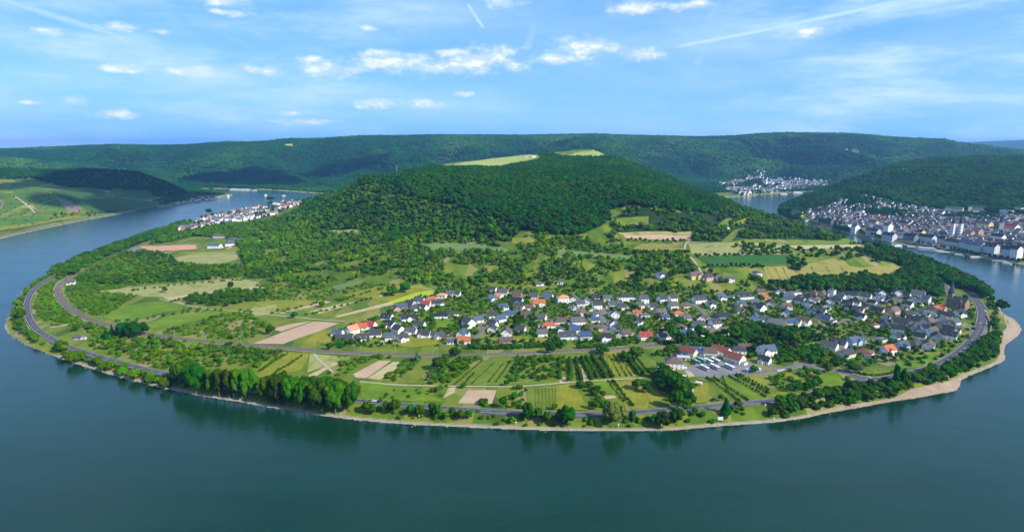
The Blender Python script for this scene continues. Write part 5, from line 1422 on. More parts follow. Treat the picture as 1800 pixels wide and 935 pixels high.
def church_tower(px, py, W, h, sh, wallcol, label, nave=True, rot=-20, name='church'):
    g = G(px, py); x, y = g[0], g[1]+5; z = float(hgt(x, y))
    r = empty(name, (x, y, z), rad(rot)); tag(r, label, 'church'); FOOT.append((x, y, W*1.6))
    m = MB(); m.box(-W/2, W/2, -W/2, W/2, -3, h); t = mesh_obj('tower', m.v, m.f, m_wall, r); t.color = (*wallcol, 1)
    m = MB(); spire(m, 0, 0, h, sh, W*0.72, 8, rot=math.pi/8); mesh_obj('spire', m.v, m.f, m_slate, t)
    m = MB()
    for nx, ny in ((0, -1), (1, 0), (-1, 0), (0, 1)):
        for k in range(1, int(h/6)): add_window(m, nx*(W/2+.02), ny*(W/2+.02), 6*k+1, nx, ny, 1.0, 2.2)
    o = m.obj('window', None, t, [m_frame, m_glass]); o['kind'] = 'stuff'
    if nave:
        L = W*2.6; v, f = gable_wall(L, W*1.5, h*0.42, W*0.7, 3); v = [(a+L/2+W/2, b_, c) for a, b_, c in v]; o = mesh_obj('nave', v, f, m_wall, r); o.color = (*wallcol, 1)
        v, f = gable_roof(L, W*1.5, h*0.42, W*0.7, 0.3, 0.3); v = [(a+L/2+W/2+0.1, b_, c) for a, b_, c in v]; o = mesh_obj('roof', v, f, m_roof, r); o.color = (0.08, 0.08, 0.09, 1)
church_tower(1761, 410, 8, 26, 24, (0.72,0.62,0.45), 'cream church with a single tall dark spire at the right of the town')
church_tower(1464, 399, 6, 20, 8, (0.42,0.45,0.50), 'grey narrow tower among trees at the left end of the town', nave=False, name='tower')
church_tower(1706, 374, 7, 17, 5, (0.72,0.68,0.60), 'small towered chapel on the terrace at the foot of the wood')
church_tower(496, 361, 8, 20, 14, (0.5,0.5,0.5), 'dark-spired church of the village on the left shore')
church_tower(1358, 338, 9, 24, 18, (0.7,0.68,0.62), 'tiny white church tower in the distant town on the bend')
# castle on the far slope
def castle():
    g = P(1491, 276, Y=3950); x, y = g[0], g[1]; z = float(hgt(x, y))
    r = empty('castle_ruin', (x, y, z), rad(-15)); tag(r, 'twin castle with white keep and brown ruin on the far wooded slope', 'castle')
    def p(nm, bx, col):
        m = MB(); [m.box(*q) for q in bx]; o = mesh_obj(nm, m.v, m.f, m_wall, r); o.color = (*col, 1)
    p('keep', [(-22,-8,-6,8,-20,30)], (0.78,0.77,0.74)); p('curtain_wall', [(-45,-22,-2,2,-20,12),(-8,20,-2,2,-20,14)], (0.55,0.45,0.36))
    p('ruin', [(20,34,-6,8,-20,26),(34,50,-4,6,-20,15),(50,56,-4,6,-20,24),(38,42,-4,6,15,30)], (0.40,0.29,0.22)); p('gatehouse', [(-70,-58,-5,5,-20,8)], (0.78,0.77,0.74))
    m = MB(); m.box(-24, -6, -8, 10, 30.004, 32); rf = mesh_obj('roof', m.v, m.f, m_roof, r); rf.color = (0.12,0.11,0.11,1)
castle()
# small white chapel on the central hill and house on the wooded hill
g = P(1198, 331, Y=1640); house(g[0], g[1], float(hgt(g[0], g[1]))+3, 8, 7, 0.4, 7, 'nc'[0], 'c', '', name='chapel', px=1198, fam='big', detail=1); HOUSES[-1][3]['label'] = 'tiny cream chapel poking out of the central wood'; HOUSES[-1][3]['category'] = 'chapel'
g = G(1592, 300); house(g[0], g[1], float(hgt(g[0], g[1])), 34, 14, 0.0, 9, 'g', 'w', 'f', name='hill_restaurant', px=1592, fam='big', detail=1); HOUSES[-1][3]['label'] = 'long white lodge alone on the wooded hill above the town'; HOUSES[-1][3]['category'] = 'lodge'

# labels: look first, then the rank from the left among look-alikes of the same quarter
ORD = ['first','second','third','fourth','fifth','sixth','seventh','eighth','ninth','tenth','eleventh','twelfth','thirteenth','fourteenth','fifteenth','sixteenth','seventeenth','eighteenth','nineteenth']
TENS = ['twenty','thirty','forty','fifty','sixty','seventy','eighty','ninety']
def ordw(i):
    n = i+1
    if n < 20: return ORD[n-1]
    pre = ''
    if n >= 100: pre = 'hundred-and-'; n -= 100
    if n == 0: return 'hundredth'
    if n < 20: return pre+ORD[n-1]
    t, u = TENS[n//10-2], n % 10
    return pre+(t[:-1]+'ieth' if u == 0 else t+'-'+ORD[u-1])
def label_houses():
    d = {}
    for a, look, px, o, fam in HOUSES:
        if fam == 'big': continue
        d.setdefault((a, look), []).append((px, o, fam))
    for (a, look), L in d.items():
        L.sort(key=lambda t: t[0])
        for i, (px, o, fam) in enumerate(L):
            o['label'] = ('%s, %s' % (look, a)) if len(L) == 1 else ('%s %s from left, %s' % (ordw(i), look, a))
            o['category'] = 'house'; o['group'] = 'houses of the near village' if fam == 'house' else 'houses of the riverside town'
label_houses()
# ------------------------------------------------------------------ vehicles, boats and small things
m_rubber = flat_mat('rubber', (0.02,0.02,0.02)); m_metal = flat_mat('grey_metal', (0.35,0.36,0.37))
def gp(px, py):
    g = G(px, py); return g[0], g[1], float(hgt(g[0], g[1]))
def paint(o, c): o.color = (*c, 1); return o
def coach(px, py, rot, col, stripe, label):
    x, y, z = gp(px, py); r = empty('coach', (x, y, z+0.3), rad(rot)); tag(r, label, 'coach', 'coaches parked on the yard')
    L, W, H = 12.5, 2.6, 3.4
    m = MB(); v = [(-L/2,0.45),(L/2-0.5,0.45),(L/2,0.9),(L/2-0.35,H-0.25),(L/2-0.9,H),(-L/2+0.3,H),(-L/2,H-0.4)]
    k = len(v); m.v = [(a, -W/2, b_) for a, b_ in v]+[(a, W/2, b_) for a, b_ in v]; m.f = [tuple(range(k)), tuple(range(2*k-1, k-1, -1))]+[(i, k+i, k+(i+1) % k, (i+1) % k) for i in range(k)]
    paint(mesh_obj('body', m.v, m.f, m_paint, r), col)
    for s in (-1, 1):
        m = MB()
        for i in range(7): m.box(-L/2+0.5+i*1.62, -L/2+2.02+i*1.62, min(s*W/2, s*(W/2+0.02)), max(s*W/2, s*(W/2+0.02)), 1.65, 2.75)
        mesh_obj('side_window', m.v, m.f, m_glass, r)
        m = MB(); m.box(-L/2+0.3, L/2-0.6, min(s*W/2, s*(W/2+0.015)), max(s*W/2, s*(W/2+0.015)), 0.9, 1.15); paint(mesh_obj('stripe', m.v, m.f, m_paint, r), stripe)
    m = MB(); m.add([(L/2+0.01,-W/2+0.15,1.2),(L/2+0.01,W/2-0.15,1.2),(L/2-0.31,W/2-0.15,H-0.35),(L/2-0.31,-W/2+0.15,H-0.35)], [(0,1,2,3)]); mesh_obj('windscreen', m.v, m.f, m_glass, r)
    for wx in (-L/2+2.8, L/2-2.6):
        for s in (-1, 1):
            m = MB(); n = 10
            m.v = [(wx+0.5*math.cos(2*math.pi*i/n), s*(W/2+0.03)-q*s*0.3, 0.5+0.5*math.sin(2*math.pi*i/n)) for q in (0, 1) for i in range(n)]
            m.f = [tuple(range(n)), tuple(range(2*n-1, n-1, -1))]+[(i, n+i, n+(i+1) % n, (i+1) % n) for i in range(n)]
            mesh_obj('wheel', m.v, m.f, m_rubber, r)
    m = MB(); m.box(-1.5, 1.5, -0.8, 0.8, H+0.004, H+0.28); paint(mesh_obj('roof_unit', m.v, m.f, m_paint, r), (0.6,0.6,0.6))
E_ = lambda x, y: (1140+x/6.677, 580+y/6.677)
for a in [((655,462),-40,(0.80,0.80,0.78),(0.06,0.22,0.12),'white coach with a green stripe parked frontmost in the yard'),
          ((775,452),-40,(0.80,0.80,0.79),(0.05,0.10,0.30),'white coach second from the left in the front of the yard'),
          ((700,385),-38,(0.80,0.80,0.79),(0.30,0.30,0.32),'white coach behind the two front coaches in the yard'),
          ((785,376),-38,(0.78,0.79,0.80),(0.05,0.06,0.08),'long white coach farthest back on the right of the yard'),
          ((950,452),-38,(0.80,0.80,0.79),(0.4,0.4,0.42),'white coach alone at the right edge of the yard'),
          ((555,392),-38,(0.10,0.30,0.22),(0.6,0.6,0.6),'green coach at the left of the parked rank'),
          ((615,372),-38,(0.18,0.42,0.32),(0.7,0.7,0.7),'pale green coach behind the green one')]:
    coach(*E_(*a[0]), a[1]-27, *a[2:])
def car(px, py, rot, col, label, grp='parked cars', L=4.4):
    x, y, z = gp(px, py)
    best = min(((math.hypot(x-p[0], y-p[1]), zz) for p, zz in zip(main_line, main_z)), key=lambda t: t[0])
    if best[0] < 8: z = best[1]
    r = empty('car', (x, y, z+0.12), rad(rot)); tag(r, label, 'car', grp)
    v = [(-L/2,0.3),(L/2-0.1,0.3),(L/2,0.55),(L/2-0.3,0.85),(L*0.2,0.98),(-L*0.38,1.0),(-L/2,0.9)]; k = len(v); W = 1.8; m = MB()
    m.v = [(a, -W/2, b_) for a, b_ in v]+[(a, W/2, b_) for a, b_ in v]; m.f = [tuple(range(k)), tuple(range(2*k-1, k-1, -1))]+[(i, k+i, k+(i+1) % k, (i+1) % k) for i in range(k)]
    paint(mesh_obj('body', m.v, m.f, m_paint, r), col)
    m = MB(); m.v = [(-L*.36,-.85,1.0),(L*.22,-.85,1.0),(L*.22,.85,1.0),(-L*.36,.85,1.0),(-L*.26,-.65,1.48),(L*.06,-.65,1.48),(L*.06,.65,1.48),(-L*.26,.65,1.48)]; m.f = [(0,1,5,4),(1,2,6,5),(2,3,7,6),(3,0,4,7)]
    cb = mesh_obj('cabin_window', m.v, m.f, m_glass, r)
    m = MB(); m.box(-L*.26, L*.06, -.65, .65, 1.484, 1.54); paint(mesh_obj('roof', m.v, m.f, m_paint, r), col)
    for wx in (-L*.3, L*.31):
        for s in (-1, 1):
            m = MB(); n = 8
            m.v = [(wx+.33*math.cos(2*math.pi*i/n), s*(.92-q*.2), .33+.33*math.sin(2*math.pi*i/n)) for q in (0, 1) for i in range(n)]
            m.f = [tuple(range(n)), tuple(range(2*n-1, n-1, -1))]+[(i, n+i, n+(i+1) % n, (i+1) % n) for i in range(n)]
            mesh_obj('wheel', m.v, m.f, m_rubber, r)
WH, SI, RE, BL, DK = (0.8,0.8,0.8), (0.45,0.46,0.48), (0.45,0.04,0.03), (0.05,0.12,0.40), (0.04,0.04,0.05)
for a in [(658,707,-6,WH,'white car driving on the river road beside the big bank trees'),(1729.5,547,95,WH,'white car on the wide road below the church'),(1369,652,20,WH,'white car on the village road right of the bus shelter'),(1376,651,20,WH,'white car just right of another on the village road'),
          (1526,665,-30,WH,'small white car at the road junction'),(1721,568,80,SI,'silver car farther down the wide road below the church'),(1110,567,80,RE,'red car in the lane of the village centre'),(1113,571,80,WH,'white car behind the red one in the village lane'),(1116,575,80,DK,'dark car in the lane of the village centre'),
          (1195,671,-35,BL,'blue car on the grass below the coach yard'),(1209,673,10,RE,'red car on the grass below the coach yard'),(1203,668,-10,WH,'white car at the upper edge of the grass below the yard'),(1316,653,-10,WH,'white van beside the bus shelter',),
          (1218,640,10,DK,'dark car under the canopy of the coach yard'),(1225,642,10,SI,'silver car right of the dark one at the coach yard'),(650,597,0,SI,'silver car at the left end of the village'),(760,597,0,DK,'dark car beside the lane at the left end of the village'),
          (1452,652,-20,RE,'red car below the gardens right of the coach yard'),(1512,655,-30,SI,'silver car beside the shed near the junction'),(1600,655.5,22,DK,'dark car on the river road right of the poplars'),(930,726.5,-2,DK,'dark car on the near river road')]: car(*a)
# coach-yard canopy and glazed bus shelter
def shelter(px, py, L, W, H, rot, label, name, col):
    x, y, z = gp(px, py); r = empty(name, (x, y, z), rad(rot)); tag(r, label, name.replace('_', ' '))
    m = MB(); m.box(-L/2, L/2, -W/2, W/2, H, H+0.35); paint(mesh_obj('roof', m.v, m.f, m_paint, r), col)
    for sx in (-1, 1):
        for sy in (-1, 1):
            m = MB(); m.box(sx*(L/2-0.3)-0.12, sx*(L/2-0.3)+0.12, sy*(W/2-0.3)-0.12, sy*(W/2-0.3)+0.12, -0.3, H-0.004); paint(mesh_obj('post', m.v, m.f, m_paint, r), col)
    m = MB(); m.box(-L/2+0.2, -L/2+L*0.45, W/2-0.25, W/2-0.2, 0, H*0.8); paint(mesh_obj('back_panel', m.v, m.f, m_paint, r), col)
shelter(1324, 654, 14, 4, 3.4, 2, 'white flat bus shelter beside the village road', 'bus_shelter', (0.8,0.8,0.8))
shelter(1201, 634, 13, 8, 4.4, -8, 'pale grey filling canopy at the back of the coach yard', 'yard_canopy', (0.42,0.46,0.50))
# caravans and sheds below the coach yard
for i, (px, py, c, lab) in enumerate([(1228,676,(0.8,0.8,0.8),'white caravan with red awning on the dry lawn'),(1206,684,(0.8,0.8,0.8),'white caravan between the trees below the yard'),(1212,688,(0.75,0.75,0.75),'second white caravan lower down between the trees'),(1200,664,(0.75,0.75,0.75),'long white trailer at the foot of the yard wall')]):
    x, y, z = gp(px, py); r = empty('caravan', (x, y, z), rad(-30)); tag(r, lab, 'caravan', 'caravans below the coach yard')
    m = MB(); m.box(-3, 3, -1.2, 1.2, 0.5, 2.7); paint(mesh_obj('body', m.v, m.f, m_paint, r), c)
    m = MB(); [m.box(-2+k*1.9, -0.9+k*1.9, -1.23, -1.2, 1.4, 2.1) for k in range(3)]; mesh_obj('window', m.v, m.f, m_glass, r)
    m = MB(); m.box(-0.4, 0.4, -1.28, 1.28, 0, 0.62); mesh_obj('wheel', m.v, m.f, m_rubber, r)
    if i == 0:
        m = MB(); m.box(-2.6, 2.6, -4.6, -1.3, 2.3, 2.5); paint(mesh_obj('awning', m.v, m.f, m_paint, r), (0.55,0.10,0.07))
# excursion ship, landing stages and boats
def ship(px, py, L, W, rot, decks, label, name='boat', hull=(0.75,0.76,0.78), z=0.0, grp=None):
    g = P(px, py, z=0.0); r = empty(name, (g[0], g[1], 0), rad(rot)); tag(r, label, 'boat', grp)
    n = 10; m = MB(); prof = [(-L/2, W*.36), (-L*.3, W*.5), (L*.25, W*.5), (L*.42, W*.28), (L/2, 0.05)]
    ring = [(a, -b_) for a, b_ in prof]+[(a, b_) for a, b_ in prof[::-1]]; k = len(ring); h = 0.045*L+0.5
    m.v = [(a*.96, b_*.85, -0.4) for a, b_ in ring]+[(a, b_, h) for a, b_ in ring]; m.f = [(i, (i+1) % k, k+(i+1) % k, k+i) for i in range(k)]+[tuple(range(k, 2*k))]
    paint(mesh_obj('hull', m.v, m.f, m_paint, r), hull)
    z0 = h
    for d in range(decks):
        l0, l1, w = -L*(.42-.04*d), L*(.30-.07*d), W*(.42-.03*d); hh = 2.3
        m = MB(); m.box(l0, l1, -w, w, z0+0.004, z0+hh); c = paint(mesh_obj('cabin', m.v, m.f, m_paint, r), (0.8,0.8,0.8))
        m = MB()
        for i in range(max(3, int((l1-l0)/2.2))):
            a = l0+0.4+i*(l1-l0)/max(3, int((l1-l0)/2.2))
            for s in (-1, 1): m.box(a, a+1.4, min(s*w, s*(w+.03)), max(s*w, s*(w+.03)), z0+0.8, z0+1.8)
        o = mesh_obj('cabin_window', m.v, m.f, m_glass, c); o['kind'] = 'stuff'
        z0 += hh+0.01
    m = MB(); m.cyl(-L*.1, 0, z0, z0+L*.08+1, .12, .06, 6); mesh_obj('mast', m.v, m.f, m_metal, r)
ship(1632, 441.5, 46, 9, -28, 2, 'white two-deck excursion ship moored at the town quay', 'excursion_ship', (0.72,0.76,0.82))
ship(1578, 433.5, 24, 7, 12, 1, 'white ferry boat at the ramp left of the excursion ship', 'ferry')
ship(1602, 436, 20, 5, -20, 1, 'low dark launch moored behind the excursion ship', 'boat', (0.12,0.14,0.18))
ship(1662, 446, 20, 6, -26, 1, 'dark barge with pale cabin right of the excursion ship', 'boat', (0.10,0.10,0.12))
ship(1686, 450, 18, 5, -26, 1, 'small launch with white cabin at the middle landing stage', 'boat', (0.3,0.3,0.33))
ship(1770, 464.5, 16, 5, -26, 1, 'pale launch near the right edge of the quay', 'boat')
ship(467, 344, 16, 6, 60, 2, 'tiny white boat in midstream beyond the left shore village', 'boat')
ship(499, 344.5, 18, 5, 20, 1, 'tiny white boat right of the wooded islet', 'boat')
ship(430, 334.6, 60, 9, 0, 1, 'long white barge by the far bank on the left', 'boat')
ship(412, 333.8, 50, 9, 4, 1, 'long pale barge left of another by the far bank', 'boat')
ship(447, 335.5, 30, 7, -5, 1, 'short white boat by the far bank on the left', 'boat')
ship(1378, 342, 40, 9, 10, 1, 'white ship off the distant town, left of a longer one', 'boat')
ship(1402, 339.6, 52, 10, 6, 2, 'longer white ship off the distant town', 'boat')
for px, py, L, rot, lab in [(1717,452.5,34,12,'flat floating landing stage in the middle of the quay'),(1757,459.5,26,-20,'floating landing stage near the quay right end'),(1537,420,16,10,'white ferry ramp left of the quay hotels')]:
    g = P(px, py, z=0.0); r = empty('landing_stage', (g[0], g[1], 0), rad(rot)); tag(r, lab, 'landing stage', 'landing stages on the quay')
    m = MB(); m.box(-L/2, L/2, -3, 3, -0.3, 1.1); paint(mesh_obj('pontoon', m.v, m.f, m_paint, r), (0.30,0.30,0.31))
    m = MB(); m.box(-L/2+1, L/2-1, -0.1, 0.1, 1.104, 2.1); paint(mesh_obj('railing', m.v, m.f, m_paint, r), (0.7,0.7,0.7))
    m = MB(); m.box(-1.2, 1.2, 3.004, 14, 1.0, 1.3); paint(mesh_obj('gangway', m.v, m.f, m_paint, r), (0.6,0.6,0.6))
# overhead-line masts along the railway
k = 0; s = 0.0
for i in range(1, len(rail_line)):
    s += np.linalg.norm(rail_line[i]-rail_line[i-1])
    if s > 44:
        s = 0; side = 5.4
        p = rail_line[i]+rail_n[i]*side; nx, ny = rail_n[i]; ang = math.atan2(ny, nx)
        r = empty('catenary_mast', (p[0], p[1], rail_z[i]), ang); pxx = float(project(p[0], p[1], rail_z[i])[0])
        tag(r, 'thin grey overhead-line mast beside the railway, %s from left' % ordw(k), 'mast', 'overhead-line masts along the railway'); k += 1
        m = MB(); m.cyl(0, 0, -1.5, 8.2, 0.17, 0.12, 6); mesh_obj('post', m.v, m.f, m_metal, r)
        m = MB(); m.box(-5, 0.1, -0.05, 0.05, 6.6, 6.72); m.box(-5, 0.1, -0.05, 0.05, 7.6, 7.7); mesh_obj('arm', m.v, m.f, m_metal, r)
for px, py, lab in [(1430,652,'tall street lamp left of the dark gardens'),(1481,655,'tall street lamp by the cream house near the junction'),(1363,650,'street lamp beside the white cars'),(1535,666,'street lamp at the junction garden'),(1276,640,'tall pole beside the red-roofed chalet'),(1752,580,'pale lamp post above the sand spit')]:
    x, y, z = gp(px, py); r = empty('street_lamp', (x, y, z), 0.4); tag(r, lab, 'street lamp', 'street lamps')
    m = MB(); m.cyl(0, 0, -0.5, 9, 0.14, 0.09, 6); m.box(0, 1.6, -.05, .05, 8.9, 9.0); mesh_obj('post', m.v, m.f, m_metal, r)
    m = MB(); m.box(1.2, 2.0, -.15, .15, 8.78, 8.9); mesh_obj('lamp_head', m.v, m.f, m_frame, r)
for px, py, lab in [(192,648,'white river marker post at the left shore'),(304,673,'white river marker post left of the big trees'),(411,697,'white marker stone under the poplars'),(566,724,'white marker stone under the big tree clump'),(737,735,'white river marker post right of the big clump'),(907,746,'white river marker post on the middle bank'),(1087,750,'white river marker post below the brownish trees'),(1345,715,'white roundel sign on the right bank meadow'),(1652,668,'white post on the right-hand beach')]:
    x, y, z = gp(px, py); r = empty('marker_post', (x, y, z), 0); tag(r, lab, 'marker post', 'river marker posts')
    m = MB(); m.cyl(0, 0, -0.3, 1.5, 0.2, 0.2, 6); paint(mesh_obj('post', m.v, m.f, m_paint, r), (0.8,0.8,0.8)); m = MB(); m.box(-.5, .5, -.1, .1, 1.504, 2.7); paint(mesh_obj('board', m.v, m.f, m_paint, r), (0.8,0.8,0.78))
x, y, z = gp(1266, 741); r = empty('information_board', (x, y, z), 0); tag(r, 'blank white board on two posts by the near shore', 'board')
for sx in (-1, 1):
    m = MB(); m.box(sx*1.6-.12, sx*1.6+.12, -.12, .12, -.5, 3); mesh_obj('post', m.v, m.f, m_metal, r)
m = MB(); m.box(-2.2, 2.2, -.25, -.124, 1.6, 4.4); paint(mesh_obj('panel', m.v, m.f, m_paint, r), (0.8,0.8,0.8))
x, y, z = gp(1438, 606); r = empty('swimming_pool', (x, y, z), rad(-20)); tag(r, 'small light blue garden pool left of the grey houses', 'pool')
m = MB(); m.box(-4.5, 4.5, -2.6, 2.6, -.4, .9); paint(mesh_obj('basin', m.v, m.f, m_paint, r), (0.75,0.78,0.8)); m = MB(); m.box(-4.2, 4.2, -2.3, 2.3, .9, .94); paint(mesh_obj('cover', m.v, m.f, m_paint, r), (0.12,0.50,0.75)); FOOT.append((x, y, 7))
# radio mast beyond the wood
g = P(697.5, 301, Y=1900); z = float(hgt(g[0], g[1])); r = empty('radio_mast', (g[0], g[1], z), 0); tag(r, 'thin white mast rising beyond the left shoulder of the hill', 'mast')
m = MB(); m.cyl(0, 0, -2, 30, .4, .25, 6); mesh_obj('shaft', m.v, m.f, m_frame, r); m = MB(); m.box(-.7, .7, -.7, .7, 24, 26); mesh_obj('antenna', m.v, m.f, m_frame, r)
# low viaduct wall beside the sand spit and stone retaining wall at the left bend
def wall_line(pts, h, w, mat, label, name='retaining_wall', lift=0.0):
    g = [G(*p) for p in pts]; g = [p for p in g if p is not None]; ln = resample(g, 4); z = hgt(ln[:, 0], ln[:, 1])+lift
    d = np.gradient(ln, axis=0); L_ = np.linalg.norm(d, axis=1); nr = np.stack([-d[:, 1]/L_, d[:, 0]/L_], 1); v = []; f = []
    for i in range(len(ln)):
        a, b_ = ln[i]+nr[i]*w/2, ln[i]-nr[i]*w/2; v += [(a[0], a[1], z[i]-2), (b_[0], b_[1], z[i]-2), (b_[0], b_[1], z[i]+h), (a[0], a[1], z[i]+h)]
    for i in range(len(ln)-1):
        for k_ in range(4): f.append((4*i+k_, 4*i+(k_+1) % 4, 4*i+4+(k_+1) % 4, 4*i+4+k_))
    f += [(0, 1, 2, 3), tuple(4*(len(ln)-1)+q for q in (3, 2, 1, 0))]
    o = mesh_obj(name, v, f, mat); tag(o, label, 'wall')
wall_line([(1741,512),(1736,500),(1728,496)], 2.0, .6, m_stone, 'dark stone parapet behind the wide road by the church')
wall_line([(1735,556),(1742,575),(1736,596),(1730,612)], 1.8, 1.2, m_stone, 'dark stone wall between wide road and sand spit')
wall_line([(30,520),(42,540),(42,560),(52,582)], 1.6, .7, m_stone, 'dark stone wall on the river side of the left bend')
# ------------------------------------------------------------------ where the plants stand
class Occ:
    """raster of what must stay clear of plants"""
    def __init__(s):
        s.x0, s.y0, s.c = -2600, 350, 2.0
        s.g = np.zeros((1650, 2600), bool)
    def disc(s, x, y, r):
        i0, i1 = int((x-r-s.x0)/s.c), int((x+r-s.x0)/s.c)+1; j0, j1 = int((y-r-s.y0)/s.c), int((y+r-s.y0)/s.c)+1
        i0, j0 = max(i0, 0), max(j0, 0)
        if i1 <= i0 or j1 <= j0 or i0 >= s.g.shape[1] or j0 >= s.g.shape[0]: return
        jj, ii = np.ogrid[j0:min(j1, s.g.shape[0]), i0:min(i1, s.g.shape[1])]
        s.g[j0:j1, i0:i1] |= ((ii*s.c+s.x0-x)**2+(jj*s.c+s.y0-y)**2 < r*r)
    def poly(s, w):
        w = np.array(w); a = w.min(0); b_ = w.max(0)
        i0, i1 = max(0, int((a[0]-s.x0)/s.c)), int((b_[0]-s.x0)/s.c)+2; j0, j1 = max(0, int((a[1]-s.y0)/s.c)), int((b_[1]-s.y0)/s.c)+2
        if i1 <= i0 or j1 <= j0 or j0 >= s.g.shape[0] or i0 >= s.g.shape[1]: return
        i1 = min(i1, s.g.shape[1]); j1 = min(j1, s.g.shape[0])
        X, Y = np.meshgrid(np.arange(i0, i1)*s.c+s.x0, np.arange(j0, j1)*s.c+s.y0)
        s.g[j0:j1, i0:i1] |= in_poly(X, Y, w)
    def hit(s, X, Y):
        i = ((X-s.x0)/s.c).astype(int); j = ((Y-s.y0)/s.c).astype(int)
        ok = (i >= 0) & (j >= 0) & (i < s.g.shape[1]) & (j < s.g.shape[0])
        r = np.zeros(X.shape, bool); r[ok] = s.g[j[ok], i[ok]]; return r
build_fields()
OCC = Occ()
for ty, w in FIELD_W:
    if ty not in ('rock', 'town'): OCC.poly(w)
for line, w in ROADS:
    for p in line: OCC.disc(p[0], p[1], w+1.2)
for x, y, r in FOOT: OCC.disc(x, y, r+1.5)

PL = []   # plants: x, y, z, sxy, sz, rot, kind, tint, zone
_vr = np.random.RandomState(21)
def zone(poly, spacing, kinds, hr, tint, y0=380, y1=2500, keep=1.0, name='', noise=None, aspect=(0.42, 0.55), clear=True, seed=1, minz=1.0):
    r = np.random.RandomState(seed+int(poly[0][0])+int(poly[0][1])*7)
    gs = [g for g in (G(*p) for p in poly) if g is not None]
    xs = [g[0] for g in gs]; ys = [g[1] for g in gs]
    X, Y = np.meshgrid(np.arange(min(xs)-40, max(xs)+40, spacing), np.arange(max(y0, min(ys)-80), min(y1, max(ys)+60), spacing))
    X = X.copy(); X[1::2] += spacing/2
    X = (X+r.uniform(-.42, .42, X.shape)*spacing).ravel(); Y = (Y+r.uniform(-.42, .42, Y.shape)*spacing).ravel()
    Z = hgt(X, Y); PX, PY = project(X, Y, Z)
    m = in_poly(PX, PY, poly) & (Y > y0) & (Y < y1) & (Z > minz) & (r.rand(X.size) < keep)
    if noise is not None: m &= fbm(X/noise[0]+3, Y/noise[0]+7, 3) > noise[1]
    if clear: m &= ~OCC.hit(X, Y)
    X, Y, Z = X[m], Y[m], Z[m]; n = X.size
    tn = fbm(X/70, Y/70, 2)
    for i in range(n):
        h = r.uniform(*hr); k = kinds[r.randint(len(kinds))]
        asp = r.uniform(*aspect)*2
        t = tint[0]+(tint[1]-tint[0])*min(1, max(0, 0.55*r.rand()+0.9*(tn[i]-0.25)))
        PL.append((X[i], Y[i], Z[i], h*asp/9.2, h/10.0, r.uniform(0, 6.28), k, t, name))
def one(px, py, h_px, w_px, k, tint, name=''):
    """a single plant from the pixels of its foot, its height and half width"""
    g = G(px, py)
    if g is None: return
    d = math.hypot(g[0], g[1], g[2]-CAMZ); ppm = F/(g[1]*math.cos(PITCH)-(g[2]-CAMZ)*math.sin(PITCH))
    h = h_px/ppm*1.03; w = w_px/ppm
    base = {'poplar0': 2.4, 'poplar1': 2.1, 'conifer0': 3.2, 'blue0': 3.2}.get(k, 5.0)
    PL.append((g[0], g[1], g[2], w/base, h/10.6, _vr.uniform(0, 6.28), k, tint, name))
def line_of(pts, step, k, h, w, tint, name='', jitter=0.3):
    g = [G(*p) for p in pts]; g = [p for p in g if p is not None]
    ln = resample(g, step)
    for p in ln:
        x, y = p[0]+_vr.uniform(-jitter, jitter)*step, p[1]+_vr.uniform(-jitter, jitter)*step
        z = float(hgt(x, y)); hh = h*_vr.uniform(0.8, 1.2)
        PL.append((x, y, z, w*_vr.uniform(0.85, 1.15)/4.8, hh/7.0 if k[0].startswith('bush') else hh/10, _vr.uniform(0, 6.28), k[_vr.randint(len(k))] if isinstance(k, (list, tuple)) else k, tint+_vr.uniform(-.08, .08), name))
T = ['tree0', 'tree1', 'tree2', 'tree3']; B = ['bush0', 'bush1', 'bush2']; WD = ['wood0', 'wood1', 'wood2', 'wood0', 'wood2', 'wood3']; CF = ['conifer0']

# the large trees on the near bank
R1 = 'bank'
for a in [(322,680,50,19),(345,692,62,21),(334,672,46,22),(312,668,36,14),(470,706,52,18),(490,710,60,20),(512,714,62,20),(535,720,60,20),(562,724,66,23),(590,727,66,23),(616,723,55,17),(500,700,54,20),(545,706,52,22),(598,706,48,22),(575,700,44,20),(478,696,44,16),(622,706,40,14)]:
    one(*a, 'giant%d' % _vr.randint(3), _vr.uniform(0.22, 0.46), 'big tree on the near left bank')
for a in [(362,690,46,8),(372,695,54,8),(386,698,58,9),(402,700,62,9),(417,702,64,9),(432,703,60,9),(446,698,56,8),(378,688,40,9),(410,692,50,9),(438,690,50,9),(425,694,52,8),(394,690,48,8)]:
    one(*a, ['poplar0', 'poplar1'][_vr.randint(2)], _vr.uniform(0.35, 0.55), 'poplar in the clump on the near left bank')
for a in [(1573,683,50,6),(1586,682,42,5)]: one(*a, 'poplar1', 0.12, 'tall dark poplar beside the road junction')
for a in [(1275,729,32,10)]: one(*a, 'conifer0', 0.1, 'dark cone-shaped conifer beside the river road')
for a in [(108,616,20,13),(128,640,26,14),(142,634,20,10),(215,662,20,10),(235,668,23,12),(262,676,20,10),(290,683,24,12),(180,652,16,9),(38,560,20,9),(30,540,16,8)]:
    one(*a, 'giant%d' % _vr.randint(3), _vr.uniform(0.35, 0.7), 'rounded tree on the left shore ribbon')
one(733, 636, 19, 6, 'blue0', 0.4, 'blue-grey spruce beside the railway')
for a in [(218,592,28,14),(236,594,32,16),(250,590,26,13),(188,600,24,7),(198,592,22,6)]: one(*a, 'conifer0' if a[3] < 8 else 'tree1', 0.08, 'dark dense tree in the left-hand group inside the bend')
one(1760, 547, 24, 11, 'willow0', 0.2, 'rounded willow alone on the sand spit')
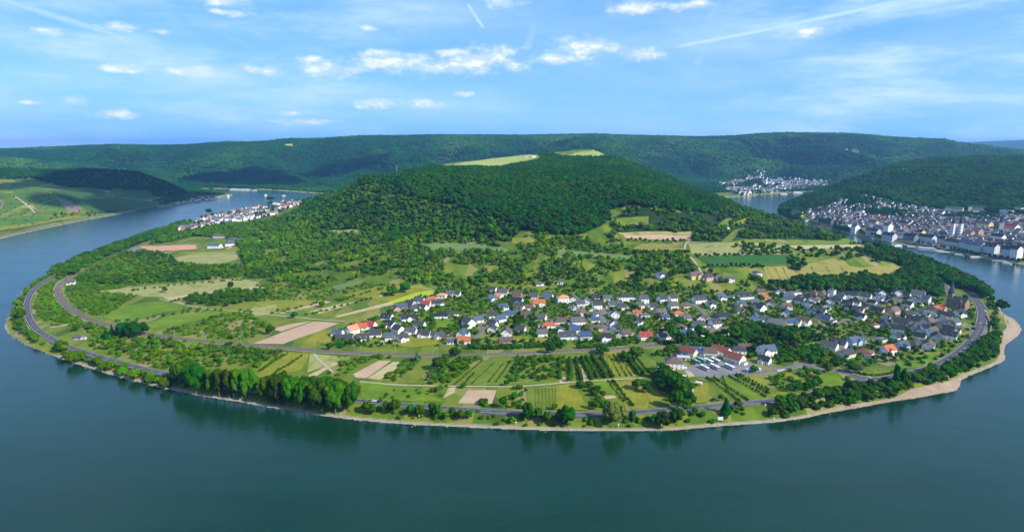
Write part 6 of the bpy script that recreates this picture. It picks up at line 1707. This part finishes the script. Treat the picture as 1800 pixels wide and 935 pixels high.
for a in [(928,742,40,11),(946,738,26,9),(962,745,26,9),(998,749,44,15),(985,745,30,10),(1112,741,22,8),(1165,752,32,15),(1150,748,22,9),(1190,747,36,12),(1207,724,26,10),(1215,716,28,9),(1196,700,40,15),(1180,690,40,13),(1170,680,34,12),(1188,716,34,14)]:
    one(*a, T[_vr.randint(4)] if a[0] != 998 else 'willow0', _vr.uniform(0.2, 0.45), 'leafy tree on the middle of the near bank')
one(1075, 750, 52, 17, 'willow0', 0.97, 'brownish spreading tree on the near bank'); one(1090, 742, 36, 12, 'willow0', 0.95, 'brownish spreading tree on the near bank')
for a in [(645,725,24,9),(655,728,20,8),(680,724,22,9),(692,728,30,11),(722,730,22,9),(738,732,24,9),(760,730,26,9),(770,735,28,9),(795,733,20,8),(810,738,20,8),(670,708,12,5),(842,724,6,4),(1060,744,14,6)]:
    one(*a, T[_vr.randint(4)], _vr.uniform(0.3, 0.65), 'tree on the bank right of the big clump')
for a in [(885,716,22,9),(770,650,24,14),(783,640,18,10),(800,628,20,11),(850,710,10,11),(890,678,12,6),(815,682,10,7),(1000,671,12,6),(1020,682,14,11),(1035,680,12,9),(1050,690,14,8),(1120,684,20,13),(1136,690,18,9),(1128,676,10,8),(1325,655,14,9),(1118,632,26,16),(1100,636,18,12),(1060,622,18,13),(968,622,22,10),(990,612,14,8),
          (517,560,14,7),(566,540,12,6),(406,508,14,6),(290,514,12,5),(475,588,18,9),(580,616,16,8),(160,580,12,6),(134,582,12,6),(760,465,26,10),(712,515,20,12),(690,520,18,12),(1500,690,24,16),(1395,610,30,14),(1370,600,30,16),(1410,600,24,14),(1340,612,26,14),(1310,605,24,13),(1230,595,26,12),(1180,600,34,10),(1196,575,20,9),
          (1290,595,26,14),(1500,655,18,13),(1468,648,22,12),(1455,655,20,10),(1175,590,28,9),(1195,610,30,9),(1215,600,20,10)]:
    one(*a, T[_vr.randint(4)], _vr.uniform(0.18, 0.45), 'single tree among the near fields and gardens')
for a in [(1177,587,24,10),(1188,592,18,8)]: one(*a, 'tree2', 0.0, 'dark tree between the village roofs')
# left shore ribbon
zone([(12,552),(30,520),(60,492),(86,480),(90,489),(62,508),(44,530),(44,560),(58,584),(100,610),(140,626),(210,646),(260,660),(250,670),(170,645),(110,624),(50,598),(24,580)], 5.5, B+T[:1], (3.5, 7.5), (0.3, 0.8), keep=0.85, name='bush on the left shore ribbon')
zone([(84,482),(110,462),(160,440),(215,424),(270,404),(320,390),(335,396),(300,412),(250,428),(200,446),(150,470),(120,492),(100,490)], 7, T+B, (8, 14), (0.2, 0.6), name='tree on the far left shore')
zone([(100,604),(210,637),(330,666),(330,684),(250,668),(180,650),(120,630)], 5.5, T+B, (4, 9), (0.35, 0.85), keep=0.75, name='bush on the left shore ribbon')
zone([(640,716),(800,728),(930,734),(1150,734),(1230,724),(1330,716),(1330,738),(1180,752),(1000,754),(850,748),(700,738)], 6.0, B, (2.5, 5.5), (0.3, 0.85), keep=0.6, name='bush on the near bank')
# right bank ribbon, dense
zone([(1365,712),(1380,700),(1420,696),(1500,684),(1560,674),(1600,666),(1640,654),(1680,638),(1708,618),(1728,592),(1756,592),(1752,626),(1730,646),(1702,664),(1664,675),(1634,679),(1602,688),(1562,705),(1500,714),(1440,726),(1400,736),(1360,741),(1340,740)], 6.0, T+B+['willow0'], (5.5, 11), (0.12, 0.5), name='leafy tree in the belt on the right bank')
zone([(1370,690),(1400,680),(1440,676),(1490,670),(1515,676),(1500,690),(1430,702),(1375,712)], 5.8, T, (6, 10), (0.15, 0.45), name='leafy tree in the belt on the right bank')
zone([(1726,536),(1740,520),(1750,538),(1756,560),(1752,580),(1740,600),(1730,580)], 5.5, B+T[:1], (4, 7), (0.15, 0.6), keep=0.7, name='bush above the sand spit')
zone([(1660,484),(1690,492),(1730,498),(1752,520),(1745,535),(1715,514),(1690,508),(1660,500)], 7, T, (9, 15), (0.1, 0.4), name='tree behind the church')
zone([(1695,520),(1712,540),(1716,560),(1706,565),(1692,545)], 6, B+T, (4, 8), (0.15, 0.45), name='tree behind the church')
# inside of the road bend, left
zone([(60,540),(64,518),(84,498),(100,494),(98,516),(108,538),(140,560),(200,580),(215,600),(180,600),(140,572),(100,575),(72,560)], 5, B, (3, 6), (0.5, 0.85), keep=0.85, name='bush inside the left road bend')
zone([(118,504),(150,494),(200,478),(300,480),(330,490),(230,502),(180,512),(240,520),(215,535),(205,545),(180,556),(150,552),(120,530)], 5.5, B, (3, 6), (0.4, 0.85), name='bush in the left lowland')
zone([(130,490),(170,466),(220,444),(260,440),(300,450),(330,465),(430,468),(470,490),(420,488),(330,495),(230,500),(150,500)], 7, B+T[:2], (4, 9), (0.2, 0.75), keep=0.85, name='bush in the left lowland')
zone([(300,540),(330,525),(400,512),(470,510),(480,522),(440,530),(400,540),(350,536)], 6.5, T+B, (5, 9), (0.25, 0.6), keep=0.8, name='tree row among the left fields')
zone([(320,545),(430,545),(520,552),(480,575),(440,595),(400,598),(330,592),(280,582),(360,565)], 6.5, B+T[:1], (3, 6.5), (0.35, 0.85), keep=0.75, name='bush among the left fields')
zone([(150,600),(210,590),(270,592),(400,606),(520,620),(500,632),(440,650),(400,640),(330,660),(280,650),(220,630),(160,612)], 6.2, B+T[:2], (3, 7), (0.3, 0.9), keep=0.85, name='bush between railway and river on the left')
zone([(440,652),(470,668),(540,664),(620,668),(640,690),(560,690),(470,690)], 7, B, (3, 6), (0.4, 0.8), keep=0.7, name='bush behind the big bank trees')
zone([(575,640),(660,625),(700,628),(650,636),(600,660),(570,665)], 6, B, (3, 6.5), (0.35, 0.8), keep=0.85, name='bush between the lower fields')
zone([(668,660),(705,636),(735,628),(745,636),(700,668),(680,672)], 6, B, (3, 6), (0.3, 0.75), keep=0.8, name='bush between the lower fields')
zone([(740,668),(775,645),(810,630),(850,628),(795,672),(790,695),(760,690)], 5.5, B+T[:1], (3.5, 7), (0.3, 0.7), keep=0.95, name='bush between the lower fields')
zone([(890,630),(990,624),(996,660),(940,675),(895,676)], 6, B, (3.5, 6.5), (0.25, 0.6), clear=False, keep=0.8, noise=(30, 0.38), name='fruit tree in the walled plots')
zone([(648,682),(700,682),(770,684),(778,700),(660,702)], 9, B, (2.5, 4.5), (0.2, 0.5), keep=0.45, clear=False, name='fruit bush on the bright meadow')
zone([(900,682),(925,682),(925,718),(900,718)], 6, B+T[:1], (3.5, 7), (0.3, 0.6), keep=0.8, name='bush between the lower fields')
zone([(1025,682),(1060,690),(1070,720),(1040,720)], 6, B+T, (4, 8), (0.2, 0.6), keep=0.8, name='bush between the lower fields')
# fruit rows
for x0, y0, x1, y1, st, w_, h_ in [(1012,632,1022,668,3.2,2.2,4.5),(1022,630,1040,668,3.2,2.0,4.5),(1030,628,1050,664,3.4,1.9,4),(1041,628,1065,664,2.8,2.3,4.6),(1056,628,1078,664,3.2,2.0,4),(1078,624,1102,662,3.2,0.9,2.0),(1086,622,1110,661,3.2,0.9,2.0),(1071,626,1090,662,3.4,0.8,2.0),
                     (1095,622,1124,659,2.6,2.2,4.4),(1104,622,1130,656,2.8,1.7,3.4),(1118,628,1140,656,3,1.2,2.6),(1068,670,1096,706,3.4,0.9,2.2),(1078,670,1112,714,3,1.4,2.8),(1001,632,1004,668,2.8,2.2,4.4),(983,632,984,666,3.2,1.9,4.2),
                     (1243,664,1300,706,3.2,1.2,2.6),(1255,664,1315,705,3.2,1.2,2.6),(1282,662,1345,697,3.4,1.2,2.6),(1294,660,1352,692,3.2,1.4,3),(1270,663,1280,690,3.2,0.9,2.2),(1300,660,1352,686,3.4,1.2,2.6),
                     (848,634,800,676,2.6,0.8,1.8),(866,640,829,675,3,0.7,1.4),(884,640,858,672,3,0.8,1.6),(893,642,872,672,2.8,0.9,1.8),(833,657,816,675,2.8,1.0,2)]:
    line_of([(x0, y0), (x1, y1)], st, B, h_, w_, 0.4, 'small fruit tree in the orchard rows', 0.15)
for k in range(6): line_of([(505-9*k, 622+3*k), (462-3*k, 650+1.5*k)] if k < 3 else [(530-6*(k-3), 626+5*(k-3)), (488-5*(k-3), 652+4*(k-3))], 4.0, B, 2.4, 1.2, 0.45, 'small fruit tree in the left orchard rows', 0.12)
for k in range(7): line_of([(1348+14*k, 472), (1360+14*k, 494)] if k < 3 else [(1400+26*(k-3), 470), (1410+27*(k-3), 488)], 5.0, B, 1.4, 1.0, 0.45, 'vine stock on the golden slope', 0.1)
for k in range(4): line_of([(1106+2*k, 440-3*k), (1200, 440-3*k)], 5.0, B, 1.2, 0.9, 0.4, 'vine stock on the golden slope', 0.1)
for k in range(6): line_of([(941+6*k, 684), (941+6.4*k, 714)], 3.0, B, 1.0, 0.5, 0.7, 'bean row in the lower field', 0.1)
# clipped hedge along the railway
line_of([(824,613),(860,614),(900,613),(940,611),(983,608)], 2.4, B, 6.0, 2.6, 0.30, 'shrub of the tall hedge along the railway', 0.1)
line_of([(1015,612),(1040,611),(1075,608),(1100,606)], 2.4, B, 4.6, 2.4, 0.32, 'shrub of the tall hedge along the railway', 0.1)
line_of([(1160,606),(1195,604),(1215,601)], 2.4, B, 5.0, 2.6, 0.28, 'shrub of the tall hedge along the railway', 0.1)
line_of([(1505,655),(1530,660),(1560,658),(1575,652)], 2.2, B, 2.2, 1.6, 0.4, 'shrub of the hedge round the junction garden', 0.1)
# gardens of the village
zone([(560,600),(590,580),(640,565),(690,545),(740,515),(800,505),(900,505),(1000,510),(1140,510),(1200,512),(1300,512),(1420,510),(1640,512),(1680,540),(1690,580),(1660,610),(1600,632),(1500,650),(1440,640),(1400,630),(1300,625),(1240,612),(1150,605),(1000,606),(870,608),(700,610),(600,612)], 7.6, B+T[:2], (3, 7.5), (0.08, 0.7), keep=0.92, name='garden tree or shrub between the village houses')
zone([(1225,598),(1300,572),(1400,575),(1440,590),(1450,640),(1400,650),(1340,640),(1290,615),(1240,612)], 7.5, T+B, (5, 10), (0.1, 0.45), keep=0.85, name='garden tree right of the coach yard')
zone([(1225,592),(1290,600),(1350,560),(1420,590),(1360,625),(1270,612)], 8, T, (7, 11), (0.1, 0.4), keep=0.8, name='garden tree right of the coach yard')
zone([(1135,655),(1165,650),(1180,665),(1205,672),(1215,700),(1200,716),(1160,690)], 6.5, T, (6, 11), (0.12, 0.4), keep=0.9, name='dark tree beside the coach yard')
zone([(1370,648),(1450,650),(1500,668),(1440,690),(1380,690),(1350,668)], 6.6, B+T[:1], (3, 7), (0.2, 0.6), keep=0.7, name='bush below the village road')
zone([(1180,612),(1225,602),(1290,620),(1200,628),(1150,626)], 6.5, B+T, (4, 8), (0.2, 0.5), keep=0.8, name='garden tree left of the coach yard')
# trees along the quay promenade
line_of([(1796,460),(1740,452),(1700,444),(1660,437.5),(1612,428)], 9.0, T, 7, 3.2, 0.12, 'clipped tree on the town quay', 0.2)
line_of([(1560,422),(1520,412),(1480,402),(1440,392)], 8.0, T, 9, 4.5, 0.12, 'clipped tree on the town quay', 0.3)
# tree rows that break up the terraced fields
zone([(1290,429),(1385,433),(1386,446),(1300,446)], 9, T+B, (5, 10), (0.15, 0.5), clear=False, keep=0.65, name='tree of the upper field rows')
zone([(1395,439),(1500,437),(1498,446),(1440,452),(1396,456)], 9, T+B, (5, 10), (0.12, 0.5), clear=False, keep=0.6, name='tree of the upper field rows')
zone([(1440,452),(1560,440),(1580,462),(1500,462)], 9, T+B, (6, 10), (0.12, 0.45), clear=False, keep=0.5, name='tree of the upper field rows')
zone([(1480,484),(1520,480),(1540,492),(1490,494)], 8, T, (6, 10), (0.1, 0.4), clear=False, keep=0.8, name='tree of the upper field rows')
zone([(1386,455),(1412,452),(1416,470),(1392,480)], 7, T+B, (6, 10), (0.1, 0.4), clear=False, keep=0.8, name='tree of the upper field rows')
line_of([(1222,451),(1300,449),(1388,447)], 7, B+T, 5, 3, 0.3, 'tree of the upper field rows', 0.4)
line_of([(1105,424),(1150,425),(1200,425)], 7, B+T, 5, 3, 0.3, 'tree of the upper field rows', 0.4)
line_of([(1110,446),(1150,446),(1208,446)], 5, T, 7, 3.6, 0.15, 'tree of the upper field rows', 0.4)
line_of([(1240,470),(1300,470),(1340,470)], 6, B+T, 5, 3, 0.3, 'tree of the upper field rows', 0.4)
for pts in ([(230,512),(330,500),(430,492)], [(300,530),(380,517),(460,508)], [(485,551),(560,534)], [(545,553),(640,528),(685,518)], [(205,566),(260,560),(340,545)], [(600,530),(690,505),(750,498)]):
    line_of(pts, 8, B+T[:1], 3.6, 2.4, 0.45, 'bush of the left field hedges', 0.5)
# scattered trees in the lower plots and on the front bank
zone([(640,690),(760,706),(900,716),(1100,718),(1230,706),(1300,700),(1330,716),(1180,748),(1000,750),(850,744),(700,732)], 9.5, T+B, (3.5, 8.5), (0.25, 0.8), keep=0.7, name='tree on the middle of the near bank')
zone([(100,602),(180,622),(330,660),(440,682),(420,702),(330,690),(180,652),(100,624)], 7.5, T+B, (5, 10), (0.3, 0.8), keep=0.55, clear=True, name='tree beside the left shore road')
zone([(0,335),(60,330),(140,345),(140,376),(60,398),(0,408)], 24, B, (3, 6), (0.2, 0.6), y0=1400, y1=2600, keep=0.5, clear=False, name='bush among the vineyards')
zone([(1560,636),(1600,622),(1660,606),(1695,586),(1708,560),(1712,575),(1700,600),(1670,622),(1620,642),(1570,650)], 6.5, B+T[:1], (2.5, 6), (0.1, 0.5), clear=False, keep=0.5, name='garden bush inside the right road bend')
TG = [(1425,372),(1475,350),(1560,354),(1640,368),(1720,376),(1810,378),(1810,440),(1700,426),(1600,406),(1500,396),(1430,388)]
zone(TG, 14, WD, (8, 11), (0.03, 0.25), y0=1100, y1=2600, keep=0.7, noise=(80, 0.53), clear=False, name='garden tree of the riverside town', aspect=(0.4, 0.55), seed=5)
zone([(1476,344),(1500,340),(1560,354),(1620,366),(1640,384),(1560,378),(1480,370),(1450,366)], 11, WD, (8, 12), (0.03, 0.2), y0=1300, y1=2800, keep=0.85, clear=True, name='garden tree of the riverside town', seed=6)
zone([(1262,330),(1325,302),(1352,304),(1360,314),(1412,314),(1455,320),(1455,334),(1390,338),(1300,346)], 17, WD, (9, 13), (0.05, 0.25), y0=2750, y1=4000, keep=0.6, clear=True, name='tree of the distant town')
zone([(312,407),(352,388),(400,370),(470,356),(528,350),(532,359),(478,380),(415,392),(350,405)], 13, WD, (7, 10), (0.05, 0.4), y0=1300, y1=2900, keep=0.5, clear=False, noise=(60, 0.48), name='tree of the left shore village', seed=7)
# upland scrub and woods
zone([(430,470),(440,445),(500,430),(560,418),(640,426),(690,430),(735,424),(800,420),(905,422),(950,410),(1000,416),(1080,410),(1100,440),(1215,445),(1230,480),(1330,488),(1400,500),(1400,512),(1140,512),(1000,506),(900,500),(790,506),(740,498),(640,488),(590,500),(560,510),(480,500)], 7.4, T+B+WD+WD+B+CF, (3.5, 10), (0.22, 0.88), noise=(30, 0.40), aspect=(0.36, 0.6), name='tree of the scrub belt')
zone([(420,500),(480,500),(560,508),(640,498),(740,503),(660,512),(600,528),(540,528),(450,530),(460,510)], 7, B, (3, 6), (0.3, 0.8), keep=0.6, name='bush among the left fields')
zone([(300,412),(400,397),(470,388),(520,375),(560,420),(500,430),(440,445),(430,470),(424,440),(400,420),(340,415),(290,428),(260,430)], 8, WD+T[:1], (6, 11), (0.3, 0.75), keep=0.9, name='tree of the left slope')
zone(F_FLANK, 7.4, WD+B, (5, 10), (0.28, 0.74), y0=950, noise=(26, 0.27), aspect=(0.36, 0.6), name='tree of the left slope')
zone(F_FLANK, 24, WD+CF, (9, 15), (0.05, 0.3), y0=950, name='tree of the left slope', keep=0.7)
zone(F_HILL, 7.8, WD, (9.5, 14), (0.04, 0.38), y0=1000, name='tree of the dark hill wood')
zone(F_RIGHT, 8.8, WD+B+B+CF, (4, 12), (0.15, 0.85), y0=850, noise=(34, 0.40), aspect=(0.36, 0.6), name='tree of the right slope')
zone(F_BANK, 7.5, T+WD, (7, 13), (0.08, 0.45), y0=700, y1=1400, name='tree of the bank above the village')
zone([(1590,470),(1640,488),(1668,490),(1740,500),(1700,482),(1660,466),(1600,442),(1560,432),(1530,430),(1560,448)], 8, T+WD, (8, 13), (0.1, 0.5), y0=800, y1=1500, name='tree of the right shore wood')
zone(F_TOWN, 11, WD, (12, 17), (0.03, 0.42), y0=1500, y1=3300, name='tree of the wooded hill above the town')
zone([(1375,382),(1395,366),(1425,352),(1445,362),(1420,372),(1400,388)], 12, WD, (12, 18), (0.02, 0.2), y0=1500, y1=2600, name='tree of the wooded hill above the town')
zone([(1425,372),(1475,352),(1560,356),(1640,372),(1720,378),(1810,380),(1810,445),(1700,430),(1600,410),(1500,400),(1430,388)], 15, WD, (6, 9.5), (0.05, 0.3), y0=1100, y1=2500, keep=0.75, name='garden tree of the riverside town', aspect=(0.4, 0.5))
zone([(1468,402),(1505,408),(1500,418),(1470,410),(1440,398)], 9, WD, (9, 14), (0.05, 0.25), y0=1200, y1=2200, name='garden tree of the riverside town')
zone([(1640,384),(1700,378),(1760,380),(1750,392),(1700,392),(1660,392)], 11, WD, (10, 15), (0.05, 0.25), y0=1300, y1=2400, name='garden tree of the riverside town', keep=0.8)
zone([(320,404),(400,388),(480,376),(530,358),(528,352),(470,357),(400,372),(330,398)], 20, WD, (6, 9), (0.05, 0.35), y0=1400, y1=3000, keep=0.7, name='tree of the left shore village')
zone([(320,396),(400,370),(470,357),(530,349),(548,350),(530,362),(480,352)], 13, WD, (8, 12), (0.05, 0.35), y0=1400, y1=3000, keep=0.8, name='tree of the left shore village')
one(367, 376, 10, 6.5, 'tree1', 0.1, 'round dark tree at the left shore village'); one(476, 353, 8, 8, 'tree2', 0.15, 'round dark tree at the left shore village')
zone([(-60,302),(0,300),(80,301),(160,300),(240,304),(300,325),(340,345),(300,352),(270,345),(200,335),(120,331),(60,315),(0,316),(-60,318)], 12, WD, (9, 13), (0.0, 0.3), y0=1900, y1=3200, noise=(70, 0.24), name='tree of the vineyard hill')
zone([(60,385),(100,376),(150,372),(220,366),(270,352),(340,347),(360,346),(300,359),(200,374),(120,386),(60,396)], 12, WD, (5, 9), (0.2, 0.6), y0=1500, y1=3000, keep=0.6, name='tree of the vineyard hill')
zone([(280,352),(345,340),(400,338),(404,342),(340,350),(300,358)], 12, WD, (8, 12), (0.3, 0.6), y0=2300, y1=3300, keep=0.8, name='tree of the vineyard hill')
zone([(730,303),(790,296),(800,300),(760,304)], 12, WD, (9, 13), (0.05, 0.3), y0=1700, y1=2400, name='tree of the dark hill wood')
zone([(600,318),(700,303),(720,330),(640,322)], 9, WD, (9, 12), (0.1, 0.4), y0=1400, y1=2100, name='tree of the left slope')

def split_plants():
    per = {}
    for p in PL:
        x, y, z, s, sz, rot, k, t, nm = p
        h = (10 if not k.startswith('bush') else 6.6)*sz
        pxx, pyy = project(np.array(x), np.array(y), np.array(z+h/2))
        vis = -20 < pxx < 1820 and pyy < 950
        fam = 'bush' if (k.startswith('bush')) else 'tree'
        per.setdefault(fam, []).append((h*F/y if vis else 0.0, float(pxx), p))
    singles = []
    rest = {}
    LIM = {'tree': 300, 'bush': 300}
    for fam, L in per.items():
        L.sort(key=lambda t: -t[0])
        ok = [t for t in L if not t[2][6].startswith('wood')]
        sing = ok[:LIM[fam]]; ids = set(id(t[2]) for t in sing)
        singles += [(fam,)+t for t in sing]
        for t in L:
            if id(t[2]) not in ids: rest.setdefault((fam, t[2][8]), []).append(t[2])
    # singly placed plants
    cnt = {}
    singles.sort(key=lambda t: t[2])
    byname = {}
    for s in singles: byname.setdefault(s[3][8], []).append(s)
    for nm, L in byname.items():
        n = len(L)
        base = nm or 'leafy plant in the fields'
        for i, s in enumerate(L):
            fam = s[0]
            x, y, z, sc, sz, rot, k, t, _n = s[3]
            cm, tm, jm = KINDS[k]
            nmm = {'g': 'leafy_tree', 'p': 'poplar', 'c': 'conifer', 'w': 'willow', 'b': 'bush', 't': 'leafy_tree'}[k[0]] if k != 'blue0' else 'spruce'
            if fam == 'tree':
                r = empty(nmm, (x, y, z), rot); r.scale = (sc, sc, sz)
                c = link(bpy.data.objects.new('crown', cm), r); c['tint'] = float(t)
                if tm: link(bpy.data.objects.new('trunk', tm), r)
            else:
                r = link(bpy.data.objects.new(nmm, cm)); r.location = (x, y, z); r.rotation_euler = (0, 0, rot); r.scale = (sc, sc, sz); r['tint'] = float(t)
            shade = 'dark green' if t < 0.2 else ('mid-green' if t < 0.42 else ('fresh green' if t < 0.62 else ('yellow-green' if t < 0.9 else 'brownish')))
            if n == 1: lab = base
            else:
                place = ordw(i)+' from left'
                lab = '%s %s, %s' % (shade, base, place)
            r['label'] = lab; r['category'] = 'tree' if fam == 'tree' else 'bush'; r['group'] = 'plants: '+base
    # everything else as ground-covering stuff
    merged = {}
    for (fam, nm), L in rest.items(): merged.setdefault(nm, []).extend(L)
    NM = {}
    for nm, L in merged.items():
        kinds = sorted(set(p[6] for p in L)); ki = {k: i for i, k in enumerate(kinds)}
        pts = [(p[0], p[1], p[2], p[3], p[4], p[5], ki[p[6]], p[7]) for p in L]
        oname = 'woodland' if 'wood' in nm or 'slope' in nm or 'scrub' in nm or 'hill' in nm else 'shrubbery'
        scatter_object(oname, pts, 'green mass of many a '+nm if nm else 'green shrubs between the fields', kinds, 'plants')
split_plants()

# stones of the bank and driftwood line
_rs = np.random.RandomState(8); rk = []
_in = np.array(_smooth(inner))
for i in range(len(_in)-1):
    a, b_ = _in[i], _in[i+1]; Ls = np.linalg.norm(b_-a)
    if a[1] > 1100 or Ls < 0.5: continue
    n_ = (b_-a)/Ls; nn = np.array([-n_[1], n_[0]])
    for k in range(int(Ls/1.1)):
        p = a+(b_-a)*_rs.rand()+nn*_rs.uniform(-4.5, 4.5); z = float(hgt(p[0], p[1]))
        if -0.5 < z < 2.2: s_ = _rs.uniform(0.2, 0.75)*(1.6 if _rs.rand() < 0.12 else 1); rk.append((p[0], p[1], z, s_, s_, _rs.uniform(0, 6.28), _rs.randint(2), 0.5))
scatter_object('bank_stones', rk, 'loose stones along the waterline of the near bank', ['rock0', 'rock1'], 'stones')
# closed forest of the far hills
def far_forest():
    _f = 0
    r = np.random.RandomState(5); out = []
    Y = 2950.0; rows = []
    while Y < 6300:
        sp = 21*(1+(Y-2950)/4300*0.7); xs = np.arange(-1.12*Y, 1.12*Y, sp)
        rows.append(np.stack([xs+r.uniform(-.4, .4, xs.size)*sp, np.full(xs.size, Y)+r.uniform(-.4, .4, xs.size)*sp, np.full(xs.size, sp)], 1)); Y += sp*0.95
    A = np.concatenate(rows); Z = hgt(A[:, 0], A[:, 1])
    PX, PY = project(A[:, 0], A[:, 1], Z)
    RD = np.full(Z.shape, 99.0); nr = A[:, 1] < 3700; RD[nr] = poly_dist(A[nr, 0], A[nr, 1], RIV)
    m = (Z > 2.2) & (RD > 22) & ~((PX > 1262) & (PX < 1456) & (PY > 298) & (A[:, 1] < 4000) & in_poly(PX, PY, [(1290,345),(1262,331),(1262,322),(1290,318),(1325,300),(1345,298),(1354,306),(1342,314),(1392,310),(1455,319),(1455,334),(1380,340)]))
    for ty, poly in FIELDS:
        if ty == 'far': m &= ~(in_poly(PX, PY, poly) & (A[:, 1] > 3000))
    m &= ~((PX > 978) & (PX < 1078) & (PY > 262) & (PY < 282) & (A[:, 1] < 2500))
    A, Z = A[m], Z[m]
    tn = fbm(A[:, 0]/420, A[:, 1]/420, 3); tn2 = fbm(A[:, 0]/90+9, A[:, 1]/90, 2)
    for i in range(len(A)):
        t = min(0.62, max(0.0, 0.08+(tn[i]-0.45)*1.1+(tn2[i]-0.5)*0.3+0.05*r.randn()))
        s = A[i, 2]/21.0*r.uniform(0.85, 1.15)
        out.append((A[i, 0], A[i, 1], Z[i]+1, s, s*r.uniform(0.8, 1.15), r.uniform(0, 6.28), r.randint(4), t))
    scatter_object('far_forest', out, 'unbroken forest covering the far hills from edge to edge', ['patch0', 'patch1', 'patch2', 'patch3'], 'forest')
far_forest()
build_ground()
# fair-weather clouds high over the valley, above the picture, whose shade falls on the hills
m_cloud, nt, b = new_mat('cloud_mass'); b.inputs['Base Color'].default_value = (0.85, 0.86, 0.88, 1); b.inputs['Roughness'].default_value = 1.0
def cloud(sx, sy, sh, rx, ry, seed):
    zc = 2300.0; k_ = (zc-sh)/sd.z; cx, cy = sx+sd.x*k_, sy+sd.y*k_
    r = np.random.RandomState(seed); V = []; Fc = []
    for i in range(26):
        a = r.uniform(0, 6.28); d = math.sqrt(r.rand()); s = r.uniform(0.28, 0.5)*(1.15-d*0.6)
        v, f = ICO2; q = v*np.array([rx*s, ry*s, min(rx, ry)*s*0.62])*(1+0.25*(fbm(v[:, 0]*2+i, v[:, 1]*2+v[:, 2]*2, 3)-0.5))[:, None]
        q = q+np.array([cx+rx*d*math.cos(a), cy+ry*d*math.sin(a), zc+r.uniform(0, 60)]); k = len(V)
        V += [tuple(p) for p in q]; Fc += [tuple(j+k for j in t) for t in f]
    o = mesh_obj('cloud', V, Fc, m_cloud, smooth=True); o['kind'] = 'structure'
def at_px(px, py, Y): 
    p = P(px, py, Y=Y); return p[0], p[1], max(0, p[2])
cloud(*at_px(205, 340, 2380), 360, 470, 1)
cloud(*at_px(415, 312, 3800), 330, 260, 2)
cloud(*at_px(600, 292, 4000), 260, 180, 3)
cloud(*at_px(480, 322, 3500), 230, 160, 4)
# air between the hills
hz = MB(); hz.box(-13500, 13500, -900, 16500, -8, 372)
hv = bpy.data.materials.new('haze'); hv.use_nodes = True; hv.node_tree.nodes.clear()
_o = hv.node_tree.nodes.new('ShaderNodeOutputMaterial'); _v = hv.node_tree.nodes.new('ShaderNodeVolumePrincipled')
_v.inputs['Color'].default_value = (0.25, 0.56, 1.0, 1); _v.inputs['Density'].default_value = 5.6e-5; _v.inputs['Anisotropy'].default_value = 0.25
hv.node_tree.links.new(_v.outputs[0], _o.inputs['Volume'])
ho = hz.obj('haze', hv); ho['kind'] = 'stuff'; ho['label'] = 'thin blue summer haze filling the valley air'; ho['category'] = 'haze'
S.cycles.use_denoising = True
